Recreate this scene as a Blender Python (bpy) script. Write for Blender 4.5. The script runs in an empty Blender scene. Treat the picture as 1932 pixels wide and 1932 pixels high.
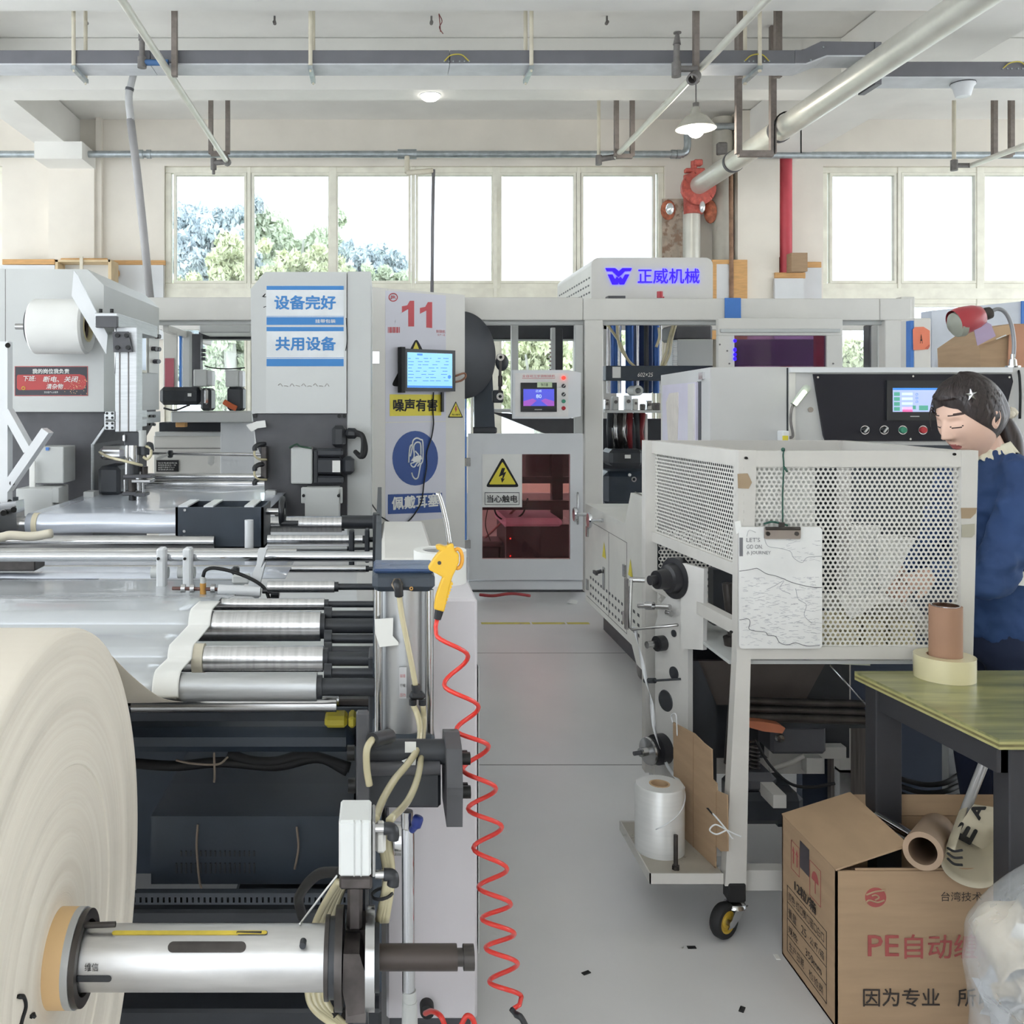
import bpy, bmesh, math, random
from mathutils import Vector, Matrix, Euler, noise
random.seed(11)
sc = bpy.context.scene
COL = sc.collection
PI = math.pi
# ---------------------------------------------------------------- camera, world, exposure
F, CX, CY, HC = 1786.0, 720.0, 755.0, 1.55      # focal length / principal point in pixels of 1932, eye height
cd = bpy.data.cameras.new('camera'); cam = bpy.data.objects.new('camera', cd); COL.objects.link(cam)
cam.location = (0, 0, HC); cam.rotation_euler = (PI/2, 0, 0)
cd.sensor_width = 36; cd.lens = 36*F/1932
cd.shift_x = (966-CX)/1932; cd.shift_y = -(966-CY)/1932
cd.clip_start = 0.05; cd.clip_end = 300
sc.camera = cam
w = bpy.data.worlds.new('world'); sc.world = w; w.use_nodes = True
bg = w.node_tree.nodes['Background']
bg.inputs[0].default_value = (0.885, 0.945, 1.0, 1); bg.inputs[1].default_value = 2.6
sc.view_settings.view_transform = 'Standard'; sc.view_settings.look = 'None'
sc.view_settings.exposure = 0.26; sc.view_settings.gamma = 1
sc.view_settings.use_curve_mapping = False
try:
    sc.cycles.max_bounces = 5; sc.cycles.diffuse_bounces = 3; sc.cycles.glossy_bounces = 3; sc.cycles.transmission_bounces = 2; sc.cycles.transparent_max_bounces = 12; sc.cycles.use_denoising = True
    sc.cycles.use_adaptive_sampling = True; sc.cycles.adaptive_threshold = .11; sc.cycles.adaptive_min_samples = 12; sc.cycles.caustics_reflective = False; sc.cycles.caustics_refractive = False
    sc.cycles.sample_clamp_indirect = 6
except Exception: pass

# ---------------------------------------------------------------- helpers
def AX(px, Y): return (px-CX)/F*Y
def AZ(py, Y): return HC-(py-CY)/F*Y
def at(px, py, Y): return Vector((AX(px, Y), Y, AZ(py, Y)))
def lin(c):
    out = []
    for v in c:
        v /= 255.0
        out.append(v/12.92 if v <= .04045 else ((v+.055)/1.055)**2.4)
    return out
MATS = {}
def mat(name, rgb, rough=.5, metal=0., var=.06, scale=6., bump=0., bscale=40., emit=0., stretch=None, rgb2=None, coat=0., alpha=1., wear=None, spec=.5):
    """procedural surface: base colour broken up by noise, optional brushed stretch, bump, second colour stains"""
    if name in MATS: return MATS[name]
    m = bpy.data.materials.new(name); m.use_nodes = True; MATS[name] = m
    nt = m.node_tree; N = nt.nodes; L = nt.links; p = N['Principled BSDF']
    c = lin(rgb)
    p.inputs['Roughness'].default_value = rough; p.inputs['Metallic'].default_value = metal
    p.inputs['Specular IOR Level'].default_value = spec
    p.inputs['Coat Weight'].default_value = coat; p.inputs['Alpha'].default_value = alpha
    tc = N.new('ShaderNodeTexCoord'); mp = N.new('ShaderNodeMapping'); L.new(tc.outputs['Object'], mp.inputs[0])
    if stretch: mp.inputs['Scale'].default_value = stretch
    ns = N.new('ShaderNodeTexNoise'); ns.inputs['Scale'].default_value = scale; ns.inputs['Detail'].default_value = 5
    L.new(mp.outputs[0], ns.inputs['Vector'])
    rp = N.new('ShaderNodeValToRGB'); L.new(ns.outputs[0], rp.inputs[0])
    a = lin(rgb2) if rgb2 else [x*(1-var*1.6) for x in c]
    b = c if rgb2 else [min(1, x*(1+var)) for x in c]
    rp.color_ramp.elements[0].position = .32; rp.color_ramp.elements[1].position = .68
    rp.color_ramp.elements[0].color = (*a, 1); rp.color_ramp.elements[1].color = (*b, 1)
    out = rp.outputs[0]
    if wear:
        n2 = N.new('ShaderNodeTexNoise'); n2.inputs['Scale'].default_value = wear[1]; n2.inputs['Detail'].default_value = 8; n2.inputs['Roughness'].default_value = .7
        L.new(tc.outputs['Object'], n2.inputs['Vector'])
        r2 = N.new('ShaderNodeValToRGB'); L.new(n2.outputs[0], r2.inputs[0])
        r2.color_ramp.elements[0].position = wear[2]; r2.color_ramp.elements[1].position = wear[2]+.08
        mx = N.new('ShaderNodeMix'); mx.data_type = 'RGBA'; L.new(r2.outputs[0], mx.inputs['Factor'])
        L.new(out, mx.inputs['A']); mx.inputs['B'].default_value = (*lin(wear[0]), 1); out = mx.outputs['Result']
    L.new(out, p.inputs['Base Color'])
    if bump:
        bn = N.new('ShaderNodeTexNoise'); bn.inputs['Scale'].default_value = bscale; bn.inputs['Detail'].default_value = 4
        L.new(mp.outputs[0], bn.inputs['Vector'])
        bp = N.new('ShaderNodeBump'); bp.inputs['Strength'].default_value = bump; bp.inputs['Distance'].default_value = .01
        L.new(bn.outputs[0], bp.inputs['Height']); L.new(bp.outputs[0], p.inputs['Normal'])
    if emit:
        p.inputs['Emission Color'].default_value = (*c, 1); p.inputs['Emission Strength'].default_value = emit
    return m
def glass(name, tint, gloss=.08, rough=.03):
    if name in MATS: return MATS[name]
    m = bpy.data.materials.new(name); m.use_nodes = True; MATS[name] = m
    nt = m.node_tree; N = nt.nodes; L = nt.links
    N.remove(N['Principled BSDF'])
    t = N.new('ShaderNodeBsdfTransparent'); t.inputs[0].default_value = (*lin(tint), 1)
    g = N.new('ShaderNodeBsdfGlossy'); g.inputs['Roughness'].default_value = rough
    f = N.new('ShaderNodeFresnel'); f.inputs[0].default_value = 1.45
    mx = N.new('ShaderNodeMixShader'); L.new(f.outputs[0], mx.inputs[0]); L.new(t.outputs[0], mx.inputs[1]); L.new(g.outputs[0], mx.inputs[2])
    L.new(mx.outputs[0], N['Material Output'].inputs[0])
    return m
def frame_for(d):
    d = Vector(d).normalized()
    u = d.cross(Vector((0, 0, 1)))
    if u.length < 1e-4: u = Vector((1, 0, 0))
    u.normalize(); return u, d.cross(u).normalized(), d
WORG = {}
class MB:
    def __init__(s): s.v = []; s.f = []; s.sm = []; s.mi = []; s.m = 0
    def add(s, vs, fs, sm=False):
        o = len(s.v); s.v += [tuple(v) for v in vs]
        for q in fs: s.f.append([i+o for i in q]); s.sm.append(sm); s.mi.append(s.m)
        return s
    def box(s, x0, x1, y0, y1, z0, z1, bev=0., rot=None, piv=None):
        if x0 > x1: x0, x1 = x1, x0
        if y0 > y1: y0, y1 = y1, y0
        if z0 > z1: z0, z1 = z1, z0
        if bev:
            e = min(bev, .49*(x1-x0), .49*(y1-y0), .49*(z1-z0))
            vs = []; idx = {}
            for i, X in enumerate((x0, x1)):
                for j, Y in enumerate((y0, y1)):
                    for k, Z in enumerate((z0, z1)):
                        sx, sy, sz = (e if i == 0 else -e), (e if j == 0 else -e), (e if k == 0 else -e)
                        idx[i, j, k] = len(vs); vs += [(X, Y+sy, Z+sz), (X+sx, Y, Z+sz), (X+sx, Y+sy, Z)]
            I = idx; fs = []
            for a in (0, 1):
                fs.append([I[a,0,0], I[a,1,0], I[a,1,1], I[a,0,1]])
                fs.append([I[0,a,0]+1, I[1,a,0]+1, I[1,a,1]+1, I[0,a,1]+1])
                fs.append([I[0,0,a]+2, I[1,0,a]+2, I[1,1,a]+2, I[0,1,a]+2])
                for b in (0, 1):
                    fs.append([I[0,a,b]+1, I[1,a,b]+1, I[1,a,b]+2, I[0,a,b]+2])
                    fs.append([I[a,0,b]+0, I[a,1,b]+0, I[a,1,b]+2, I[a,0,b]+2])
                    fs.append([I[a,b,0]+0, I[a,b,1]+0, I[a,b,1]+1, I[a,b,0]+1])
                    for c in (0, 1): fs.append([I[a,b,c], I[a,b,c]+1, I[a,b,c]+2])
        else:
            vs = [(x0,y0,z0),(x1,y0,z0),(x1,y1,z0),(x0,y1,z0),(x0,y0,z1),(x1,y0,z1),(x1,y1,z1),(x0,y1,z1)]
            fs = [[0,3,2,1],[4,5,6,7],[0,1,5,4],[1,2,6,5],[2,3,7,6],[3,0,4,7]]
        if rot is not None:
            R = Euler(rot).to_matrix() if not isinstance(rot, Matrix) else rot
            pv = Vector(piv) if piv is not None else Vector(((x0+x1)/2, (y0+y1)/2, (z0+z1)/2))
            vs = [R @ (Vector(v)-pv)+pv for v in vs]
        return s.add(vs, fs)
    def pb(s, px0, py0, px1, py1, Y, d, bev=0., **k):
        """box whose front face at depth Y spans these sightlines, d deep"""
        return s.box(AX(px0, Y), AX(px1, Y), Y, Y+d, AZ(py1, Y), AZ(py0, Y), bev, **k)
    def bar(s, p0, p1, w, h, up=(0, 0, 1)):
        p0, p1 = Vector(p0), Vector(p1); d = (p1-p0).normalized(); u = d.cross(Vector(up))
        if u.length < 1e-4: u = Vector((1, 0, 0))
        u.normalize(); v = u.cross(d).normalized(); u = u*w/2; v = v*h/2
        vs = [p0-u-v, p0+u-v, p0+u+v, p0-u+v, p1-u-v, p1+u-v, p1+u+v, p1-u+v]
        return s.add(vs, [[0,3,2,1],[4,5,6,7],[0,1,5,4],[1,2,6,5],[2,3,7,6],[3,0,4,7]])
    def cyl(s, p0, p1, r, r1=None, n=24, cap=True):
        p0, p1 = Vector(p0), Vector(p1); r1 = r if r1 is None else r1
        u, v, d = frame_for(p1-p0); vs = []
        for P, R in ((p0, r), (p1, r1)):
            for i in range(n):
                a = 2*PI*i/n; vs.append(P+u*math.cos(a)*R+v*math.sin(a)*R)
        s.add(vs, [[i, (i+1) % n, n+(i+1) % n, n+i] for i in range(n)], True)
        if cap:
            o = len(s.v)
            s.add(vs[:n], [list(range(n))[::-1]]); s.add(vs[n:], [list(range(n))])
        return s
    def lathe(s, prof, org, axis, n=32, closed=False):
        """prof: list of (radius, distance along axis)"""
        org = Vector(org); u, v, d = frame_for(axis); vs = []
        for r, h in prof:
            for i in range(n):
                a = 2*PI*i/n; vs.append(org+d*h+u*math.cos(a)*r+v*math.sin(a)*r)
        m = len(prof); segs = list(range(m if closed else m-1)); runs = []; prev = None
        for k in segs:                              # break the smooth run where the profile turns sharply
            k2 = (k+1) % m; t = Vector((prof[k2][0]-prof[k][0], prof[k2][1]-prof[k][1]))
            if t.length < 1e-9: continue
            t.normalize()
            if prev is not None and prev.dot(t) > .72: runs[-1].append((k, k2))
            else: runs.append([(k, k2)])
            prev = t
        for run in runs:
            ks = [run[0][0]]+[q[1] for q in run]; vv = []
            for k in ks: vv += vs[k*n:(k+1)*n]
            s.add(vv, [[j*n+i, j*n+(i+1) % n, (j+1)*n+(i+1) % n, (j+1)*n+i] for j in range(len(ks)-1) for i in range(n)], True)
        return s
    def hollow(s, p0, p1, ro, ri, n=32):
        L = (Vector(p1)-Vector(p0)).length
        u, v, d = frame_for(Vector(p1)-Vector(p0)); p0 = Vector(p0); vs = []
        for r, h in ((ro, 0), (ro, L), (ri, L), (ri, 0)):
            for i in range(n):
                a = 2*PI*i/n; vs.append(p0+d*h+u*math.cos(a)*r+v*math.sin(a)*r)
        for k, sm in ((0, True), (1, False), (2, True), (3, False)):
            k2 = (k+1) % 4
            s.add([vs[k*n+i] for i in range(n)]+[vs[k2*n+i] for i in range(n)], [[i, (i+1) % n, n+(i+1) % n, n+i] for i in range(n)], sm)
        return s
    def tube(s, pts, r, n=8, closed=False):
        pts = [Vector(p) for p in pts]; m = len(pts)
        rs = r if isinstance(r, (list, tuple)) else [r]*m
        t0 = (pts[1]-pts[0]).normalized(); u, v, _ = frame_for(t0); vs = []
        for i in range(m):
            if closed: t = pts[(i+1) % m]-pts[i-1]
            else: t = pts[min(i+1, m-1)]-pts[max(i-1, 0)]
            t.normalize(); u = (u-t*u.dot(t))
            if u.length < 1e-6: u = frame_for(t)[0]
            u.normalize(); v = t.cross(u)
            for k in range(n):
                a = 2*PI*k/n; vs.append(pts[i]+(u*math.cos(a)+v*math.sin(a))*rs[i])
        fs = [[i*n+k, i*n+(k+1) % n, ((i+1) % m)*n+(k+1) % n, ((i+1) % m)*n+k] for i in range(m if closed else m-1) for k in range(n)]
        if not closed: fs += [list(range(n))[::-1], [(m-1)*n+k for k in range(n)]]
        return s.add(vs, fs, True)
    def sph(s, c, r, nu=16, nv=10):
        c = Vector(c); r = (r, r, r) if not isinstance(r, (tuple, list)) else r; vs = []; fs = []
        for j in range(nv+1):
            t = PI*j/nv
            for i in range(nu):
                a = 2*PI*i/nu; vs.append((c.x+r[0]*math.sin(t)*math.cos(a), c.y+r[1]*math.sin(t)*math.sin(a), c.z+r[2]*math.cos(t)))
        for j in range(nv):
            for i in range(nu): fs.append([j*nu+i, (j+1)*nu+i, (j+1)*nu+(i+1) % nu, j*nu+(i+1) % nu])
        return s.add(vs, fs, True)
    def prism(s, pts, ax, a0, a1):
        n = len(pts)
        def mk(p, a): return {'x': (a, p[0], p[1]), 'y': (p[0], a, p[1]), 'z': (p[0], p[1], a)}[ax]
        vs = [mk(p, a0) for p in pts]+[mk(p, a1) for p in pts]
        return s.add(vs, [list(range(n)), [n+i for i in range(n)][::-1]]+[[i, n+i, n+(i+1) % n, (i+1) % n] for i in range(n)])
    def ppoly(s, pts, Y, d):
        """outline seen at depth Y, extruded back by d"""
        return s.prism([(AX(x, Y), AZ(y, Y)) for x, y in pts], 'y', Y, Y+d)
    def grid(s, fn, nu, nv, sm=True):
        vs = [fn(i/nu, j/nv) for j in range(nv+1) for i in range(nu+1)]
        return s.add(vs, [[j*(nu+1)+i, j*(nu+1)+i+1, (j+1)*(nu+1)+i+1, (j+1)*(nu+1)+i] for j in range(nv) for i in range(nu)], sm)
    def build(s, name, m, parent=None, label=None, kind=None, solid=0.):
        me = bpy.data.meshes.new(name)
        xs, ys, zs = zip(*s.v)
        c = Vector(((min(xs)+max(xs))/2, (min(ys)+max(ys))/2, min(zs)))
        me.from_pydata([(v[0]-c.x, v[1]-c.y, v[2]-c.z) for v in s.v], [], s.f)
        me.polygons.foreach_set('use_smooth', s.sm)
        ms = m if isinstance(m, (list, tuple)) else [m]
        for q in ms: me.materials.append(q)
        if len(ms) > 1: me.polygons.foreach_set('material_index', s.mi)
        me.update(); me.validate()
        bm = bmesh.new(); bm.from_mesh(me); bmesh.ops.recalc_face_normals(bm, faces=bm.faces); bm.to_mesh(me); bm.free()
        o = bpy.data.objects.new(name, me); COL.objects.link(o)
        WORG[o.name] = c
        if parent is not None:
            o.parent = parent; o.location = c-WORG[parent.name]
        else: o.location = c
        if solid:
            md = o.modifiers.new('thickness', 'SOLIDIFY'); md.thickness = solid; md.offset = 0
        if label: o['label'] = label
        if kind: o['kind'] = kind
        return o
def thing(name, label, cat, loc, group=None):
    o = bpy.data.objects.new(name, None); COL.objects.link(o); o.empty_display_size = .1
    o.location = loc; WORG[o.name] = Vector(loc); tag(o, label, cat, group); return o
def tag(o, label, cat, group=None):
    o['label'] = label; o['category'] = cat
    if group: o['group'] = group
    return o
def struct(o, label=None):
    o['kind'] = 'structure'
    if label: o['label'] = label
    return o
def cr(pts, k=8):
    """Catmull-Rom through points"""
    P = [Vector(p) for p in pts]; P = [P[0]*2-P[1]]+P+[P[-1]*2-P[-2]]; out = []
    for i in range(1, len(P)-2):
        a, b, c, d = P[i-1:i+3]
        for j in range(k):
            t = j/k; out.append(.5*((2*b)+(c-a)*t+(2*a-5*b+4*c-d)*t*t+(3*b-a-3*c+d)*t**3))
    out.append(P[-2]); return out
def text(s, org, w, h, m, parent, right=(1, 0, 0), up=(0, 0, 1), bold=0., name='lettering', shear=0., fit=True, thick=.0006):
    """flat print: characters fitted into the w x h rectangle whose lower left corner is org"""
    cu = bpy.data.curves.new('t', 'FONT'); cu.body = s; cu.size = 1; cu.resolution_u = 2; cu.shear = shear
    ob = bpy.data.objects.new('t', cu); COL.objects.link(ob)
    bpy.context.view_layer.update()
    dg = bpy.context.evaluated_depsgraph_get(); me = bpy.data.meshes.new_from_object(ob.evaluated_get(dg))
    bpy.data.objects.remove(ob); bpy.data.curves.remove(cu)
    vs = [v.co.copy() for v in me.vertices]; fs = [list(p.vertices) for p in me.polygons]; bpy.data.meshes.remove(me)
    if not vs: return None
    x0 = min(v.x for v in vs); x1 = max(v.x for v in vs); y0 = min(v.y for v in vs); y1 = max(v.y for v in vs)
    R = Vector(right).normalized(); U = Vector(up).normalized(); Nn = R.cross(U); org = Vector(org)
    sx, sy = w/(x1-x0), h/(y1-y0)
    b = MB(); d = bold*1.3
    for k, (dx, dy) in enumerate(((0, 0),) if not bold else ((0, 0), (d, 0), (-d, 0), (0, d), (0, -d), (d*.7, d*.7), (-d*.7, -d*.7), (d*.7, -d*.7), (-d*.7, d*.7))):
        b.add([org+R*(v.x-x0+dx)*sx+U*(v.y-y0+dy)*sy+Nn*(thick+k*.00012) for v in vs], fs)
    return b.build(name, m, parent)
def ptext(s, px0, py0, px1, py1, Y, m, parent, bold=0., name='lettering', shear=0.):
    return text(s, (AX(px0, Y), Y, AZ(py1, Y)), AX(px1, Y)-AX(px0, Y), AZ(py0, Y)-AZ(py1, Y), m, parent, bold=bold, name=name, shear=shear, thick=.001)
def copy_tree(o, parent=None, loc=None):
    c = o.copy(); COL.objects.link(c); WORG[c.name] = WORG[o.name]
    if parent is not None: c.parent = parent
    if loc is not None: c.location = loc
    for ch in o.children: copy_tree(ch, c)
    return c
# ---------------------------------------------------------------- materials
WALL = mat('plaster_wall', (244, 237, 225), .9, var=.03, scale=2, bump=.05, bscale=60)
CEIL = mat('plaster_ceiling', (248, 246, 240), .9, var=.03, scale=1.5)
def floor_mat():
    m = mat('grey_epoxy_floor', (226, 224, 222), .3, var=.06, scale=1.3, bump=.02, bscale=9, rgb2=(214, 213, 213), wear=((176, 173, 171), 3.2, .72), spec=.55)
    return m
FLOORM = floor_mat()
FRAME_W = mat('cream_window_frame', (250, 246, 230), .5)  # cream raised towards white, window bloom put into the frame colour
GLASS = glass('window_glass', (250, 253, 255))
GALV = mat('galvanised_steel', (176, 184, 188), .38, .75, var=.12, scale=14)
PIPEW = mat('painted_pipe', (214, 212, 202), .35, .25, var=.05, scale=5)
DUCTD = mat('grey_duct_paint', (118, 118, 124), .5, .1, var=.04)
DUCTL = mat('light_duct_paint', (214, 216, 220), .5)
BROWN = mat('brown_angle_steel', (138, 128, 122), .7, .1, var=.12, scale=20)
CREAM = mat('cream_rod', (226, 218, 198), .6)
REDV = mat('red_valve_paint', (204, 100, 88), .5, var=.15, scale=25, wear=((222, 170, 150), 30, .62))
REDP = mat('red_pipe_paint', (206, 76, 88), .45, var=.05)  # red paled in its colour to imitate haze from the windows
CAST = mat('cast_fitting', (128, 124, 122), .6, .3, var=.1, scale=30)
WHITEP = mat('white_painted_steel', (226, 228, 230), .38, var=.025, scale=3, coat=.15)
WHITE2 = mat('warm_white_painted_steel', (222, 220, 214), .42, var=.03, scale=3)
GREYP = mat('light_grey_painted_steel', (200, 202, 200), .42, var=.025, scale=2)
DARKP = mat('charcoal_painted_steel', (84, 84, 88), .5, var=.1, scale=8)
BLACK = mat('black_painted_steel', (50, 53, 58), .42, var=.12, scale=8)  # black lifted in colour to stand in for veiling glare
BLUEBLK = mat('blue_black_steel', (52, 61, 72), .4, var=.1, scale=5)  # lightened the same way, haze put into the dark colour
BLKRUB = mat('black_rubber', (24, 24, 26), .65)
BLKPL = mat('black_plastic', (42, 44, 48), .38)
ALU = mat('brushed_aluminium', (184, 186, 187), .4, .8, var=.06, scale=9, stretch=(1, 1, 18))
ALUX = mat('machined_roller', (205, 205, 206), .26, .9, var=.1, scale=7, stretch=(14, .6, .6), bump=.02)
STEEL = mat('polished_steel', (190, 190, 190), .2, .95, var=.08, scale=12)
CHROME = mat('chrome', (214, 216, 220), .1, 1., var=.04)
DSTEEL = mat('dark_oiled_steel', (78, 74, 72), .38, .7, var=.2, scale=22)
TAN = mat('tan_wood_trim', (222, 172, 112), .55, var=.08, scale=8, stretch=(1, 1, 6))
BOLT = mat('black_bolt', (28, 28, 28), .4, .4)
PAPERW = mat('white_paper', (236, 236, 232), .8, var=.02)
INKBLK = mat('black_ink', (28, 28, 30), .7)
INKRED = mat('red_ink', (206, 92, 98), .7, var=.03)
INKBLUE = mat('blue_ink', (66, 134, 200), .6, var=.03)
NAVY = mat('navy_sign_ink', (40, 76, 146), .5, var=.03)
YELS = mat('yellow_sign_ink', (232, 216, 70), .5, var=.03)
YEL = mat('yellow_plastic', (240, 190, 52), .4, var=.04)
REDH = mat('red_polyurethane', (236, 62, 52), .3, var=.04, coat=.3)
TUBEC = mat('clear_yellowed_hose', (206, 196, 160), .25, var=.08, coat=.4)
KRAFT = mat('kraft_cardboard', (176, 148, 118), .8, var=.05, scale=5, stretch=(1, 1, 8))
KRAFT2 = mat('kraft_inside', (196, 166, 132), .85, var=.05)
# ================================================================ the room
b = MB(); b.box(-9, 12, -3, 11.5, -.1, 0); floor = struct(b.build('floor', FLOORM))
JOINT = mat('floor_joint', (128, 126, 124), .8)
for yy in (4.02, 5.80):
    b = MB(); b.box(-9, 12, yy, yy+.006, 0, .0006); b.build('floor_joint', JOINT, floor)
b = MB(); b.box(-9, 12, -3, 11.75, 4.96, 5.1); ceil_ = struct(b.build('ceiling', CEIL))
YW = 11.5
wx0, wx1 = AX(310, YW), AX(1255, YW); vx0 = AX(1553, YW)
zt, zb = AZ(313, YW), AZ(545, YW); lz1, lz0 = AZ(562, YW), 1.0
b = MB()
b.box(-9, 12, YW, YW+.25, zt, 4.96)                       # above all windows
b.box(-9, 12, YW, YW+.25, 0, lz0)
b.box(AX(4, YW), wx0, YW, YW+.25, lz0, zt); b.box(wx1, vx0, YW, YW+.25, lz0, zt)
wall = struct(b.build('wall_back', WALL))
def window(nm, x0, x1, z0, z1, xs, thick):
    fr = MB(); t = .075; y0, y1 = YW+.04, YW+.14
    fr.box(x0, x1, y0, y1, z1-t, z1, .008); fr.box(x0, x1, y0, y1, z0, z0+t, .008)
    fr.box(x0, x0+t, y0, y1, z0+t, z1-t, .008); fr.box(x1-t, x1, y0, y1, z0+t, z1-t, .008)
    root = struct(fr.build(nm, FRAME_W))
    ed = [x0+t]+sorted(xs)+[x1-t]
    for i, x in enumerate(sorted(xs)):
        tk = .045 if i in thick else .022
        m = MB(); m.box(x-tk, x+tk, y0-.01, y1-.004, z0+.002, z1-.002, .006); m.build('mullion', FRAME_W, root)
    for a, c in zip(ed, ed[1:]):
        g = MB(); g.box(a, c, YW+.085, YW+.091, z0+t*.6, z1-t*.6); g.build('pane', GLASS, root)
        s = MB(); zz0, zz1 = z0+t, z1-t; a2, c2 = a+.03, c-.03     # thin sash round each pane
        s.box(a2, c2, y0, y1-.03, zz1-.03, zz1); s.box(a2, c2, y0, y1-.03, zz0, zz0+.03)
        s.box(a2, a2+.03, y0, y1-.03, zz0+.03, zz1-.03); s.box(c2-.03, c2, y0, y1-.03, zz0+.03, zz1-.03); s.build('sash', FRAME_W, root)
    return root
ms = [AX(p, YW) for p in (469, 628, 780, 938, 1093)]
window('window_1', wx0, wx1, zb, zt, ms, (1, 3))
window('window_2', wx0, wx1, lz0, lz1, ms, (1, 3))
ms2 = [AX(p, YW) for p in (1700, 1853)]+[AX(2010, YW)]
window('window_3', vx0, 10.0, zb, zt, ms2, (1,))
window('window_4', vx0, 10.0, lz0, lz1, ms2, (1,))
window('window_5', -8.5, AX(4, YW), zb, zt, [-7.2, -6.0], ())
window('window_6', -8.5, AX(4, YW), lz0, lz1, [-7.2, -6.0], ())
for i, (a, c) in enumerate(((wx0, wx1), (vx0, 10.), (-8.5, AX(4, YW)))):   # transom between upper and lower windows
    b = MB(); b.box(a, c, YW+.02, YW+.2, lz1-.01, zb+.01); struct(b.build('trim_%d' % (i+1), FRAME_W))
b = MB(); b.box(10., 12, YW, YW+.25, lz0, zt); b.box(-9, -8.5, YW, YW+.25, lz0, zt); struct(b.build('wall_back_end', WALL))
# unseen wall added behind the camera; solid right half shades the right foreground
b = MB(); b.box(.4, 12, -2.4, -2.2, 0, 4.96); b.box(-9, .4, -2.4, -2.2, 4.3, 4.96); struct(b.build('wall_added_shade', WALL))
# beams of the ceiling
def beam(n, *bx):
    b = MB()
    for q in bx: b.box(*q)
    return struct(b.build('trim_%d' % n, CEIL))
beam(4, (-9, 12, 8.9, 9.22, 4.47, 4.955))
beam(5, (-9, 12, 6.75, 7.1, 4.47, 4.955))
beam(6, (-4.03, -3.66, -1, 11.5, 4.53, 4.95), (-4.0, -3.45, 10.9, 11.5, 4.33, 4.53))
beam(7, (4.32, 4.98, -1, 11.5, 4.42, 4.95))
beam(8, (-9, 12, 4.2, 4.55, 4.47, 4.955))
# wall pilaster and column
b = MB(); b.box(-4.0, -3.45, 11.36, 11.5, 0, 4.33); b.box(-3.45, -3.38, 11.42, 11.5, 0, 4.96); struct(b.build('trim_9', WALL))
b = MB(); b.box(AX(1392, 11.1), AX(1470, 11.1), 11.1, 11.5, 0, 4.95); struct(b.build('trim_10', WALL))
# tan wood strips on the wall and the pale dado boards under them
def strip(n, px0, py0, px1, py1, Y=11.46, d=.035, m=TAN):
    b = MB(); b.pb(px0, py0, px1, py1, Y, d, .004); return struct(b.build('trim_%d' % n, m))
strip(11, 4, 489, 103, 499, 11.32); strip(12, 114, 487, 202, 493, 11.32); strip(13, 208, 491, 312, 500); strip(14, 1462, 514, 1520, 525, 11.08); strip(15, 1520, 494, 1550, 505)
b = MB(); b.pb(1344, 490, 1410, 498, 11.05, .04); b.pb(1344, 498, 1352, 640, 11.05, .04); b.pb(1384, 498, 1410, 640, 11.05, .04); struct(b.build('trim_16', TAN))
b = MB(); b.pb(1352, 498, 1384, 640, 11.06, .03); struct(b.build('trim_17', WHITEP))
b = MB(); b.pb(1462, 525, 1516, 640, 11.05, .04); b.pb(1516, 505, 1550, 640, 11.42, .06); struct(b.build('trim_18', WHITEP))
b = MB(); b.pb(0, 500, 103, 640, 11.31, .05); b.pb(208, 500, 308, 640, 11.42, .06); struct(b.build('trim_19', WHITEP))
# open shelf box on the left wall
t = thing('wall_cupboard', 'small open wooden shelf box on the wall above the left press head', 'shelf', at(160, 560, 11.0))
b = MB(); b.pb(104, 490, 208, 494, 11.0, .3); b.pb(104, 490, 109, 560, 11.0, .3); b.pb(204, 490, 210, 560, 11.0, .3); b.build('carcass', mat('pale_shelf_wood', (224, 200, 160), .6), t)
b = MB(); b.pb(109, 494, 204, 560, 11.25, .03); b.build('back_panel', PAPERW, t)
b = MB(); b.pb(150, 484, 156, 520, 10.98, .02); b.build('divider', CREAM, t)
tag(MB().sph(at(219, 516, 11.38), (.045, .02, .06), 12, 8).build('wall_patch_knob', TAN), 'tan wooden knob on the white wall board left of the window', 'knob')
# yellow floor tape, in worn lengths
YTAPE = mat('yellow_floor_tape', (206, 194, 92), .6, var=.08, scale=20, wear=((150, 147, 140), 14, .6))
for i, (p0, p1, nm) in enumerate(((908, 1000, 'left length of yellow tape on the aisle floor before the glazed door'), (1004, 1066, 'middle worn length of yellow tape on the aisle floor'), (1070, 1112, 'right length of yellow tape on the aisle floor by the low white cabinet'))):
    b = MB(); b.box(AX(p0, 6.57), AX(p1, 6.57), 6.55, 6.60, 0, .0012); tag(b.build('floor_tape', YTAPE), nm, 'tape', 'yellow floor tape')
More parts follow.
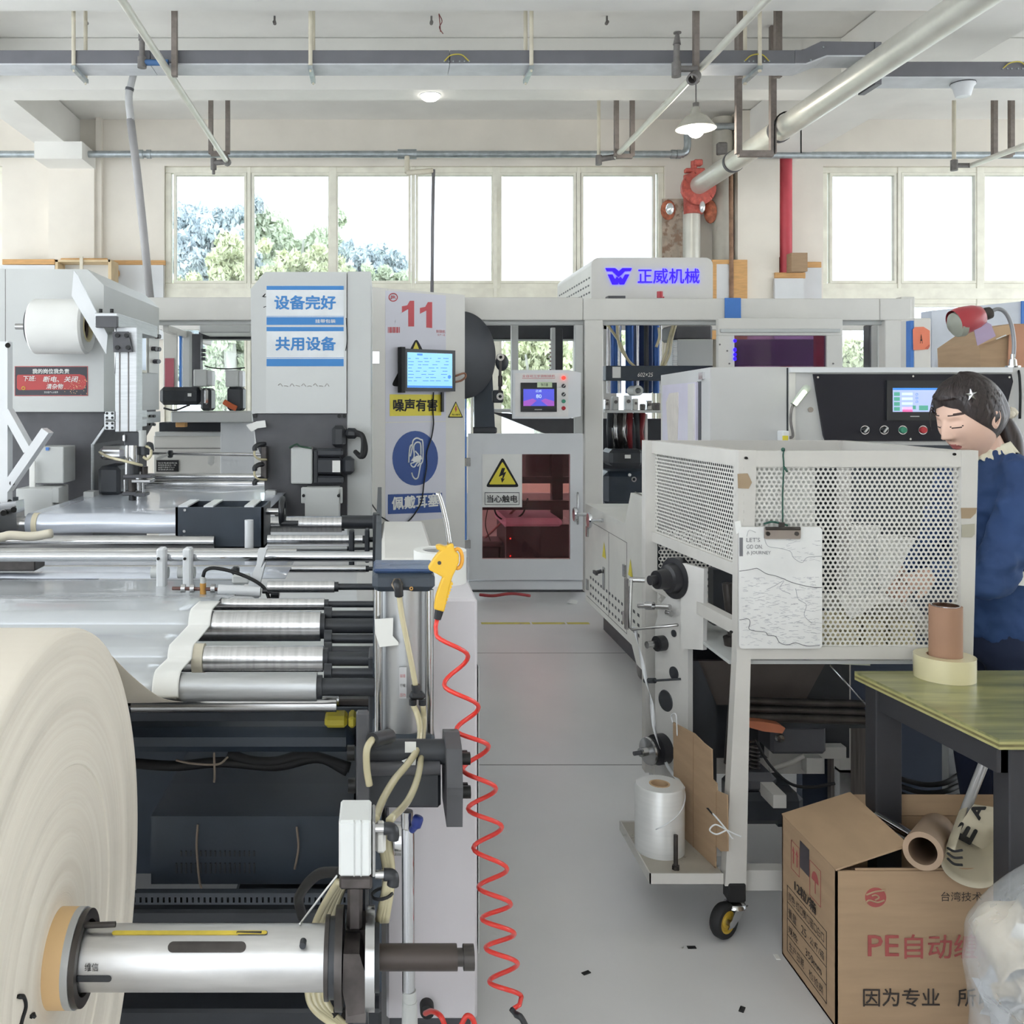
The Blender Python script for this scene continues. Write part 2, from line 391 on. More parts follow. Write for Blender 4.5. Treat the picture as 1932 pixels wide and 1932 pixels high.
# ================================================================ outside
b = MB(); b.box(-40, 50, 12.2, 80, -1.2, -1.0); struct(b.build('ground_outside', mat('pale_gravel', (200, 205, 190), .9)))
LEAF = [mat('leaf_%d' % i, c, .6, var=.16, scale=1.4) for i, c in enumerate(((228, 238, 214), (222, 234, 240), (234, 240, 206)))]  # window glare put into the leaf colours, hence nearly white
BARK = mat('bark', (205, 205, 198), .9)
def tree(px, py, Y, rx, rz, m, label, n=5200):
    c = at(px, py, Y); r = random.Random(px)
    t = thing('tree', label, 'tree', (c.x, Y, -1.0), 'trees outside the windows')
    b = MB(); b.tube([(c.x, Y, -1.0), (c.x+.1, Y, c.z*.4), (c.x, Y, c.z)], [.16, .12, .06], 8)
    for k in range(5):
        a = r.random()*6.28; b.tube([(c.x, Y, c.z*.5), (c.x+math.cos(a)*rx*.5, Y+math.sin(a)*rx*.5, c.z+rz*.3)], [.06, .02], 6)
    b.build('trunk', BARK, t)
    b = MB()
    cl = [(Vector((r.gauss(0, .55)*rx, r.gauss(0, .5)*rx, r.uniform(-1.2, .8)*rz)), r.uniform(.18, .4)) for _ in range(70)]
    for i in range(int(n*2.2)):
        cc, cr_ = cl[i % len(cl)]
        d = Vector((r.gauss(0, 1), r.gauss(0, 1), r.gauss(0, 1))).normalized()*cr_*rx*.7*r.random()**.4
        p = Vector((c.x, Y, c.z))+cc+d; s = r.uniform(.05, .11)
        R = Euler((r.random()*6, r.random()*6, r.random()*6)).to_matrix()
        b.add([p+R @ Vector(q)*s for q in ((-1, 0, 0), (0, -.5, .15), (1, 0, 0), (0, .5, .15))], [[0, 1, 2, 3]])
    b.build('foliage', m, t, kind='stuff')
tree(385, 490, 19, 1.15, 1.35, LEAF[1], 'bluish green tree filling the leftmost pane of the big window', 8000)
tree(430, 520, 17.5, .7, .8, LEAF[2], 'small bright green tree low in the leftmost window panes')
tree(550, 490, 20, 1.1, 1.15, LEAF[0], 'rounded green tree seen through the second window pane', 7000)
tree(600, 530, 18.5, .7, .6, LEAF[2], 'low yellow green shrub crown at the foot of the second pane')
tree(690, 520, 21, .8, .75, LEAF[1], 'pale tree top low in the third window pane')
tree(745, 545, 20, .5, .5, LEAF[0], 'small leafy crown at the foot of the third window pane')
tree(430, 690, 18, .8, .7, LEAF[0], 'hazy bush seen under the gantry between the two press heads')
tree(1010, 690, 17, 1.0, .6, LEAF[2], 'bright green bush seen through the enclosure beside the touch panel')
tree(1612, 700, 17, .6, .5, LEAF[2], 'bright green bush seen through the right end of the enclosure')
# ================================================================ overhead services
# grey cable duct with its offset bend
t = thing('cable_duct', 'long grey cable duct hung across the ceiling with a raised offset', 'cable duct', (0, 7.4, 4.13))
zd0, zd1 = 4.137, 4.25; yd0, yd1 = 7.3, 7.55
def ductrun(x0, x1, z0, z1):
    b = MB(); b.box(x0, x1, yd0, yd1, z0+.012, z1, .004); b.build('duct_body', DUCTD, t)
    b = MB(); b.box(x0, x1, yd0+.004, yd1-.004, z0, z0+.012); b.build('duct_underside', DUCTL, t)
X = lambda p: AX(p, 7.3)
for a, c in ((-9, X(283)), (X(283)+.004, X(848)), (X(848)+.004, X(1500))): ductrun(a, c, zd0, zd1)
ductrun(X(1657), 12, AZ(147, 7.3), AZ(116, 7.3))
b = MB(); pts = [(X(1520), zd0+.012), (X(1560), AZ(104, 7.3)), (X(1662), AZ(104, 7.3)), (X(1662), AZ(79, 7.3)), (X(1549), AZ(78, 7.3)), (X(1514), zd1), (X(1500), zd1), (X(1500), zd0+.012)]
b.prism(pts, 'y', yd0, yd1); b.build('offset_piece', DUCTD, t)
b = MB(); b.prism([(X(1500), zd0), (X(1521), zd0), (X(1561), AZ(107, 7.3)), (X(1640), AZ(107, 7.3)), (X(1640), AZ(104, 7.3)), (X(1560), AZ(104, 7.3)), (X(1520), zd0+.012), (X(1500), zd0+.012)], 'y', yd0, yd1); b.build('offset_underside', DUCTL, t)
b = MB(); b.box(X(1650), X(1662), yd0-.01, yd1, AZ(160, 7.3), AZ(80, 7.3)); b.build('end_flange', DUCTD, t)
EARTH = mat('earth_wire', (206, 190, 84), .5)
for p in (862, 1428, 1915):
    z = AZ(116, 7.3) if p < 1900 else AZ(130, 7.3)
    b = MB(); b.tube(cr([(X(p-24), yd0-.003, z), (X(p-12), yd0-.02, z+.04), (X(p+8), yd0-.02, z+.045), (X(p+23), yd0-.003, z)], 5), .005, 6); b.build('earth_strap', EARTH, t)
    for k in (-24, -15, -7, 5, 14, 23):
        b = MB(); b.cyl((X(p+k), yd0-.008, z), (X(p+k), yd0, z), .006, n=8); b.build('screw', GALV, t)
for p, dz in ((1529, 114), (1553, 89)):
    b = MB(); b.cyl((X(p), yd0-.008, AZ(dz, 7.3)), (X(p), yd0, AZ(dz, 7.3)), .008, n=8); b.build('screw', GALV, t)
for p, s in ((140, .19), (586, .02), (1002, -.06), (1432, -.16)):          # strut hangers under the duct
    z = zd0-.01; q = p/1
    b = MB(); b.bar((X(p), yd0-.03, z-.02), (X(p), yd1+.05, z-.02), .035, .03); b.build('strut_channel', GALV, t)
    for yy in (yd0-.015, yd1+.03):
        b = MB(); b.cyl((X(p), yy, z-.05), (X(p), yy, 4.955), .008 if p != 1432 else .014, n=8); b.cyl((X(p), yy, z), (X(p), yy, 4.955), .016, n=8); b.build('hanger_rod', CREAM, t)
b = MB(); b.tube(cr([at(1475, 105, 7.5), at(1500, 100, 7.42), at(1530, 92, 7.4)], 6), .012, 8); b.build('cable_end', BLKRUB, t)
# junction box and tee by the left sprinkler line
t = thing('sprinkler_pipe', 'thin galvanised sprinkler pipe running back from the upper left', 'pipe', (-1.65, 8, 4.1))
def spr(t, x, zz, y0, y1, r=.028):
    b = MB(); b.cyl((x, y0, zz), (x, y1, zz), r, n=16); b.build('pipe_run', PIPEW, t)
spr(t, -1.655, 4.1, -1, 10.15)
b = MB(); b.cyl((-1.655, 10.12, 4.1), (-1.8, 10.14, 4.09), .03, n=12); b.cyl((-1.655, 10.06, 4.1), (-1.655, 10.16, 4.1), .042, n=12); b.build('elbow', CAST, t)
b = MB(); b.cyl((-1.8, 10.14, 4.02), (-1.8, 10.14, 4.14), .032, n=12); b.cyl((-1.8, 10.14, 3.97), (-1.8, 10.14, 4.02), .016, n=10); b.build('sprinkler_head', CAST, t)
yy = 7.25
b = MB(); b.cyl(at(268, 122, yy), at(268, 68, yy), .022, n=12); b.cyl(at(268, 128, yy), at(268, 108, yy), .035, n=12); b.cyl(at(268, 76, yy), at(268, 64, yy), .028, n=12); b.build('upright_sprinkler', CAST, t)
b = MB(); b.cyl(at(270, 118, yy), at(318, 118, yy), .024, n=12); b.build('tee_branch', mat('blue_fitting', (70, 110, 160), .5), t)
t2 = thing('sprinkler_pipe', 'galvanised sprinkler pipe slanting back from the top right of centre', 'pipe', (2.45, 8, 4.1))
spr(t2, 2.45, 4.1, -1, 9.95)
b = MB(); b.cyl((2.45, 9.92, 4.1), (2.28, 9.94, 4.08), .03, n=12); b.cyl((2.28, 9.94, 4.02), (2.28, 9.94, 4.12), .034, n=12); b.build('elbow', CAST, t2)
b = MB(); b.cyl((2.28, 9.94, 4.12), (2.28, 9.94, 4.955), .018, n=10); b.build('riser', CREAM, t2)
yy = 7.2
b = MB(); b.cyl(at(1276, 145, yy), at(1276, 118, yy), .036, n=12); b.cyl(at(1276, 120, yy), at(1277, 80, yy), .024, n=12); b.cyl(at(1277, 84, yy), at(1278, 64, yy), .03, .014, n=12); b.cyl(at(1278, 63, yy), at(1278, 61, yy), .03, n=12); b.build('upright_sprinkler', CAST, t2)
b = MB(); b.cyl(at(1280, 130, yy), at(1315, 130, yy), .024, n=12); b.build('tee_branch', CAST, t2)
b = MB(); b.hollow(at(1306, 150, 7.15), at(1312, 143, 7.22), .045, .03, 16); b.build('pipe_clamp', CAST, t2)
t3 = thing('sprinkler_pipe', 'sprinkler pipe entering at the right edge above the right window', 'pipe', (5.6, 10, 4.1))
b = MB(); b.cyl(at(1832, 312, 10.0), at(1932, 275, 8.9), .028, n=12); b.cyl(at(1932, 275, 8.9), at(2010, 246, 8.0), .028, n=12); b.build('pipe_run', PIPEW, t3)
b = MB(); b.cyl(at(1800, 312, 10.0), at(1834, 312, 10.0), .026, n=12); b.cyl(at(1800, 322, 10.0), at(1800, 302, 10.0), .036, n=12); b.build('elbow', CAST, t3)
b = MB(); b.cyl(at(1800, 305, 10.0), (AX(1800, 10.0), 10.0, 4.955), .02, n=10); b.build('riser', CREAM, t3)
def hanger(px0, px1, pyb, Y, label, wpx=8):
    """brown U bracket of angle steel hung from the slab"""
    c = at((px0+px1)/2, pyb, Y); t = thing('pipe_bracket', label, 'bracket', c, 'brown pipe brackets')
    ww = wpx/F*Y
    for p in (px0, px1):
        if p is None: continue
        b = MB(); b.box(AX(p, Y)-ww/2, AX(p, Y)+ww/2, Y, Y+.05, c.z, 4.955); b.build('upright', BROWN, t)
    b = MB(); b.box(AX(px0, Y), AX(px1, Y), Y-.004, Y+.05, c.z-ww/2, c.z+ww/2); b.build('crossbar', BROWN, t)
    return t
hanger(397, 429, 289, 9.9, 'brown U bracket hung under the left sprinkler pipe end')
hanger(1164, 1194, 294, 9.75, 'brown U bracket holding the middle sprinkler pipe end')
hanger(1879, 1911, 292, 9.7, 'brown U bracket near the right edge over the right window')
hg = hanger(1395, 1460, 289, 8.6, 'large brown U bracket carrying the big white pipe', 11)
b = MB(); b.bar((3.69-.12, 8.6, AZ(289, 8.6)), (3.69-.12, 8.6, 4.05), .01, .01, (0, 1, 0)); b.bar((3.69+.12, 8.6, AZ(289, 8.6)), (3.69+.12, 8.6, 4.05), .01, .01, (0, 1, 0))
b.tube([(3.69+.12*math.cos(a*PI/10), 8.6, 4.05+.12*math.sin(a*PI/10)) for a in range(11)], .008, 6); b.build('u_bolt', BOLT, hg)
for px, nm, y1 in ((328, 'brown steel hanger bar crossing the duct beside the left sprinkler pipe', 142), (1315, 'brown steel hanger bar crossing the duct right of centre', 154)):
    b = MB(); b.box(AX(px-5, 7.22), AX(px+5, 7.22), 7.22, 7.27, AZ(y1, 7.22), 4.955); tag(b.build('hanger_bar', BROWN), nm, 'bar')
for i, (px, nm) in enumerate(((1400, 'left'), (1470, 'right'))):
    b = MB(); b.box(AX(px-6, 7.75), AX(px+6, 7.75), 7.75, 7.8, AZ(235, 7.75) if 0 else 4.2, 4.9); b.box(AX(px-4, 7.75), AX(px+4, 7.75), 7.75, 7.78, 4.86, 4.955); tag(b.build('hanger_stub', BROWN), '%s steel stub bolted to the slab behind the raised duct' % nm, 'bracket')
# big white pipe with red valve
t = thing('main_pipe', 'large white painted main pipe running diagonally across the upper right', 'pipe', (3.69, 8, 3.95))
b = MB(); b.cyl((3.69, -1, 4.05), (3.69, 11.05, 4.05), .105, n=40); b.build('pipe_run', PIPEW, t)
for yy in (8.75, 9.9):
    b = MB(); b.hollow((3.69, yy, 4.05), (3.69, yy+.05, 4.05), .112, .1, 32); b.build('pipe_band', DARKP, t)
vx, vy, vz = 3.69, 11.1, 4.0
t = thing('fire_valve', 'red flaking butterfly valve where the big pipe meets its riser', 'valve', (vx, vy, vz-.2))
b = MB(); b.cyl((vx, vy-.1, vz+.02), (vx, vy-.04, vz+.02), .2, n=32); b.cyl((vx, vy-.03, vz+.02), (vx, vy+.03, vz+.02), .16, n=32); b.build('flange', REDV, t)
b = MB(); b.cyl((vx-.02, vy+.05, vz-.26), (vx-.02, vy+.05, vz+.2), .11, n=24); b.build('valve_body', REDV, t)
b = MB(); b.cyl((vx-.02, vy+.03, vz+.2), (vx-.02, vy+.03, vz+.36), .035, n=12); b.box(vx-.13, vx+.1, vy-.02, vy+.06, vz+.22, vz+.27, .01); b.box(vx-.03, vx+.07, vy-.03, vy+.06, vz+.3, vz+.37, .01); b.build('actuator', REDV, t)
for k in range(8):
    a = k*PI/4+.2; b = MB(); b.cyl((vx+.18*math.cos(a), vy-.12, vz+.02+.18*math.sin(a)), (vx+.18*math.cos(a), vy-.02, vz+.02+.18*math.sin(a)), .018, n=6); b.build('flange_bolt', REDV, t)
RO = mat('rusty_orange', (186, 110, 82), .8, var=.3, scale=18)
b = MB(); b.sph((vx-.3, vy+.1, vz-.2), (.09, .07, .12), 10, 8); b.build('side_outlet', RO, t)
b = MB(); b.sph((vx+.2, vy+.1, vz-.22), (.08, .06, .14), 10, 8); b.build('side_outlet', RO, t)
FOIL = mat('foil_wrap', (238, 244, 246), .15, .6)
b = MB(); b.sph(at(1264, 394, 11.0), (.05, .05, .07), 8, 6); b.build('foil_patch', FOIL, t)
b = MB(); b.sph(at(1325, 390, 11.0), (.035, .04, .07), 8, 6); b.build('foil_patch', FOIL, t)
tag(MB().cyl((vx-.03, 11.18, 0), (vx-.03, 11.18, 3.78), .1, n=28).build('riser_pipe', PIPEW), 'white vertical riser pipe below the red valve', 'pipe')
tag(MB().cyl((AX(1363, 11.25), 11.25, 0), (AX(1363, 11.25), 11.25, 4.9), .115, n=28).build('riser_pipe', mat('grey_pvc', (196, 192, 180), .5)), 'wide grey vertical pipe between the red valve and the column', 'pipe')
tag(MB().cyl((AX(1379, 11.1), 11.05, 0), (AX(1379, 11.05), 11.05, 4.3), .025, n=12).build('riser_pipe', mat('rusty_conduit', (150, 116, 92), .7, var=.2, scale=14)), 'thin rusty conduit against the column', 'conduit')
b = MB(); b.cyl((AX(1483, 11.15), 11.15, 0), (AX(1483, 11.15), 11.15, 4.42), .068, n=24); tag(b.build('fire_pipe', REDP), 'red vertical fire pipe beside the column', 'pipe')
b = MB(); b.pb(1250, 375, 1290, 600, 11.47, .025); struct(b.build('trim_20', mat('flaking_plaster', (206, 190, 172), .9, var=.2, scale=7, wear=((168, 140, 120), 9, .5), bump=.4, bscale=14)))
b = MB(); b.pb(1355, 268, 1373, 290, 11.1, .08, .01); tag(b.build('junction_box', CAST), 'small grey conduit box on the wide vertical pipe', 'box')
b = MB(); b.box(AX(1490, 11.0), AX(1520, 11.0), 10.95, 11.35, AZ(513, 11), AZ(478, 11)); tag(b.build('cardboard_carton', KRAFT), 'small brown carton on the ledge beside the red pipe', 'box')
# galvanised pipe along the wall
t = thing('wall_pipe', 'galvanised water pipe running along the wall above the windows', 'pipe', (0, 11.2, 4.43))
zp = AZ(291, 11.15); 
b = MB(); b.cyl((-9, 11.15, zp), (AX(1290, 11.15), 11.15, zp), .04, n=16); b.build('pipe_run', GALV, t)
b = MB(); b.cyl((AX(1410, 11.0), 11.0, zp-.05), (12, 11.0, zp-.05), .04, n=16); b.build('pipe_run', GALV, t)
b = MB(); b.tube(cr([(AX(1280, 11.15), 11.15, zp), (AX(1292, 11.15), 11.15, zp+.02), (AX(1297, 11.15), 11.15, zp+.1), (AX(1297, 11.15), 11.15, zp+.3), (AX(1305, 11.15), 11.15, zp+.32), (AX(1400, 11.15), 11.15, zp+.33)], 5), .042, 12); b.build('riser_bend', GALV, t)
for p in (77, 266, 281, 768, 1270, 1280):
    rr = .052 if p != 768 else .058
    wd = .05 if p != 768 else .22
    b = MB(); b.cyl((AX(p, 11.15)-wd/2, 11.15, zp), (AX(p, 11.15)+wd/2, 11.15, zp), rr, n=16); b.build('coupling', GALV, t)
t = thing('drop_pipe', 'thin cream drop pipe with dark lower length hanging before the middle window', 'pipe', at(815, 560, 11))
b = MB(); b.cyl(at(768, 296, 11.1), at(768, 326, 11.05), .03, n=10); b.tube([at(768, 326, 11.05), at(800, 324, 11.0), at(817, 322, 11.0)], .032, 10); b.build('swing_arm', CREAM, t)
b = MB(); b.tube([at(818, 320, 11.0), at(816, 430, 11.0), at(815, 560, 11.0)], .02, 8); b.build('pipe_drop', mat('slate_pipe', (132, 130, 134), .5), t)
tag(MB().box(AX(932, 11.5), AX(938, 11.5), 11.5, 11.531, AZ(560, 11.5), AZ(352, 11.5)).build('cable_conduit', FRAME_W), 'narrow cream conduit on the middle thick mullion', 'conduit')
# left vent hose
t = thing('vent_pipe', 'grey plastic vent pipe with a bend dropping from the duct behind the left press', 'pipe', at(285, 560, 7.6))
VENT = mat('grey_vent_pipe', (190, 190, 190), .35, .1)
b = MB(); b.cyl(at(252, 140, 7.6), at(244, 172, 7.6), .028, n=16); b.build('upper_pipe', VENT, t)
b = MB(); b.tube(cr([at(244, 170, 7.6), at(243, 190, 7.6), at(247, 228, 7.6)], 6), .031, 12); b.build('bend', VENT, t)
b = MB(); b.tube([at(246, 225, 7.6), at(258, 320, 7.6), at(270, 430, 7.6), at(287, 600, 7.6)], .033, 12); b.build('lower_pipe', mat('grey_vent_pipe_dark', (168, 166, 166), .4, .1), t)
b = MB(); b.hollow(at(245, 166, 7.6), at(244, 171, 7.6), .034, .027, 16); b.build('collar', DARKP, t)
# lamps
t = thing('pendant_lamp', 'hanging lamp with an open metal reflector and lit bulb before the right column', 'lamp', at(1313, 250, 8.8))
lc = at(1313, 243, 8.8)
b = MB(); b.lathe([(.035, .2), (.05, .14), (.11, .1), (.165, .03), (.185, 0), (.182, -.002), (.16, .025), (.105, .092), (.045, .13)], lc, (0, 0, 1), 32); b.build('reflector', mat('spun_aluminium', (226, 224, 214), .25, .5), t)
b = MB(); b.cyl(lc+Vector((0, 0, .14)), lc+Vector((0, 0, .24)), .03, n=12); b.cyl(lc+Vector((0, 0, .2)), (lc.x, lc.y, 4.95), .006, n=6); b.build('socket', CAST, t)
b = MB(); b.sph(lc+Vector((0, 0, .0)), (.08, .08, .085), 20, 12); b.build('bulb', mat('lit_bulb', (255, 250, 238), .5, emit=9), t)
pl = bpy.data.lights.new('pendant_light', 'POINT'); pl.energy = 14; pl.color = (1, .93, .82); pl.shadow_soft_size = .08
plo = bpy.data.objects.new('pendant_light', pl); COL.objects.link(plo); plo.location = lc+Vector((0, -.02, -.12))
t = thing('ceiling_lamp', 'lit flat ceiling lamp on the beam underside above the middle window', 'lamp', at(812, 195, 9.3))
lc = Vector((AX(812, 9.06), 9.06, 4.47))
b = MB(); b.lathe([(0, -.05), (.06, -.048), (.085, -.03), (.09, 0)], lc, (0, 0, 1), 24); b.build('diffuser', mat('lit_diffuser', (255, 252, 244), .5, emit=7), t)
b = MB(); b.cyl(lc+Vector((0, 0, -.006)), lc, .1, n=24); b.build('base_ring', WHITEP, t)
# detector cup under the right duct
t = thing('smoke_detector', 'white cup shaped detector under the right duct', 'detector', at(1818, 175, 7.35))
dc = Vector((AX(1817, 7.42), 7.42, AZ(147, 7.3)))
b = MB(); b.lathe([(.088, 0), (.088, -.02), (.075, -.03), (.055, -.1), (.05, -.107), (0, -.108)], dc, (0, 0, 1), 28); b.build('cup', WHITEP, t)
b = MB(); b.lathe([(.09, .002), (.092, -.006), (.07, -.008)], dc, (0, 0, 1), 28); b.build('rim', DARKP, t)
# loose wires and screw eyes in the slab
b = MB(); b.tube(cr([at(828, 26, 7.6), at(834, 40, 7.6), at(829, 52, 7.6), at(836, 64, 7.6)], 6), .004, 5); b.tube(cr([at(828, 26, 7.6), at(830, 44, 7.6), at(831, 60, 7.6)], 6), .004, 5)
tag(b.build('loose_wire', mat('copper_red_wire', (150, 90, 84), .6)), 'loose red wire ends hanging from the slab above the duct', 'wire')
for i, (p, y, nm) in enumerate(((518, 56, 'small ceiling hook above the duct left of centre'), (814, 62, 'small ceiling hook beside the loose red wire'), (1145, 65, 'small ceiling hook above the duct right of centre'), (163, 53, 'small ceiling hook by the left duct hanger'))):
    b = MB(); b.cyl((AX(p, 8.4), 8.4, 4.89), (AX(p, 8.4), 8.4, 4.958), .009, n=6); b.cyl((AX(p, 8.4), 8.38, 4.9), (AX(p, 8.4), 8.42, 4.9), .016, n=8); tag(b.build('ceiling_hook', CAST), nm, 'hook', 'ceiling hooks')
# ================================================================ helpers for flat faces
class PL:
    """a vertical flat face of the scene between two corner sightlines at two depths"""
    def __init__(s, px0, Y0, px1, Y1):
        s.p = Vector((AX(px0, Y0), Y0, 0)); q = Vector((AX(px1, Y1), Y1, 0)); s.R = (q-s.p).normalized(); s.U = Vector((0, 0, 1)); s.N = s.R.cross(s.U)
    def pt(s, px, py, off=0.):
        k = (px-CX)/F; t = (k*s.p.y-s.p.x)/(s.R.x-k*s.R.y); P = s.p+s.R*t
        return Vector((P.x, P.y, AZ(py, P.y)))+s.N*off
    def poly(s, b, pts, th=.001, off=0.):
        A = [s.pt(x, y, off) for x, y in pts]; B = [a+s.N*th for a in A]; n = len(A)
        b.add(A+B, [list(range(n)), [n+i for i in range(n)][::-1]]+[[i, n+i, n+(i+1) % n, (i+1) % n] for i in range(n)]); return b
    def rect(s, b, x0, y0, x1, y1, th=.001, off=0.):
        a = s.pt(x0, y0); c = s.pt(x1, y1); d = s.pt(x0, y1)
        zt, zb = a.z, d.z; L = Vector((a.x, a.y, 0)); Rr = Vector((c.x, c.y, 0)); z = Vector((0, 0, 1))
        A = [L+z*zb, Rr+z*zb, Rr+z*zt, L+z*zt]; A = [v+s.N*off for v in A]; B = [v+s.N*th for v in A]
        b.add(A+B, [[0, 1, 2, 3], [7, 6, 5, 4], [0, 4, 5, 1], [1, 5, 6, 2], [2, 6, 7, 3], [3, 7, 4, 0]]); return b
    def text(s, st, x0, y0, x1, y1, m, parent, bold=0., off=.002, name='lettering', shear=0.):
        a = s.pt(x0, y1, off); c = s.pt(x1, y1, off); zt = s.pt(x0, y0).z
        c.z = a.z
        return text(st, a, (c-a).length, zt-a.z, m, parent, right=s.R, up=s.U, bold=bold, name=name, shear=shear)
    def disc(s, b, x, y, rx, ry, th=.001, off=0., n=32):
        return s.poly(b, [(x+rx*math.cos(2*PI*i/n), y-ry*math.sin(2*PI*i/n)) for i in range(n)], th, off)
    def tube(s, b, pts, r, off=0., k=6, n=6):
        return b.tube(cr([s.pt(x, y, off) for x, y in pts], k), r, n)
def rectp(pl, x0, y0, x1, y1, m, parent, name, th=.001, off=0., label=None):
    b = MB(); pl.rect(b, x0, y0, x1, y1, th, off); return b.build(name, m, parent, label)
def polyp(pl, pts, m, parent, name, th=.001, off=0., label=None):
    b = MB(); pl.poly(b, pts, th, off); return b.build(name, m, parent, label)
def discp(pl, x, y, rx, ry, m, parent, name, th=.001, off=0.):
    b = MB(); pl.disc(b, x, y, rx, ry, th, off); return b.build(name, m, parent)
SCRCY = mat('cyan_screen', (150, 212, 238), .4, emit=.55)
SCRLT = mat('screen_white', (205, 232, 244), .4, emit=.6)
SCRBL = mat('blue_screen', (84, 88, 206), .4, emit=.55)
SCRDB = mat('screen_text_blue', (70, 140, 220), .4, emit=.5)
BLUEGLOW = mat('blue_led_letters', (30, 0, 255), .4, emit=2.2)
BLUEFILM = mat('blue_protective_film', (72, 128, 206), .4)
BLUEP = mat('blue_painted_cylinder', (40, 88, 160), .35, .2, var=.1)
PINKG = glass('pink_tinted_acrylic', (250, 208, 206))
PURPG = glass('smoky_purple_acrylic', (196, 168, 200))
REDBT = mat('red_button', (190, 50, 60), .35)
REDLIT = mat('red_lit_button', (255, 50, 40), .3, emit=2.)
GRNBT = mat('green_button', (60, 150, 120), .35)
# ================================================================ far white enclosure
YE = 7.4
E = thing('machine_enclosure', 'long white machine enclosure with glazed door standing across the aisle end', 'machine', (1.2, YE, 0))
pe = PL(883, YE, 1720, YE)
def eb(nm, px0, py0, px1, py1, m=WHITE2, Y=YE, d=.1, bev=.006, par=E, lab=None):
    b = MB(); b.pb(px0, py0, px1, py1, Y, d, bev); return b.build(nm, m, par, lab)
eb('top_beam', 268, 561, 1100, 604); eb('top_beam', 1100.6, 563, 1660, 604); eb('top_beam', 1660.6, 563, 1720, 604)
eb('top_rail', 268, 604, 1670, 613, GREYP, YE+.05, .06)
eb('post', 1103, 604, 1138, 1115, d=.1); eb('post', 1670, 604, 1720, 1110, d=.1); eb('post', 893-4, 610, 893, 822, FRAME_W, d=.06)
eb('post', 1085, 612, 1101, 820, GREYP, YE+.02, .06)
for px in (1138, 1290, 1700):     # rear posts and rear beam
    eb('rear_post', px, 560, px+26, 1060, WHITE2, 9.3, .1)
eb('rear_beam', 300, 590, 1640, 622, WHITE2, 9.3, .1)
eb('side_beam', 306, 612, 318, 626, WHITE2, YE+.1, 1.9)
eb('rear_sill', 300, 930, 1138, 1075, WHITEP, 9.35, .04); eb('rear_sill', 1140, 860, 1640, 1075, WHITE2, 9.35, .04)
# glazed lower door
D = MB()
for q in ((883.5, 818, 1100, 857), (883.5, 1055, 1100, 1094), (883.5, 857, 910, 1055), (1076, 857, 1100, 1055)): D.pb(*q, YE-.02, .05)
D = D.build('door', WHITEP, E)
b = MB(); b.pb(908, 855, 1078, 1057, YE+.01, .004); b.build('door_pane', PINKG, D)
b = MB(); b.tube([at(1090, 930, YE-.02), at(1090, 934, YE-.06), at(1090, 984, YE-.06), at(1090, 988, YE-.02)], .008, 8); b.build('door_handle', STEEL, D)
for y in (872, 1027): 
    b = MB(); b.pb(876, y-8, 888, y+8, YE-.035, .02, .003); b.build('hinge', STEEL, D)
eb('kick_panel', 883.5, 1096, 1099, 1113, WHITEP, YE, .05)
eb('lower_side_panel', 1103, 1113, 1140, 1118, WHITE2)
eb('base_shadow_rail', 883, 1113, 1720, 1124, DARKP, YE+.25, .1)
eb('film_edge', 877.5, 590, 880.5, 1035, BLUEFILM, YE-.03, .02)
# electric shock sign on the pane
S = tag(MB().pb(910, 857, 985, 957, YE-.024, .003).build('warning_sign', PAPERW), 'white electric shock warning sign with yellow triangle on the glazed door', 'sign')
ps = PL(910, YE-.025, 985, YE-.025)
def rtri(ax, ay, bx0, bx1, by, r=4):
    c = [(ax, ay), (bx1, by), (bx0, by)]; out = []
    for i in range(3):
        p = Vector(c[i]); a = (Vector(c[i-1])-p).normalized(); d = (Vector(c[(i+1) % 3])-p).normalized(); L = r*1.6
        for t in (0, .25, .5, .75, 1.): out.append(tuple((p+a*L)*(1-t)**2+p*2*t*(1-t)+(p+d*L)*t*t))
    return out
polyp(ps, rtri(948, 862, 916, 980, 919), INKBLK, S, 'triangle_border'); polyp(ps, rtri(948, 871, 922.5, 973.5, 914, 1.5), YELS, S, 'triangle_face', .001, .0012)
polyp(ps, [(947, 883), (953, 883), (950, 892), (955, 890), (949, 904), (952.5, 902.5), (947, 911), (944.5, 901), (947, 903), (949, 896), (941, 899.5)], INKBLK, S, 'lightning_bolt', .001, .0024)
for q in ((914.5, 929, 980, 930), (914.5, 951.5, 980, 952.5), (914.5, 929, 915.4, 952.5), (979.2, 929, 980, 952.5)): rectp(ps, *q, INKBLK, S, 'frame_line')
ps.text('当心触电', 919, 934, 976, 948, INKBLK, S, bold=.012)
# inside behind the door: control cabinet, motor and frame
I = thing('drive_cabinet', 'dark drive cabinet under a folded cloth behind the pink door pane', 'cabinet', at(1010, 1110, 8.3))
eb('cabinet_body', 953, 990, 1092, 1085, BLACK, 8.2, .6, .01, I); eb('cloth', 948, 978, 1062, 996, mat('lilac_cloth', (200, 170, 196), .9, bump=.5, bscale=12), 8.18, .62, .03, I)
eb('frame_rail', 905, 945, 1100, 962, BLACK, 8.3, .1, 0, I); eb('frame_rail', 905, 900, 1100, 912, BLACK, 8.6, .1, 0, I); eb('frame_post', 1042, 850, 1062, 1080, BLACK, 8.6, .1, 0, I)
eb('upper_housing', 985, 850, 1100, 905, DARKP, 8.7, .2, .03, I); eb('upper_housing', 900, 850, 985, 950, DARKP, 8.9, .1, 0, I)
for y in (1016, 1049):
    b = MB(); b.cyl(at(963, y, 8.2), at(963, y, 8.17), .006, n=8); b.build('indicator_lamp', REDLIT, I)
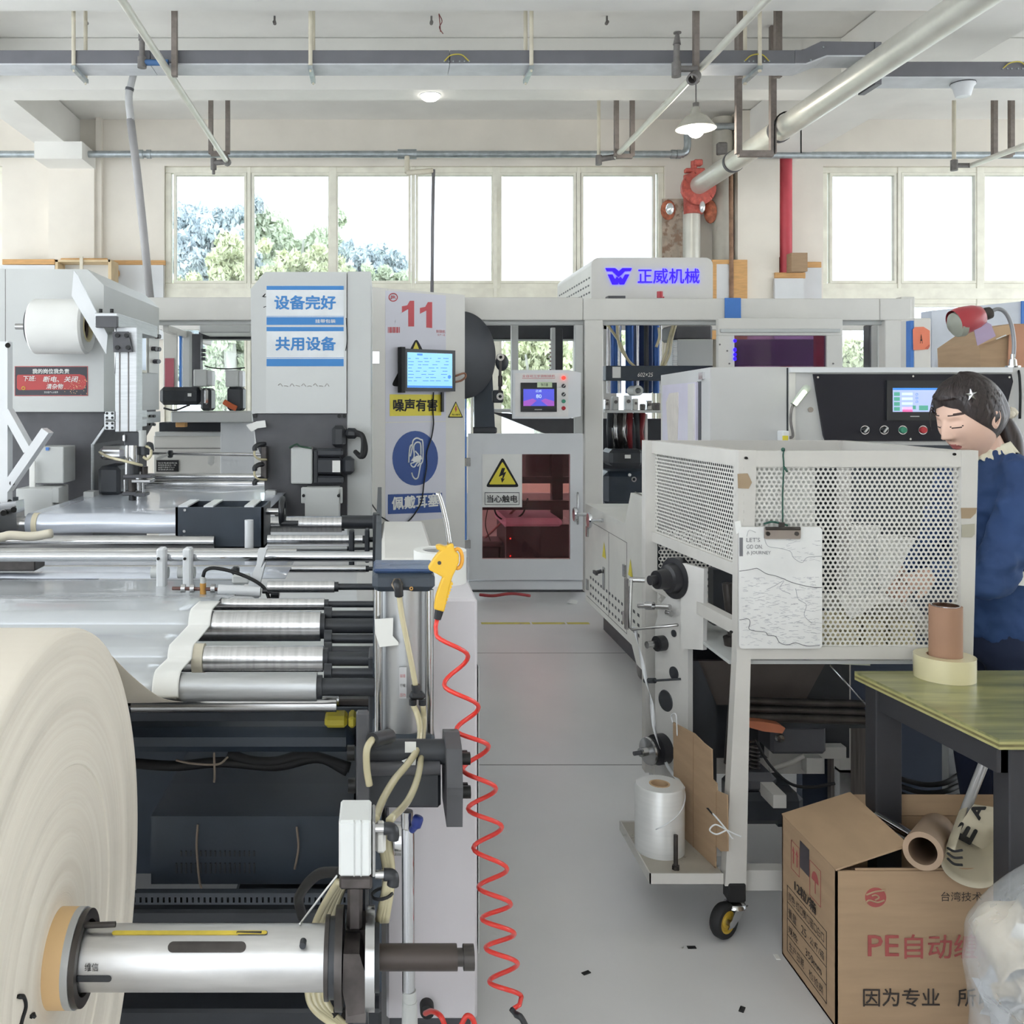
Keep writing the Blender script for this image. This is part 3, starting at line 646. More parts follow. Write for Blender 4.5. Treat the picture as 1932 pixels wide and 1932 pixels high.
M_ = thing('pump_motor', 'small dark pump with hose on the floor behind the left of the pink pane', 'motor', at(925, 1070, 8.4))
eb('pump_body', 905, 1030, 945, 1080, BLACK, 8.3, .3, .02, M_); eb('pump_cover', 905, 1022, 950, 1032, DARKP, 8.28, .34, .01, M_)
b = MB(); b.tube(cr([at(930, 935, 8.35), at(936, 970, 8.3), at(958, 982, 8.3), at(985, 970, 8.3), at(996, 940, 8.3)], 8), .008, 6); b.build('hose', BLKRUB, M_)
b = MB(); b.tube([at(908, 1022, 8.5), at(975, 958, 8.5)], .01, 6); b.build('brace_rod', mat('pink_grey_rod', (170, 130, 130), .6), M_)
b = MB(); b.tube(cr([at(922, 950, 8.25), at(916, 990, 8.25), at(925, 1020, 8.25)], 6), .004, 5); b.build('cable', BLKRUB, M_)
# right sliding door with smoky pane
Y2 = 7.22
SD = thing('sliding_door', 'white framed sliding guard door with a smoky purple pane', 'door', at(1472, 1110, Y2))
for q in ((1355, 600, 1590, 633), (1355, 633, 1386, 1000), (1560, 633, 1590, 1000), (1386, 692, 1560, 1000)):
    b = MB(); b.pb(*q, Y2, .05, .004); b.build('door_rail', WHITE2, SD)
b = MB(); b.pb(1360, 620, 1586, 627, Y2-.015, .02, .003); b.build('track', GREYP, SD)
b = MB(); b.pb(1384, 631, 1562, 694, Y2+.02, .004); b.build('pane', PURPG, SD)
eb('machine_back', 1386, 640, 1556, 690, mat('mauve_grey_machine', (130, 122, 140), .5), 8.4, .1, .01, SD); eb('red_post', 1540, 625, 1556, 700, mat('red_post', (200, 70, 76), .5), 7.7, .05, 0, SD)
p2 = PL(1386, Y2, 1560, Y2)
b = MB()
for y, r in ((643, 4), (660, 5), (669, 4), (677, 4.5)): p2.disc(b, 1386, y, 3.2, r*.8, .001, .006, 12)
b.build('led_letters', BLUEGLOW, SD)
for x, y in ((1376, 686), (1372, 662), (1572, 686), (1358, 650)):
    b = MB(); p2.disc(b, x, y, 1.6, 1.6, .004); b.build('screw', CAST, SD)
b = MB(); b.pb(1368, 562, 1398, 604, YE-.012, .01); tag(b.build('blue_tape', BLUEFILM), 'strip of blue tape wrapped over the enclosure top beam', 'tape')
for x in (1640,): eb('inner_post', x, 613, x+14, 700, DARKP, 7.9, .1)
eb('inner_post', 1655, 613, 1670, 700, GREYP, 7.7, .1)
# small inner gas struts panel near right end
# ---------------------------------------------------------------- sign box on the roof
YS = 7.75
B_ = thing('sign_box', 'white rounded sign box with glowing blue company lettering on the enclosure roof', 'sign', at(1230, 563, YS))
x0, x1 = AX(1116, YS), AX(1345, YS); z0, z1 = AZ(563, YS), AZ(486, YS); rr = .06
pr = [(x0, z0), (x1, z0), (x1, z1-rr)]+[(x1-rr+rr*math.sin(a), z1-rr+rr*math.cos(a)) for a in [PI/2-k*PI/10 for k in range(1, 6)]]+[(x0+rr-rr*math.sin(a), z1-rr+rr*math.cos(a)) for a in [k*PI/10 for k in range(0, 6)]]
b = MB(); b.prism(pr, 'y', YS, YS+1.5); b.build('box_body', WHITE2, B_)
b = MB()
for r_ in range(3):
    for k in range(14):
        yy = YS+.06+k*.1+.03*(r_ % 2); zc = z0+.05+r_*.06; b.box(x0-.002, x0+.01, yy, yy+.05, zc, zc+.014)
b.build('vent_slots', BLACK, B_, kind='stuff')
pb_ = PL(1116, YS, 1345, YS)
polyp(pb_, [(1142, 506), (1160, 506), (1167, 512), (1174, 506), (1192, 506), (1189, 512), (1179, 512), (1173, 518), (1167, 523), (1161, 518), (1155, 512), (1145, 512)], BLUEGLOW, B_, 'logo_wing', .01)
polyp(pb_, [(1146.5, 518), (1155, 518), (1160, 527), (1164, 522), (1167, 526), (1170, 522), (1174, 527), (1179, 518), (1187, 518), (1177, 537), (1169, 537), (1167, 533), (1165, 537), (1155, 537)], BLUEGLOW, B_, 'logo_point', .01)
pb_.text('正威机械', 1203, 507, 1319, 535, BLUEGLOW, B_, bold=.008, off=.008)
b = MB(); b.pb(1148, 558, 1180, 563, YE+.12, .1); tag(b.build('cable_gland_plate', DARKP), 'small dark plate on the enclosure roof under the blue logo', 'plate')
b = MB(); b.cyl(at(1245, 562, YE+.2), at(1245, 550, YE+.2), .024, n=16); b.cyl(at(1245, 561, YE+.2), at(1253, 561, YE+.2), .006, n=6); tag(b.build('beacon_lamp', REDBT), 'small red beacon on the enclosure roof below the blue lettering', 'lamp')
# ---------------------------------------------------------------- touch panel on its arm
YH = 7.0
HM = thing('touch_panel', 'white operator panel with blue touch screen and button column on the enclosure', 'control panel', at(1030, 790, YH))
b = MB(); b.ppoly([(968, 698), (1072, 698), (1096, 703), (1096, 785), (1072, 790), (968, 790)], YH, .06); b.build('panel_box', WHITEP, HM)
ph = PL(968, YH, 1072, YH)
rectp(ph, 972, 704, 1072, 786, mat('panel_face', (232, 230, 228), .4), HM, 'face_plate', .004)
sb = rectp(ph, 982, 722, 1050, 777, BLKPL, HM, 'screen_bezel', .008, .004)
rectp(ph, 987, 734, 1045, 766, SCRBL, sb, 'screen', .001, .0125)
polyp(ph, [(987, 766), (987, 757), (1005, 752), (1012, 756), (1000, 766)], mat('magenta_screen_glow', (160, 90, 190), .4, emit=.5), sb, 'screen_graphic', .0005, .0137); polyp(ph, [(1045, 766), (1045, 757), (1028, 752), (1020, 756), (1033, 766)], MATS['magenta_screen_glow'], sb, 'screen_graphic', .0005, .0137)
ph.text('80', 1011, 744, 1021, 751, SCRLT, sb, off=.0145); ph.text('正威', 1010, 735.5, 1021, 740, SCRLT, sb, off=.0145)
rectp(ph, 1008, 772, 1022, 773.4, GREYP, sb, 'maker_mark', .0004, .0121)
ph.text('全自动工字袋制袋机', 985, 707, 1047, 712, INKRED, HM, off=.005, bold=.0)
rectp(ph, 985, 713.5, 1047, 714.3, INKRED, HM, 'underline', .001, .004)
rectp(ph, 1013, 721, 1041, 731, mat('pale_green_note', (206, 222, 186), .8), HM, 'sticky_note', .001, .013); ph.text('9/18', 1020, 723, 1033, 729, INKBLK, HM, off=.0145)
for y, m in ((713, REDLIT), (728, BLKPL), (744, BLKPL), (757, GRNBT), (770, REDBT)):
    b = MB(); c = ph.pt(1063, y, .004); b.cyl(c, c+Vector((0, -.018, 0)), .0155, .013, n=16); o = b.build('button', m, HM)
    if m is BLKPL:
        b = MB(); b.bar(c+Vector((-.008, -.02, -.008)), c+Vector((.008, -.02, .008)), .006, .008, (0, 1, 0)); b.build('selector_lever', GREYP, o)
b = MB(); b.pb(1076, 735, 1092, 745, YH+.05, .4); b.build('arm', STEEL, HM)
# red air hose and things inside the upper opening
b = MB(); b.tube(cr([at(1097, 630, 7.7), at(1089, 650, 7.7), at(1090, 672, 7.7), at(1094, 690, 7.6)], 8), .014, 8); tag(b.build('air_hose', REDH), 'short bright red air hose inside the enclosure above the touch panel', 'hose')
IN = thing('inner_carriage', 'dark machine carriage with rails inside the enclosure behind the touch panel', 'machine part', at(1000, 820, 8.3))
eb('top_beam', 890, 613, 1100, 640, BLACK, 8.6, .3, .01, IN); eb('slide_post', 965, 613, 978, 780, GREYP, 7.9, .06, .004, IN); eb('slide_post', 1040, 618, 1048, 780, GREYP, 8.3, .05, .004, IN)
eb('dark_column', 1048, 620, 1062, 780, BLACK, 8.35, .1, .004, IN); eb('table_plate', 900, 772, 1090, 778, GREYP, 8.2, .4, .004, IN)
b = MB(); b.ppoly([(930, 778), (1090, 790), (1090, 818), (1030, 818)], 8.3, .2); b.build('lower_bracket', DARKP, IN)
for k in range(16): 
    b = MB(); b.pb(1036, 640+k*8, 1040, 643+k*8, 8.28, .02); b.build('rack_tooth', STEEL, IN)
eb('corner_box', 893, 614, 915, 640, DARKP, 7.7, .15, .01, IN)
# ---------------------------------------------------------------- black guard disc with crank link
dc = at(872, 670, 7.28); dn = Vector((-.62, -.78, 0)).normalized()
dn = Vector((.60, -.80, 0))
DG = thing('guard_disc', 'large black round drive disc beside cabinet eleven', 'disc', (dc.x, dc.y, dc.z-.35))
b = MB(); b.lathe([(0, .03), (.32, .03), (.335, .02), (.338, 0), (.335, -.02), (.32, -.03), (0, -.03)], dc, dn, 64); b.build('disc', mat('slate_black_disc', (44, 47, 54), .45, var=.05), DG)
b = MB(); b.ppoly([(893, 700), (928, 690), (934, 810), (896, 815)], 7.5, .08); b.build('column', BLUEBLK, DG)
b = MB(); b.pb(890, 806, 938, 818, 7.48, .1, .01); b.build('foot_plate', BLACK, DG)
c1, c2 = at(944, 674, 7.15), at(943, 748, 7.15)
b = MB(); b.sph(at(947, 684, 7.2), (.05, .03, .065), 16, 10); b.build('eccentric', BLACK, DG)
for c in (c1, c2):
    b = MB(); b.hollow(c+Vector((0, -.02, 0)), c+Vector((0, .02, 0)), .028, .012, 20); b.build('rod_end', STEEL, DG)
b = MB(); b.cyl(c1+Vector((0, 0, -.02)), c2+Vector((0, 0, .02)), .011, n=10); b.cyl(c1+Vector((0, 0, -.14)), c1+Vector((0, 0, -.22)), .017, n=6); b.build('link_rod', DSTEEL, DG)
b = MB(); b.pb(930, 736, 950, 760, 7.17, .08, .01); b.build('pivot_block', BLACK, DG)
# ---------------------------------------------------------------- interior of the right bay
R_ = thing('press_ram', 'blue twin column press ram behind the dark crossbeam in the right bay', 'machine part', at(1195, 950, 8.2))
for x0_, x1_, m in ((1152, 1172, BLUEP), (1180, 1196, BLUEP), (1215, 1224, BLKPL), (1232, 1244, BLUEP)):
    b = MB(); Yc = 8.3; c = at((x0_+x1_)/2, 700, Yc); r = (x1_-x0_)/2/F*Yc; b.cyl((c.x, Yc, AZ(742, Yc)), (c.x, Yc, AZ(600, Yc)), r, n=20); b.build('column', m, R_)
b = MB(); b.pb(1196, 600, 1234, 742, 8.4, .1, .02); b.build('ram_housing', mat('navy_housing', (36, 56, 96), .4), R_)
for x in (1147, 1168, 1203, 1246):
    b = MB(); c = at(x, 700, 8.2); b.cyl((c.x, 8.2, AZ(742, 8.2)), (c.x, 8.2, AZ(600, 8.2)), .012, n=10); b.build('guide_rod', STEEL, R_)
for pts in ([(1145, 612), (1160, 632), (1172, 652), (1184, 678), (1198, 692)], [(1164, 612), (1166, 640), (1172, 660), (1190, 686)], [(1270, 612), (1262, 640), (1258, 662), (1247, 692)], [(1275, 612), (1267, 642), (1263, 668), (1252, 692)], [(1243, 618), (1244, 636), (1238, 655)]):
    b = MB(); b.tube(cr([at(x, y, 8.0) for x, y in pts], 6), .012, 6); b.build('air_hose', TUBEC, R_)
C_ = thing('crossbeam', 'dark slate crossbeam with a paper tag and chalk writing in the right bay', 'beam', at(1200, 718, 7.8))
b = MB(); b.pb(1143, 690, 1345, 718, 7.75, .15, .004); b.build('beam_body', BLUEBLK, C_)
pc = PL(1143, 7.75, 1345, 7.75); rectp(pc, 1155.5, 692, 1171, 713, PAPERW, C_, 'paper_tag', .001)
pc.text('602×25', 1203, 703, 1232, 711, PAPERW, C_, off=.002, shear=.2)
eb('hopper', 1272, 612, 1345, 642, DARKP, 8.6, .4, .02, C_); eb('louvre_box', 1278, 640, 1345, 690, GREYP, 8.5, .3, .005, C_)
for k in range(12):
    b = MB(); b.pb(1270, 646+k*3.8, 1278, 648.4+k*3.8, 8.3, .03); b.build('scale_mark', PAPERW, C_)
T_ = thing('tool_shelf', 'grey shelf crowded with metal fittings and tubes under the crossbeam', 'shelf', at(1195, 780, 7.9))
b = MB(); b.pb(1141, 774, 1250, 779, 7.75, .3, .003); b.build('shelf_plate', GREYP, T_)
b = MB(); c = at(1204, 737, 7.8); b.hollow(c, c+Vector((0, .2, 0)), .043, .024, 24); tag(b.build('tube_coupling', GREYP), 'round grey tube end standing over the tool shelf', 'tube')
rs = random.Random(5)
for i, (x, w_, h_, m, nm) in enumerate(((1146, 9, 20, STEEL, 'leftmost steel block on the tool shelf'), (1162, 12, 26, GREYP, 'grey bracket second from the left on the tool shelf'), (1186, 13, 28, WHITEP, 'white box in the middle of the tool shelf'), (1200, 9, 22, WHITE2, 'narrow white box right of the middle on the tool shelf'), (1214, 8, 12, CAST, 'small cast fitting beside the narrow white box'), (1226, 10, 18, STEEL, 'steel block near the right of the tool shelf'), (1240, 12, 14, CAST, 'low cast part at the right end of the tool shelf'))):
    t = thing('fitting', nm, 'fitting', at(x, 774, 7.8), 'fittings on the tool shelf')
    b = MB(); b.pb(x-w_/2, 774-h_, x+w_/2, 774, 7.8, .06, .006); b.build('fitting_body', m, t)
    b = MB(); b.cyl(at(x, 774-h_*.6, 7.8), at(x, 774-h_*.6, 7.78), w_/F*7.8*.28, n=12); b.build('boss', DSTEEL, t)
L_ = thing('lower_drive', 'black lower drive with hanging levers and red handles in the right bay', 'machine part', at(1190, 1080, 8.0))
eb('back_plate', 1138, 790, 1330, 960, BLACK, 8.6, .1, 0, L_); eb('gear_case', 1150, 848, 1215, 880, BLACK, 7.9, .3, .03, L_); eb('base_case', 1140, 890, 1240, 955, BLUEBLK, 8.0, .4, .04, L_)
for k, (x, m) in enumerate(((1152, BLACK), (1160, STEEL), (1170, DSTEEL), (1178, STEEL), (1188, mat('dark_red_handle', (130, 34, 40), .5)), (1200, BLACK), (1212, MATS['dark_red_handle']))):
    b = MB(); b.tube([at(x, 780, 8.1), at(x+(k % 3-1)*3, 815, 8.05), at(x+(k % 2)*5, 846, 8.1)], [.03, .022, .026], 8); b.build('lever', m, L_)
eb('white_bracket', 1200, 781, 1222, 785, PAPERW, 8.1, .03, 0, L_); eb('white_bracket', 1218, 785, 1222, 835, PAPERW, 8.1, .03, 0, L_)
b = MB(); c = at(1195, 904, 8.0); b.hollow(c+Vector((0, -.02, 0)), c, .022, .012, 16); b.build('ring_nut', STEEL, L_)
b = MB(); c = at(1188, 896, 8.0); b.sph(c, .014, 10, 8); b.build('white_knob', PAPERW, L_)
eb('label_tag', 1179, 858, 1190, 865, PAPERW, 7.89, .005, 0, L_)
# ---------------------------------------------------------------- cabinet eleven, turned to the right
K = thing('electrical_cabinet', 'white electrical cabinet numbered eleven with noise warning signs and a tablet', 'cabinet', at(790, 1180, 6.9))
pk = PL(703, 6.7, 877, 7.2)
A_, B2 = pk.pt(703, 600), pk.pt(877, 600); back = -pk.N*.2
b = MB(); z1 = 2.35; q = [Vector((A_.x, A_.y, 0)), Vector((B2.x, B2.y, 0))]; q = q+[q[1]+back, q[0]+back]
b.add([v+Vector((0, 0, z)) for z in (0.03, z1) for v in q], [[0, 1, 2, 3], [4, 5, 6, 7], [0, 1, 5, 4], [1, 2, 6, 5], [2, 3, 7, 6], [3, 0, 4, 7]]); b.build('cabinet_body', WHITE2, K)
sh = mat('lilac_white_sheet', (214, 214, 224), .5, var=.01)
rectp(pk, 727, 548, 841, 796, sh, K, 'sheet', .0015); rectp(pk, 727, 798, 841, 988, sh, K, 'sheet', .0015)
o2 = .002
polyp(pk, [(758, 578), (768, 576), (773, 567.5), (781, 567.5), (781, 616), (770, 616), (770, 583), (758, 590)], INKRED, K, 'numeral_one', .001, o2); polyp(pk, [(792, 581), (802, 579), (807, 570), (815, 570), (815, 619), (804, 618), (804, 586), (792, 592)], INKRED, K, 'numeral_one', .001, o2)
b = MB(); b.tube([pk.pt(741.5+8*math.cos(a), 561+7.2*math.sin(a), o2) for a in [k*PI/12 for k in range(24)]], .004, 4, True); b.build('logo_ring', INKRED, K)
pk.text('JR', 736, 557.5, 746.5, 564.5, INKRED, K, bold=.01, off=o2+.001)
for k in range(11): rectp(pk, 731.5+k*2.1, 617, 732.4+k*2.1+(k % 3)*.5, 628, INKRED, K, 'barcode_bar', .0005, o2)
pk.text('制袋机', 822.5, 622, 839.5, 628, INKRED, K, off=o2+.001); pk.text('生产一线', 825, 630, 839, 633.5, INKRED, K, off=o2+.001)
W1 = rectp(pk, 735, 744, 832, 785, YELS, K, 'noise_sign', .001, o2); pk.text('噪声有害', 741.5, 753, 824, 776, INKBLK, W1, bold=.022, off=o2+.002)
polyp(pk, rtri(785, 637, 737, 833, 729, 6), INKBLK, K, 'hazard_triangle', .001, o2); polyp(pk, rtri(784.5, 645, 766, 803, 690, 1), YELS, K, 'hazard_triangle_face', .0006, o2+.001)
W2 = polyp(pk, rtri(859.5, 757, 844.5, 873.5, 788, .8), INKBLK, K, 'shock_triangle', .001, o2); polyp(pk, rtri(859.5, 760, 847, 871, 786, .8), YELS, W2, 'triangle_face', .0006, o2+.001)
polyp(pk, [(859, 766), (861, 766), (860, 771), (862, 771), (859, 778), (858.5, 773), (857, 773)], INKRED, W2, 'lightning_bolt', .0006, o2+.002); pk.text('当心触电', 852, 780.5, 867.5, 784, INKBLK, W2, off=o2+.0025)
W3 = discp(pk, 783, 864.5, 43, 51.5, NAVY, K, 'ear_protection_sign', .001, o2)
def u(x, y): return (700+x/6.9, 780+y/6.9)
b = MB()
for pts in ([(485, 640), (492, 520), (505, 430), (530, 415), (520, 500), (505, 560)], [(555, 640), (512, 655), (530, 690), (560, 695), (590, 650), (640, 620)], [(520, 620), (555, 560), (550, 440), (570, 390), (605, 375), (640, 400), (645, 540)],
            [(530, 420), (545, 350), (590, 322), (640, 340), (668, 370), (670, 600), (640, 670), (615, 800), (600, 840), (570, 852), (540, 820), (525, 770)], [(570, 490), (605, 530), (615, 550)], [(600, 690), (635, 640)]):
    pk.tube(b, [u(*p) for p in pts], .006, o2+.001, 5, 5)
pk.poly(b, [u(*p) for p in ((545, 580), (590, 550), (650, 545), (660, 590), (630, 625), (560, 640), (535, 615))], .001, o2+.001); b.build('ear_drawing', PAPERW, W3)
W4 = polyp(pk, [(731.5, 933), (833.5, 929.5), (833.5, 966.5), (731.5, 970)], NAVY, K, 'earplug_sign', .001, o2); pk.text('佩戴耳塞', 739, 938, 827, 962, PAPERW, W4, bold=.022, off=o2+.002)
b = MB(); pk.rect(b, 703, 663, 714, 686, .012); b.build('hinge', STEEL, K); b = MB(); pk.rect(b, 731.5, 545, 732, 1040, .001); b.build('door_seam', GREYP, K)
TB = thing('tablet', 'black tablet with light blue screen mounted on cabinet eleven', 'tablet', pk.pt(800, 741))
b = MB(); pk.rect(b, 752, 658, 851, 738, .03, .02); b.build('tablet_case', BLKPL, TB)
b = MB(); pk.rect(b, 749, 655, 756, 741, .045, .01); b.build('side_grip', BLKRUB, TB)
rectp(pk, 760.5, 665, 845, 731.5, SCRCY, TB, 'screen', .001, .0505); rectp(pk, 760.5, 727.5, 845, 731.5, SCRDB, TB, 'task_bar', .0006, .0517); rectp(pk, 779, 667.5, 789, 671, SCRDB, TB, 'tab', .0006, .0517)
rs = random.Random(3); b = MB()
for r_ in range(8):
    x = 762
    while x < 835:
        L = rs.uniform(3, 12); pk.rect(b, x, 676+r_*6, min(x+L, 838), 677.2+r_*6, .0004, .0517); x += L+rs.uniform(2, 14)
b.build('screen_lines', SCRDB, TB); discp(pk, 839.5, 711.5, 3, 3.4, SCRDB, TB, 'assist_dot', .0006, .0517)
b = MB(); pk.tube(b, [(852, 721), (864, 718), (872, 711), (869, 704.5), (852, 710)], .008, .04); b.build('strap', mat('brown_leather_strap', (150, 104, 80), .6), TB)
b = MB(); pk.rect(b, 829.5, 740, 833, 777, .02, .01); b.build('stylus', BLKPL, TB)
CB = thing('tablet_cable', 'thin dark cable trailing down from the tablet over the ear protection sign', 'cable', pk.pt(790, 1000))
b = MB(); pk.tube(b, [(816, 740), (815, 775), (816, 800), (812, 826), (803, 855), (803, 880), (798, 912), (796, 930), (792, 950), (780, 970), (766, 985), (748, 993), (732, 984), (716, 974)], .005, .012); b.tube(cr([pk.pt(716, 974, .012), at(706, 958, 6.3), at(690, 938, 6.0), at(675, 935, 5.8), at(662, 945, 5.6)], 6), .005, 5); b.build('cable_run', BLKRUB, CB)
# ================================================================ left press head
def fb(par, nm, px0, py0, px1, py1, Y, d, m, bev=.004, lab=None):
    b = MB(); b.pb(px0, py0, px1, py1, Y, d, bev); return b.build(nm, m, par, lab)
def fc(par, nm, x, y0, y1, r, Y, m, n=16):
    """upright cylinder seen at column x"""
    b = MB(); b.cyl((AX(x, Y), Y, AZ(y1, Y)), (AX(x, Y), Y, AZ(y0, Y)), r/F*Y, n=n); return b.build(nm, m, par)
YP = 5.4
P1 = thing('press_machine', 'grey press head with red notice and a white label roll on its front', 'machine', at(120, 1200, YP))
x0 = AX(-120, YP)
b = MB(); b.ppoly([(-120, 506), (165, 508), (196, 538), (196, 777), (-120, 777)], YP, 1.34); b.build('housing', GREYP, P1)
b = MB(); b.pb(9.5, 508, 10.5, 777, YP-.001, .002); b.build('panel_seam', CAST, P1)
b = MB(); b.ppoly([(-120, 777), (196, 777), (196, 800), (175, 838), (175, 1100), (-120, 1100)], YP+.04, 1.25); b.build('lower_body', DARKP, P1)
b = MB(); b.box(AX(175, YP+.04)-.004, AX(175, YP+.04)+.004, YP+.02, YP+.05, AZ(945, YP), AZ(838, YP)); b.bar(at(176, 838, YP+.03), at(198, 806, YP+.03), .012, .02, (0, 1, 0)); b.build('edge_trim', ALU, P1)
pf = PL(0, YP, 196, YP); pS = PL(196, YP, 300, YP+1.34)
rectp(pS, 196.5, 781, 300, 806, ALU, P1, 'side_plate', .01)
for x, y in ((280, 785), (286, 785), (280, 801), (286, 801)): discp(pS, x, y, 2.2, 2.8, BOLT, P1, 'bolt', .012, .01)
fr = rectp(pS, 256, 606, 275, 702, FRAME_W, P1, 'inspection_window', .008); rectp(pS, 258, 611, 273, 697, mat('pale_blue_pane', (168, 188, 210), .15), fr, 'pane', .002, .008)
cbx = rectp(pS, 278.5, 617, 295.5, 703, WHITE2, P1, 'control_plate', .01)
for x, y, w_ in ((284.5, 633, 2.7), (291, 635, 2.7), (284.5, 658, 2.7), (291, 659, 2.7), (289, 682, 4)): discp(pS, x, y, w_, 4.2, DARKP, cbx, 'switch', .03, .01)
# notice
NT = rectp(pf, 28, 691, 166, 747, mat('notice_navy', (38, 36, 48), .35), P1, 'notice', .002)
for q in ((28, 691, 166, 692.2), (28, 745.8, 166, 747), (28, 691, 29, 747), (165, 691, 166, 747)): rectp(pf, *q, mat('notice_edge', (196, 84, 80), .4), NT, 'notice_edge', .001, .002)
rp = [(32, 710), (34, 707), (150, 706), (160, 709), (163, 716), (163, 727), (157, 735), (36, 736), (32, 732)]
polyp(pf, rp, mat('notice_red', (184, 52, 50), .35), NT, 'red_panel', .001, .002)
pf.text('我的岗位我负责', 62, 696, 131, 705, PAPERW, NT, bold=.02, off=.004); pf.text('下班:', 45, 709, 68, 719, PAPERW, NT, bold=.01, off=.004, shear=.2); pf.text('断电、关闭', 82, 710, 148, 721, PAPERW, NT, bold=.01, off=.004, shear=.2); pf.text('清杂物', 88, 724, 120, 734, PAPERW, NT, bold=.01, off=.004, shear=.2); pf.text('安全生产人人有责', 84, 738, 110, 742, PAPERW, NT, off=.004)
b = MB(); rs = random.Random(9)
for k in range(110):
    x, y = rs.uniform(118, 164), rs.uniform(716, 745)
    if rs.random() < (x-112)/52: s_ = rs.uniform(.4, 1.1); pf.disc(b, x, y, s_, s_, .0006, .0036, 5)
b.build('gold_speckles', mat('gold_print', (226, 180, 130), .4), NT, kind='stuff')
b = MB(); b.tube([pf.pt(44.7+3*math.cos(a), 732.5+3*math.sin(a), .004) for a in [k*PI/8 for k in range(16)]], .002, 4, True); b.build('notice_badge', YELS, NT)
# label roll on the front
yr = 5.21; RC = at(115, 616, yr); xl, xr = AX(64, yr), AX(166, yr); rad = 52/F*yr
LR = thing('label_roll', 'white label roll hung on the front of the left press head', 'roll', (RC.x, yr, RC.z-rad))
b = MB(); L_ = xr-xl; b.lathe([(rad*.55, 0), (rad-.012, 0), (rad, .012), (rad, L_-.012), (rad-.012, L_), (rad*.55, L_)], (xl, yr, RC.z), (1, 0, 0), 48); b.build('label_web', PAPERW, LR)
b = MB(); b.hollow((xl+.02, yr, RC.z), (xr+.004, yr, RC.z), rad*.56, rad*.5, 32); b.build('core', mat('cream_core', (226, 214, 170), .7), LR)
b = MB(); b.hollow((xl+.02, yr, RC.z), (xr-.02, yr, RC.z), rad*.49, rad*.2, 32); b.build('core_inside', mat('dark_brown_core', (74, 62, 56), .8), LR)
RH = thing('roll_hub', 'black hub and steel spindle holding the white label roll', 'spindle', (xl, yr, RC.z-.1))
b = MB(); b.cyl((xl-.1, yr, RC.z), (xl, yr, RC.z), .017, n=16); b.build('spindle', STEEL, RH)
b = MB(); b.cyl((xl-.045, yr, RC.z), (xl-.02, yr, RC.z), .04, n=20); b.cyl((xl-.018, yr, RC.z), (xl-.002, yr, RC.z), .11, n=28); b.build('hub_flange', BLACK, RH)
b = MB(); b.pb(54, 640, 68, 652, yr, .05, .008); b.build('clamp_foot', BLACK, RH)
AF = thing('label_applicator', 'aluminium profile label applicator with deflector plate in front of the left press', 'machine part', at(235, 960, 5.1))
b = MB(); b.ppoly([(139, 510), (146, 519), (203, 632), (200, 668), (135, 558)], 5.08, .012); b.build('deflector_plate', WHITEP, AF)
b = MB(); b.pb(180, 596, 221, 618, 4.98, .03, .003); b.build('profile_end', DARKP, AF)
b = MB(); b.pb(178, 590, 221, 617, 5.0, .9, .004); b.build('cross_profile', ALU, AF)
for x in (190, 211):
    b = MB(); c = at(x, 590, 5.05); b.cyl(c, c+Vector((0, 0, .02)), .01, n=10); b.build('bolt', BOLT, AF)
b = MB()
b.pb(217, 617, 258, 815, 5.06, .12, .003); b.build('upright_profile', ALU, AF)
for x in (225.5, 242):
    b = MB(); b.pb(x-1, 664, x+1, 814, 5.055, .006); b.build('profile_groove', CAST, AF)
bk = polyp(PL(214, 5.04, 252, 5.04), [(214, 626), (243, 626), (251, 664), (216, 665)], DARKP, AF, 'corner_bracket', .02)
for x, y in ((222, 633), (239, 633), (222, 656), (242, 656)):
    b = MB(); c = at(x, y, 5.02); b.cyl(c, c+Vector((0, -.012, 0)), .012, n=10); b.build('bolt', BOLT, bk)
for y in (784, 803):
    b = MB(); b.pb(198, y-8, 216, y+8, 5.05, .7, .003); o = b.build('lower_profile', ALU, AF)
    for dx, dy in ((-5, -4), (5, -4), (-5, 4), (5, 4)):
        b = MB(); c = at(207+dx, y+dy, 5.05); b.cyl(c, c+Vector((0, -.003, 0)), .007, n=8); b.build('profile_hole', BOLT, o)
b = MB(); b.ppoly([(216, 705), (220, 617), (216, 617)], 5.06, .01); b.build('gusset', STEEL, AF)
PU = thing('punch_unit', 'black pneumatic punch unit with hoses hanging over the film', 'machine part', at(255, 960, 5.0))
fb(PU, 'mount_block', 234, 815, 262, 842, 5.04, .14, BLACK); fb(PU, 'clamp_plate', 231, 820, 236, 833, 5.02, .06, STEEL)
for x, y0, y1, r, m in ((240, 840, 900, 4, STEEL), (252, 840, 872, 9, STEEL), (268, 812, 842, 8, GREYP), (272, 842, 858, 10, BLACK), (252, 872, 895, 12, BLKPL), (249, 905, 930, 7, DSTEEL), (262, 890, 925, 6, STEEL), (272, 880, 902, 7, DSTEEL), (270, 905, 930, 3, STEEL), (236, 905, 932, 3, STEEL), (250, 930, 955, 6.5, BLKPL), (261, 930, 950, 4, STEEL), (249, 955, 962, 2, STEEL)):
    fc(PU, 'piston' if r < 5 else 'cylinder', x, y0, y1, r, 5.05+.01*(x % 3), m)
for y, xa, xb in ((896, 232, 285), (905, 248, 284), (929, 230, 256), (931, 252, 274)): fb(PU, 'crossplate', xa, y, xb, y+6, 5.0, .1, DARKP if y != 905 else STEEL, .003)
b = MB(); b.tube(cr([at(188, 853, 5.3), at(205, 862, 5.1), at(232, 869, 4.98), at(256, 875, 4.97), at(268, 878, 5.0)], 6), .008, 6); b.build('air_hose', TUBEC, PU)
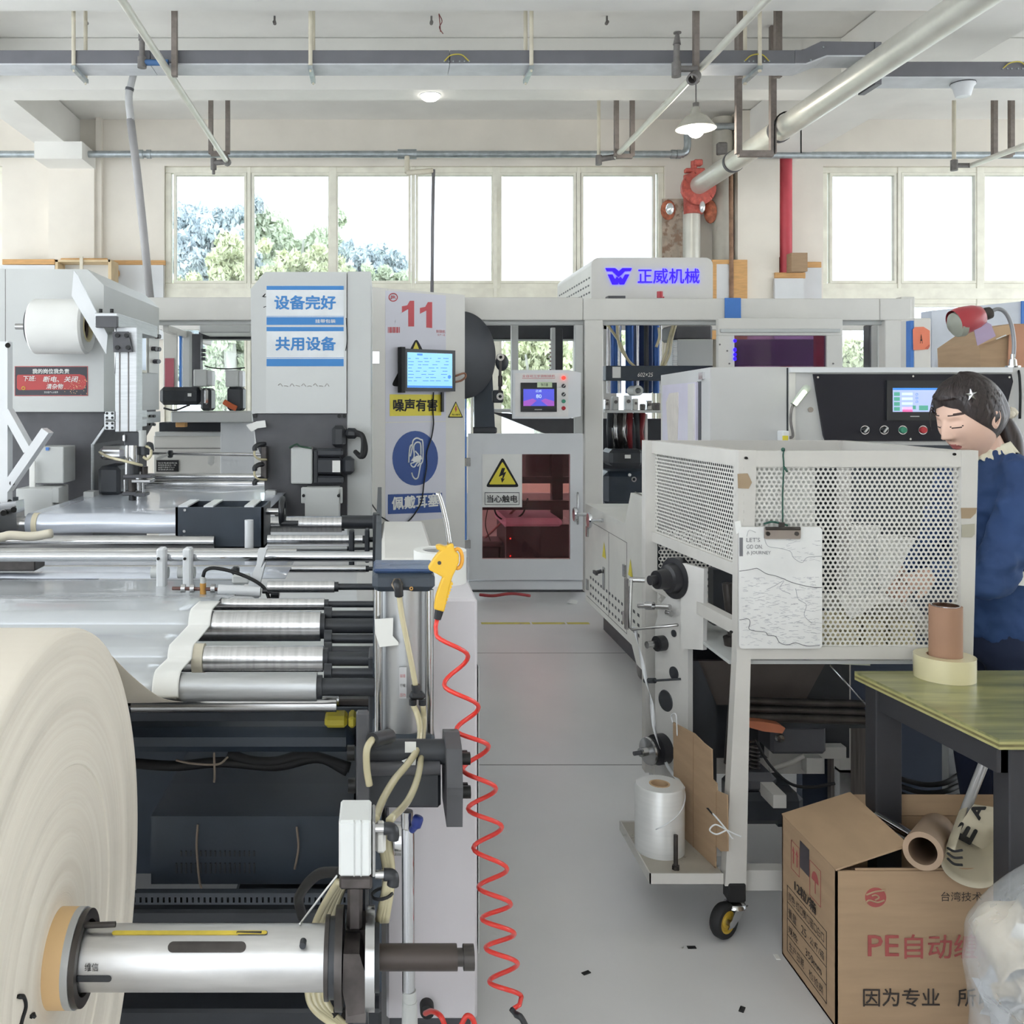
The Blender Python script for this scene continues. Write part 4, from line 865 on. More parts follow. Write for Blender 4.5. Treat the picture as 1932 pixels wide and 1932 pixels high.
b = MB(); b.tube(cr([at(276, 842, 5.05), at(284, 846, 5.0), at(285, 858, 5.0), at(278, 866, 5.0), at(270, 862, 5.0)], 6), .008, 6); b.build('air_hose', TUBEC, PU)
b = MB(); b.tube(cr([at(280, 838, 5.05), at(285, 840, 5.02), at(286, 850, 5.0)], 5), .014, 8); b.build('elbow_fitting', BLKPL, PU)
fb(PU, 'dark_motor', 184, 880, 226, 935, 5.3, .3, BLACK, .02); fb(PU, 'shaft_cover', 186, 842, 232, 868, 5.28, .3, STEEL, .02)
AM = thing('swing_arm', 'white forked swing arm plate at the far left beside the press', 'machine part', at(30, 1000, 4.7))
ya = 4.7
for nm, p, q, ww in (('upright_bar', (11, 645), (11, 955), 16), ('fork_arm', (14, 775), (56, 850), 15), ('fork_arm', (90, 812), (14, 922), 16)):
    b = MB(); b.bar(at(*p, ya), at(*q, ya), .04, ww/F*ya, (1, 0, 0) if nm == 'upright_bar' else (0, 1, 0)) if 0 else b.bar(at(*p, ya), at(*q, ya), ww/F*ya, .02+.0007*p[1]/10-.00045*q[0]/10, (0, 1, 0)); b.build(nm, WHITEP, AM)
for x, y in ((14, 652), (22, 911), (18, 947)):
    b = MB(); c = at(x, y, ya-.015); b.cyl(c, c+Vector((.01, -.02, 0)), .013, n=10); b.build('bolt', BOLT, AM)
SBX = thing('bracket_boxes', 'stacked pale grey sheet metal boxes low on the left press side', 'bracket', at(80, 980, 5.2))
fb(SBX, 'upper_box', 65, 843, 120, 912, 5.15, .2, GREYP, .004); fb(SBX, 'lower_bracket', 30, 922, 100, 985, 5.0, .25, GREYP, .004); fb(SBX, 'bracket_ear', 98, 920, 111, 949, 5.0, .05, GREYP, .003); fb(SBX, 'cloth_strip', 55, 870, 66, 925, 5.1, .01, PAPERW, .003)
fb(SBX, 'pale_blue_tag', 86, 844, 92, 850, 5.14, .005, BLUEFILM, 0)
fb(SBX, 'bolt_block', 157, 928, 177, 952, 5.2, .1, GREYP, .003)
SPL = thing('side_clamp', 'machined steel side clamp with two bolts at the left edge', 'machine part', at(15, 1010, 4.4))
b = MB(); b.ppoly([(-60, 960), (30, 946), (32, 1000), (-60, 1012)], 4.4, .1); b.build('clamp_plate', STEEL, SPL)
for x, y in ((5, 966), (24, 960)):
    b = MB(); c = at(x, y, 4.4); b.cyl(c, c+Vector((.02, -.04, 0)), .014, n=10); b.build('bolt', BOLT, SPL)
# ================================================================ right press head
P2 = thing('press_machine', 'grey press head carrying the blue and white equipment notices', 'machine', at(585, 1100, YP))
b = MB(); b.ppoly([(473, 545), (500, 513), (654, 513), (654, 780), (475, 780)], YP, .6); b.build('housing', GREYP, P2)
b = MB(); b.pb(655, 512, 700, 1060, YP+.01, .6, .004); b.build('side_column', GREYP, P2)
b = MB(); b.ppoly([(476, 781), (655, 781), (655, 975), (520, 975), (500, 940), (497, 870), (484, 840)], YP+.02, .3); b.build('lower_plate', DARKP, P2)
for x in (481, 640, 650):
    b = MB(); c = at(x, 785, YP+.02); b.cyl(c, c+Vector((0, -.012, 0)), .011, n=10); b.build('bolt', BOLT, P2)
pg = PL(473, YP, 655, YP)
rectp(pg, 502, 547, 653, 778, mat('pale_sheet', (206, 208, 206), .3, var=.01), P2, 'backing_sheet', .0012)
NA = rectp(pg, 502.5, 539, 648.5, 613, mat('notice_white', (220, 224, 226), .25), P2, 'notice', .0015, .0012); NB = rectp(pg, 503.5, 617, 649, 691, MATS['notice_white'], P2, 'notice', .0015, .0012)
oo = .003
for par, ys in ((NA, ((539.5, 547), (596.5, 597.3), (598.5, 613))), (NB, ((617, 625), (674.5, 675.3), (677, 691)))):
    for a, c in ys: rectp(pg, 503, a, 648.5, c, INKBLUE, par, 'blue_band', .0006, oo-.0003)
pg.text('设备完好', 518.5, 558, 633, 583.5, INKBLUE, NA, bold=.024, off=oo); pg.text('共用设备', 520.5, 636, 633, 661, INKBLUE, NB, bold=.024, off=oo); pg.text('挂带包装', 595, 602.5, 633, 609.5, PAPERW, NA, bold=.01, off=oo+.001)
b = MB(); 
for pts in ([(495, 560), (501, 554), (497, 560), (502, 560)], [(497, 580), (502, 578)]): pg.tube(b, pts, .002, .001, 3, 4)
b.build('pen_scribble', INKBLK, P2); b = MB(); pg.tube(b, [(653, 600), (655, 640), (652, 662)], .002, .002, 5, 4); b.build('scratch_line', INKBLK, P2)
b = MB()
for k in range(9): pg.tube(b, [(525+k*11, 727+(k % 3)), (529+k*11, 724+(k % 2)*4), (533+k*11, 729)], .002, .002, 3, 4)
b.build('glue_residue', mat('glue_grey', (178, 172, 168), .8), P2, kind='stuff')
MT = thing('servo_motor', 'black servo motor with pale square gearbox on the right press head', 'motor', at(600, 915, 5.3))
fb(MT, 'gearbox', 549, 845, 589, 913, 5.28, .12, GREYP, .006); fb(MT, 'flange', 590, 850, 600, 912, 5.3, .1, BLACK, .006)
for q in ((596, 847, 647, 862), (596, 864, 645, 895), (596, 898, 648, 914)): fb(MT, 'motor_body', *q, 5.3, .1, BLACK, .012)
fb(MT, 'end_cap', 645, 862, 668, 896, 5.3, .1, BLACK, .02); fb(MT, 'rating_label', 627, 869, 642, 891, 5.295, .004, PAPERW, 0); fb(MT, 'connector', 626, 803, 652, 845, 5.3, .1, BLKPL, .02); fb(MT, 'connector', 650, 808, 676, 828, 5.3, .08, BLKPL, .02)
for k in range(2):
    b = MB(); b.tube(cr([at(672, 815+k*4, 5.3), at(684, 822+k*2, 5.25), at(690-k*5, 846, 5.25), at(684-k*3, 862, 5.25), at(670, 852, 5.3)], 6), .013, 8); b.build('power_cable', BLKRUB, MT)
b = MB(); b.tube(cr([at(546, 845, 5.27), at(560, 838, 5.26), at(566, 842, 5.26), at(588, 846, 5.26)], 5), .005, 5); b.build('green_wire', mat('dark_green_wire', (40, 76, 56), .6), MT)
fb(MT, 'mount_bracket', 575, 921, 640, 985, 5.2, .15, GREYP, .004); fb(MT, 'mount_flange', 568, 920, 646, 950, 5.22, .05, GREYP, .004)
for x, y in ((573, 935), (639, 935)):
    b = MB(); c = at(x, y, 5.2); b.cyl(c, c+Vector((0, -.012, 0)), .009, n=8); b.build('bolt', BOLT, MT)
VB = thing('valve_bank', 'small valve bank with clear hoses on the left flank of the right press head', 'valve', at(490, 930, 5.35))
fb(VB, 'valve_plate', 492, 842, 503, 905, 5.32, .08, DSTEEL, .004); fb(VB, 'foot_block', 500, 926, 520, 950, 5.3, .08, GREYP, .004)
for y in (840, 878, 905):
    b = MB(); b.tube(cr([at(500, y-2, 5.34), at(488, y-1, 5.3), at(481, y+4, 5.28), at(481, y+10, 5.28)], 5), .014, 8); b.build('elbow', BLKPL, VB)
    if y < 900:
        b = MB(); b.tube(cr([at(481, y+8, 5.28), at(480, y+18, 5.27), at(488, y+26, 5.28), at(503, y+27, 5.32)], 6), .007, 6); b.build('hose', TUBEC, VB)
b = MB(); b.ppoly([(464, 802), (484, 795), (500, 793), (502, 806), (486, 808), (474, 815)], 5.36, .01); tag(b.build('paper_scrap', PAPERW), 'torn white paper scrap stuck to the lower corner of the right press head', 'paper')
# ================================================================ inner unit seen between the heads
U1 = thing('inner_unit', 'pale inner machine base with black motors seen between the two press heads', 'machine', at(390, 1100, 7.6))
fb(U1, 'shelf_plate', 322, 776, 475, 797, 7.5, .35, GREYP, .01); fb(U1, 'base_cover', 290, 822, 418, 905, 7.7, .4, WHITE2, .004); fb(U1, 'base_cover', 416, 797, 480, 905, 7.65, .4, WHITEP, .004); fb(U1, 'dark_gap', 300, 797, 418, 815, 7.8, .3, BLACK, .004)
fb(U1, 'wood_block', 331, 797, 349, 806, 7.55, .1, TAN, .004); fb(U1, 'cover_lip', 292, 815, 418, 823, 7.68, .3, GREYP, .004)
fb(U1, 'seam', 292, 845, 416, 846.5, 7.695, .01, CAST, 0)
c = at(305, 747, 7.6); b = MB(); b.pb(300, 730, 378, 764, 7.5, .22, .03); b.build('motor_body', BLACK, U1); fb(U1, 'motor_end', 378, 732, 398, 775, 7.48, .22, BLACK, .02); fb(U1, 'motor_ring', 384, 733, 392, 764, 7.46, .2, STEEL, .02); fb(U1, 'motor_label', 354, 742, 361, 748, 7.495, .004, PAPERW, 0)
fb(U1, 'motor_body', 428, 730, 458, 775, 7.5, .2, BLACK, .02); fb(U1, 'terminal_box', 365, 697, 390, 729, 7.5, .15, GREYP, .006); fb(U1, 'terminal_box', 390, 699, 400, 728, 7.52, .15, WHITEP, .006); fb(U1, 'terminal_box', 425, 698, 450, 730, 7.5, .15, GREYP, .006); fb(U1, 'terminal_box', 450, 699, 458, 730, 7.52, .15, WHITEP, .006)
b = MB(); b.tube(cr([at(423, 758, 7.45), at(434, 765, 7.44), at(446, 771, 7.44)], 5), .022, 8); b.build('orange_cable', mat('orange_sleeve', (196, 96, 54), .6), U1)
b = MB(); b.tube(cr([at(309, 770, 7.5), at(330, 774, 7.48), at(352, 766, 7.48), at(358, 764, 7.48)], 5), .008, 6); b.build('cable', BLKRUB, U1)
b = MB(); b.tube(cr([at(386, 690, 7.5), at(400, 694, 7.5), at(430, 696, 7.5), at(462, 694, 7.5)], 5), .005, 5); b.build('cable', BLKRUB, U1)
for y, r in ((672, 3), (680, 3), (688, 3)): fb(U1, 'cable_chain_link', 379, y-14, 387, y-8, 7.5, .05, BLACK, .004)
fb(U1, 'ceiling_box', 375, 612, 473, 628, 8.1, .5, GREYP, .01); fb(U1, 'ceiling_beam', 375, 626, 476, 640, 8.6, .2, BLACK, .004); fb(U1, 'dark_post', 360, 630, 378, 730, 8.4, .12, DARKP, .004); fb(U1, 'light_post', 344, 624, 358, 730, 8.2, .1, GREYP, .004)
fb(U1, 'end_door', 308, 625, 334, 732, 7.8, .05, WHITE2, .004); b = MB(); b.pb(311, 676, 328, 732, 7.79, .006); b.build('end_pane', mat('pink_pane', (196, 110, 122), .3), U1)
fb(U1, 'blue_edge', 338, 628, 342, 730, 8.0, .05, BLUEFILM, 0)
LB = fb(U1, 'instruction_label', 295, 868, 337, 890, 7.69, .006, INKBLK, 0); pL = PL(295, 7.69, 337, 7.69)
for k in range(4): pL.text(('加注高速齿轮油', '每班检查油位一次', '油温不得高于六十', '定期更换滤芯')[k], 298, 872+k*4.2, 334-k*2, 875+k*4.2, PAPERW, LB, off=.001)
b = MB(); b.cyl(at(285, 855, 7.0), at(500, 858, 7.0), .014, n=12); b.build('guide_rod', STEEL, U1)
b = MB(); b.pb(316, 850, 324, 864, 6.95, .05, .006); b.build('rod_clamp', BLACK, U1); b = MB(); b.bar(at(297, 866, 6.96), at(318, 857, 6.96), .02, .03, (0, 1, 0)); b.build('clamp_arm', PAPERW, U1)
for pts in (([(393, 862), (402, 860), (405, 872), (398, 878), (392, 874)]), ([(406, 860), (416, 858), (417, 872), (408, 872)]), ([(389, 887), (396, 883), (398, 890), (388, 890)])):
    pass
b = MB(); b.ppoly([(393, 862), (403, 860), (405, 874), (398, 879), (392, 874)], 6.97, .006); tag(b.build('paper_scrap', PAPERW), 'scrap of white paper hanging on the guide rod between the presses', 'paper')
# ================================================================ film web and the roller unit
FILM = mat('silver_film', (222, 228, 240), .24, .3, var=.03, scale=3, bump=.05, bscale=3, coat=.5)
xw0, xw1 = -1.69, -.46
RU = thing('roller_unit', 'long roller unit with many steel rollers feeding film towards the presses', 'machine', (-.9, 3.2, 0))
ROLL = []
def roller(yc, r, xR, Y, m=ALUX, xL=None, stub=True, stubr=None):
    c = at(xR, yc, Y); rr = r/F*Y; xl_ = -1.85 if xL is None else AX(xL, Y)
    b = MB(); b.cyl((xl_, Y, c.z), (c.x, Y, c.z), rr, n=36); o = b.build('roller', m, RU)
    if stub:
        b = MB(); b.cyl((c.x, Y, c.z), (c.x+.012, Y, c.z), rr*.85, n=20); b.cyl((c.x+.012, Y, c.z), (-.015, Y, c.z), (stubr or min(rr*.55, .02)), n=14); b.build('journal', BLACK, o)
    return Y, c.z, rr
ra = roller(1296, 26, 598, 2.15, ALU, stubr=.02); rb = roller(1243, 24, 610, 2.30); rc = roller(1181, 28, 605, 2.55); rd = roller(1140, 11, 612, 2.72); re_ = roller(1107, 11, 631, 2.9, xL=505)
rf = roller(1050, 9.5, 703, 3.2, CHROME, stub=False); rg = roller(1073, 7, 690, 3.5, STEEL); rh = roller(1018, 9, 684, 3.75, ALUX, xL=505); rk = roller(1035, 5, 655, 3.85, ALU, xL=505)
ri = roller(989, 15, 645, 4.45); rl = roller(1022, 12, 405, 3.85, STEEL, stub=False); rm = roller(1042, 8, 560, 3.6, STEEL, stub=False)
for y, r in ((899, 6), (912, 6)):
    Yj = 6.0; b = MB(); b.cyl(at(270, y, Yj), at(500, y, Yj), r/F*Yj, n=20); b.build('roller', STEEL, RU)
b = MB(); b.cyl(at(285, 920, 6.0), at(500, 921, 6.0), .02, n=14); b.build('roller', DSTEEL, RU)
# extra small black journals and collars on the side
for y, Yj in ((1205, 2.4), (1160, 2.6), (1270, 2.2), (1228, 2.35)):
    b = MB(); b.cyl(at(612, y, Yj), (-.015, Yj, AZ(y, Yj)), .012, n=12); b.cyl(at(612, y, Yj), at(626, y, Yj), .022, n=14); b.build('tie_shaft', BLACK, RU)
# side frame plate
b = MB(); b.prism([(2.16, .2), (2.16, .95), (2.3, 1.03), (3.5, 1.1), (4.9, 1.1), (4.9, .2)], 'x', -.02, .0); b.build('side_frame', BLUEBLK, RU)
b = MB(); b.prism([(2.2, .2), (2.2, 1.0), (4.9, 1.05), (4.9, .2)], 'x', -1.9, -1.88); b.build('side_frame', BLUEBLK, RU)
for q in ((688, 1000, 697, 1062), (703, 970, 717, 1075), (658, 1002, 668, 1075)): fb(RU, 'bearing_post', *q, 3.7, .06, BLACK)
fb(RU, 'adjuster_strap', 672, 1345, 696, 1565, 1.75, .02, DARKP, .003)
b = MB(); b.cyl(at(645, 985, 4.2), at(705, 985, 4.2), .03, n=14); b.build('stub_shaft', BLACK, RU)
# film: draped over the rollers
def arc(cy, cz, r, a0, a1, n=8): return [(cy+r*math.cos(math.radians(a0+(a1-a0)*k/n)), cz+r*math.sin(math.radians(a0+(a1-a0)*k/n))) for k in range(n+1)]
def strip_web(path, x0, x1, nm, m, lab, cat='film', th=.002, wob=.0):
    n = len(path); b = MB(); nx = 14
    def fn(u_, v_):
        t_ = v_*(n-1); i = min(int(t_), n-2); f_ = t_-i; y = path[i][0]*(1-f_)+path[i+1][0]*f_; z = path[i][1]*(1-f_)+path[i+1][1]*f_
        x = x0+(x1-x0)*u_; return (x, y, z+wob*noise.noise((x*4, y*3, 0)))
    b.grid(fn, nx, (n-1)*2)
    return tag(b.build(nm, m, solid=th), lab, cat)
e = .003
strip_web(arc(ra[0], ra[1], ra[2]+e, 215, 95, 7)+arc(rb[0], rb[1], rb[2]+e, 165, 110, 4)+arc(rc[0], rc[1], rc[2]+e, 165, 90, 7)+[(rd[0], rd[1]+rd[2]+e), (2.84, .955), (3.0, .934), (3.2, .932), (3.26, .932)], xw0, xw1, 'film_web', mat('grey_film', (200, 204, 208), .26, .25, var=.03, scale=2, coat=.4), 'grey film web rising over the nearest steel rollers', wob=.001)
strip_web([(3.27, .934), (3.5, .936), (3.72, .94)], xw0, AX(545, 3.4), 'film_web', FILM, 'bright film web lying flat under the chrome cross rod', wob=.003)
strip_web(arc(ri[0], ri[1], ri[2]+.012, 230, 90, 10)+[(4.9, 1.015), (5.4, 1.02), (6.1, 1.02), (6.6, 1.0)], -1.66, -.55, 'film_web', FILM, 'wide bluish white film sheet running back between the two presses', wob=.006)
b = MB(); b.cyl((AX(65, 4.45), ri[0], ri[1]), (AX(75, 4.45), ri[0], ri[1]), ri[2]+.016, n=32); b.build('cream_collar', mat('cream_tape', (228, 218, 190), .6), RU)
# white paper strip and cream edge right of the film
strip_web(arc(ra[0], ra[1], ra[2]+e*2.5, 200, 95, 6)+arc(rb[0], rb[1], rb[2]+e*2.5, 165, 110, 4)+arc(rc[0], rc[1], rc[2]+e*2.5, 165, 90, 7)+[(2.66, rc[1]+rc[2]+e)], AX(322, 2.3), AX(368, 2.3), 'paper_strip', PAPERW, 'narrow white paper strip lying over the near rollers', 'paper', wob=.002)
b = MB(); b.cyl((AX(366, 2.3), rb[0], rb[1]), (AX(386, 2.3), rb[0], rb[1]), rb[2]+.006, n=32); tag(b.build('tape_band', mat('beige_tape', (206, 198, 178), .6)), 'beige tape band wound on the second near roller', 'tape')
# black trough box with handwheel
BX = thing('trough_box', 'open black metal trough box standing on the rollers', 'box', at(415, 1040, 3.9))
X0, X1 = AX(331, 3.9), AX(497, 3.9); Z0, Z1 = AZ(1036, 3.9), AZ(957, 3.9)
b = MB(); b.box(X0, X1, 3.9, 3.91, Z0, Z1); b.box(X0, X0+.01, 3.9, 4.15, Z0, Z1); b.box(X1-.01, X1, 3.9, 4.15, Z0, Z1); b.box(X0, X1, 4.14, 4.15, Z0, Z1); b.box(X0, X1, 3.9, 4.15, Z0, Z0+.01); b.build('box_shell', BLUEBLK, BX)
for x in (345, 393, 470):
    b = MB(); b.box(AX(x-9, 3.9), AX(x+9, 3.9), 3.9, 4.15, Z1, Z1+.006); b.build('cross_slat', WHITEP, BX)
for x, y in ((349, 962), (348, 1002)):
    b = MB(); c = at(x, y, 3.9); b.cyl(c, c+Vector((0, -.006, 0)), .006, n=8); b.build('screw', STEEL, BX)
b = MB(); c = at(470, 1038, 3.8); b.cyl((c.x, 3.8, AZ(1045, 3.8)), (c.x, 3.8, AZ(981, 3.8)), .018, n=18); b.build('white_post', WHITEP, BX)
HW = thing('handwheel', 'small black handwheel with crank knob beside the trough box', 'handwheel', at(532, 990, 4.0))
c = at(533, 965, 4.0); 
b = MB(); b.tube([(c.x, 4.0+.055*math.cos(a), c.z+.055*math.sin(a)) for a in [k*PI/12 for k in range(24)]], .012, 8, True); b.build('rim', BLKPL, HW)
b = MB(); b.cyl((c.x-.09, 4.0, c.z), (c.x+.01, 4.0, c.z), .014, n=12); b.bar((c.x, 3.95, c.z), (c.x, 4.05, c.z), .014, .014); b.build('hub', STEEL, HW)
b = MB(); b.cyl((c.x, 3.96, c.z-.045), (c.x+.07, 3.96, c.z-.045), .012, n=12); b.build('crank_knob', BLKPL, HW)
# clamps and sensor carriage on the chrome rod
for px, nm in ((302, 'left white clamp arm on the chrome cross rod'), (352, 'right white clamp arm on the chrome cross rod')):
    t = thing('rod_clamp', nm, 'clamp', at(px, 1120, 3.1)); Yq = 3.13
    b = MB(); b.pb(px-8, 1035, px+8, 1114, Yq, .05, .006); b.build('arm', WHITEP, t)
    b = MB(); cc = at(px-3, 1054, Yq); b.cyl(cc, cc+Vector((0, -.006, 0)), .005, n=8); b.build('screw', BOLT, t)
    b = MB(); b.cyl(at(px-16, 1080, Yq+.06), at(px+16, 1080, Yq+.06), .02, n=16); b.build('bush', GREYP, t)
SC_ = thing('sensor_carriage', 'white sensor carriage with an amber photo sensor above the film', 'sensor', at(450, 1140, 3.0)); Yq = 3.0
b = MB(); b.cyl(at(412, 1113, Yq), at(492, 1116, Yq), .017, n=16); b.build('slide_barrel', WHITEP, SC_)
b = MB(); b.cyl(at(325, 1110, Yq), at(412, 1112, Yq), .006, n=8); b.build('threaded_rod', mat('rusty_rod', (120, 90, 84), .5, .4), SC_)
for x in (346, 363, 402):
    b = MB(); b.cyl(at(x-4, 1110, Yq), at(x+4, 1110, Yq), .014, n=6); b.build('lock_nut', STEEL, SC_)
b = MB(); b.ppoly([(487, 1037), (503, 1037), (492, 1072), (501, 1060), (488, 1110), (486, 1132), (466, 1120), (470, 1098), (484, 1064)], Yq+.02, .04); b.build('angle_arm', WHITEP, SC_)
b = MB(); b.cyl(at(495, 1115, Yq), at(518, 1116, Yq), .008, n=10); b.cyl(at(512, 1117, Yq), at(527, 1118, Yq), .02, n=14); b.build('knob', BLKPL, SC_)
AMB = mat('amber_sensor', (200, 150, 78), .4)
b = MB(); c = at(383, 1100, Yq); b.cyl((c.x, Yq, AZ(1124, Yq)), (c.x, Yq, AZ(1100, Yq)), .010, n=14); b.build('sensor_body', AMB, SC_); b = MB(); b.cyl((c.x, Yq, AZ(1142, Yq)), (c.x, Yq, AZ(1136, Yq)), .011, n=14); b.build('sensor_tip', AMB, SC_)
b = MB(); b.cyl((c.x, Yq, AZ(1100, Yq)), (c.x, Yq, AZ(1090, Yq)), .009, n=12); b.build('sensor_lens', GREYP, SC_)
b = MB(); b.cyl((c.x, Yq, AZ(1137, Yq)), (c.x, Yq, AZ(1123, Yq)), .016, n=14); b.cyl((c.x, Yq, AZ(1131, Yq)), at(400, 1130, Yq), .006, n=8); b.build('sensor_nut', BLKPL, SC_)
b = MB(); b.tube(cr([at(383, 1088, Yq), at(388, 1076, Yq), at(405, 1072, Yq), at(440, 1079, Yq), at(475, 1093, Yq), at(497, 1108, Yq), at(506, 1125, Yq), at(510, 1146, Yq)], 6), .006, 7); b.build('sensor_cable', BLKRUB, SC_)
b = MB(); b.pb(437, 1085, 470, 1103, Yq+.03, .04, .006); b.build('slide_block', GREYP, SC_)
fb(SC_, 'dark_grip', 436, 1070, 450, 1086, Yq+.05, .03, BLKPL, .006)
# plastic tube with cable tie at far left
b = MB(); b.tube(cr([at(-60, 1020, 3.7), at(0, 1014, 3.7), at(20, 1010, 3.7), at(60, 1012, 3.7), at(98, 1006, 3.7)], 6), .018, 8); tag(b.build('plastic_hose', mat('cream_hose', (224, 216, 196), .4)), 'cream plastic hose lying over the rollers at the left edge', 'hose')
fb(RU, 'drip_tray', -100, 1058, 66, 1078, 3.3, .1, DSTEEL, .004)
# ================================================================ lower body of the roller unit
LB_ = RU
def lb(nm, px0, py0, px1, py1, Y, d, m=BLUEBLK, bev=.006): return fb(LB_, nm, px0, py0, px1, py1, Y, d, m, bev)
lb('back_panel', -100, 1325, 715, 1932, 3.1, .05, BLUEBLK, 0)
lb('cross_tube', -100, 1376, 668, 1424, 2.35, .08, BLUEBLK, .02); lb('cross_tube', -100, 1338, 700, 1372, 2.6, .08, BLUEBLK, .01)
lb('upper_rail', -100, 1320, 700, 1334, 2.5, .06, DSTEEL, .004)
b = MB(); b.cyl(at(250, 1330, 2.3), at(635, 1329, 2.3), .018, n=20); b.build('thin_roller', STEEL, LB_)
b = MB(); b.cyl(at(600, 1315, 2.4), at(640, 1315, 2.4), .024, n=20); b.build('thin_roller', STEEL, LB_)
MUS = mat('mustard_block', (206, 190, 66), .5); lb('yellow_block', 612, 1353, 655, 1375, 2.33, .06, MUS, .008); lb('yellow_block', 657, 1353, 671, 1375, 2.33, .06, MUS, .006)
b = MB(); x0, x1 = AX(285, 2.4), AX(665, 2.4)
b.prism([(2.4, AZ(1668, 2.4)), (2.4, AZ(1540, 2.4)), (2.62, AZ(1478, 2.62)), (2.9, AZ(1478, 2.62)), (2.9, AZ(1668, 2.4))], 'x', x0, x1); VN = b.build('vented_cover', BLUEBLK, LB_)
for k in range(17):
    b = MB(); b.pb(331+k*9.2, 1629, 334+k*9.2, 1648, 2.397, .004); b.build('vent_slot', BLACK, VN)
for k in range(16):
    b = MB(); b.pb(340+k*9.2, 1606, 343+k*9.2, 1616, 2.397, .004); b.build('vent_slot', BLACK, VN)
b = MB(); b.pb(254, 1685, 660, 1693, 2.2, .02); b.pb(254, 1703, 660, 1707, 2.2, .02)
for k in range(37): b.pb(256+k*11, 1693, 263+k*11, 1703, 2.2, .02)
b.build('cable_duct_comb', mat('slate_comb', (60, 66, 74), .5), LB_, kind='stuff')
lb('lower_rail', -100, 1718, 660, 1745, 2.25, .1, BLACK, .006); lb('lower_rail', -100, 1880, 640, 1905, 2.2, .06, DARKP, .006); lb('lower_rail', -100, 1906, 720, 1960, 2.15, .1, BLACK, .006)
lb('floor_box', 440, 1690, 720, 1932, 2.6, .3, BLACK, .01)
lb('side_pillar', 695, 1240, 716, 1940, 2.2, .1, BLACK, .004)
for pts in ([(250, 1440), (330, 1445), (420, 1438), (520, 1445), (600, 1430), (655, 1455)], [(430, 1420), (470, 1435), (520, 1437), (580, 1425), (660, 1448)]):
    b = MB(); b.tube(cr([at(x, y, 2.5) for x, y in pts], 8), .014, 8); b.build('cable', BLKRUB, LB_)
for pts in ([(332, 1434), (360, 1440), (410, 1442), (430, 1428)], [(404, 1420), (405, 1460), (404, 1476)], [(373, 1556), (371, 1600), (376, 1660), (380, 1676)], [(560, 1560), (563, 1600), (556, 1640)]):
    b = MB(); b.tube(cr([at(x, y, 2.36) for x, y in pts], 6), .003, 5); b.build('thin_wire', mat('tan_wire', (140, 126, 112), .6), LB_)
# white end cover cabinet
EC = thing('end_cabinet', 'white end cover cabinet of the roller unit beside the aisle', 'cabinet', (.13, 2.5, 0))
b = MB(); b.box(.012, .2325, 2.3, 2.66, AZ(1924, 2.3), 1.067, .006); b.build('cover', mat('lilac_white_paint', (214, 210, 214), .45, var=.05, scale=3, stretch=(1, 1, .2)), EC)
b = MB(); b.box(.0, .16, 2.75, 3.6, .3, 1.09, .01); b.build('rear_cover', WHITE2, EC)
b = MB(); b.box(.236, .238, 2.31, 2.64, .2, .9); b.build('side_gasket', GREYP, EC)
b = MB(); b.cyl((AX(805, 2.3), 2.27, AZ(1895, 2.3)), (AX(805, 2.3), 2.31, AZ(1895, 2.3)), .017, n=20); b.build('rubber_grommet', BLKRUB, EC)
b = MB(); b.box(.02, .22, 2.34, 2.62, 0, AZ(1924, 2.3)); b.build('plinth', DARKP, EC)
# white tape roll lying on the cabinet
tc_ = Vector((AX(831, 2.5), 2.52, 1.067)); rt = 50/F*2.5
b = MB(); h_ = .085; b.hollow(tc_, tc_+Vector((0, 0, h_)), rt, rt*.66, 48); TR = tag(b.build('tape_roll', PAPERW), 'white tape roll lying on the end cabinet behind the yellow air gun', 'tape roll')
b = MB(); b.hollow(tc_+Vector((0, 0, .002)), tc_+Vector((0, 0, h_-.004)), rt*.655, rt*.61, 40); b.build('core', mat('grey_core', (190, 190, 190), .7), TR)
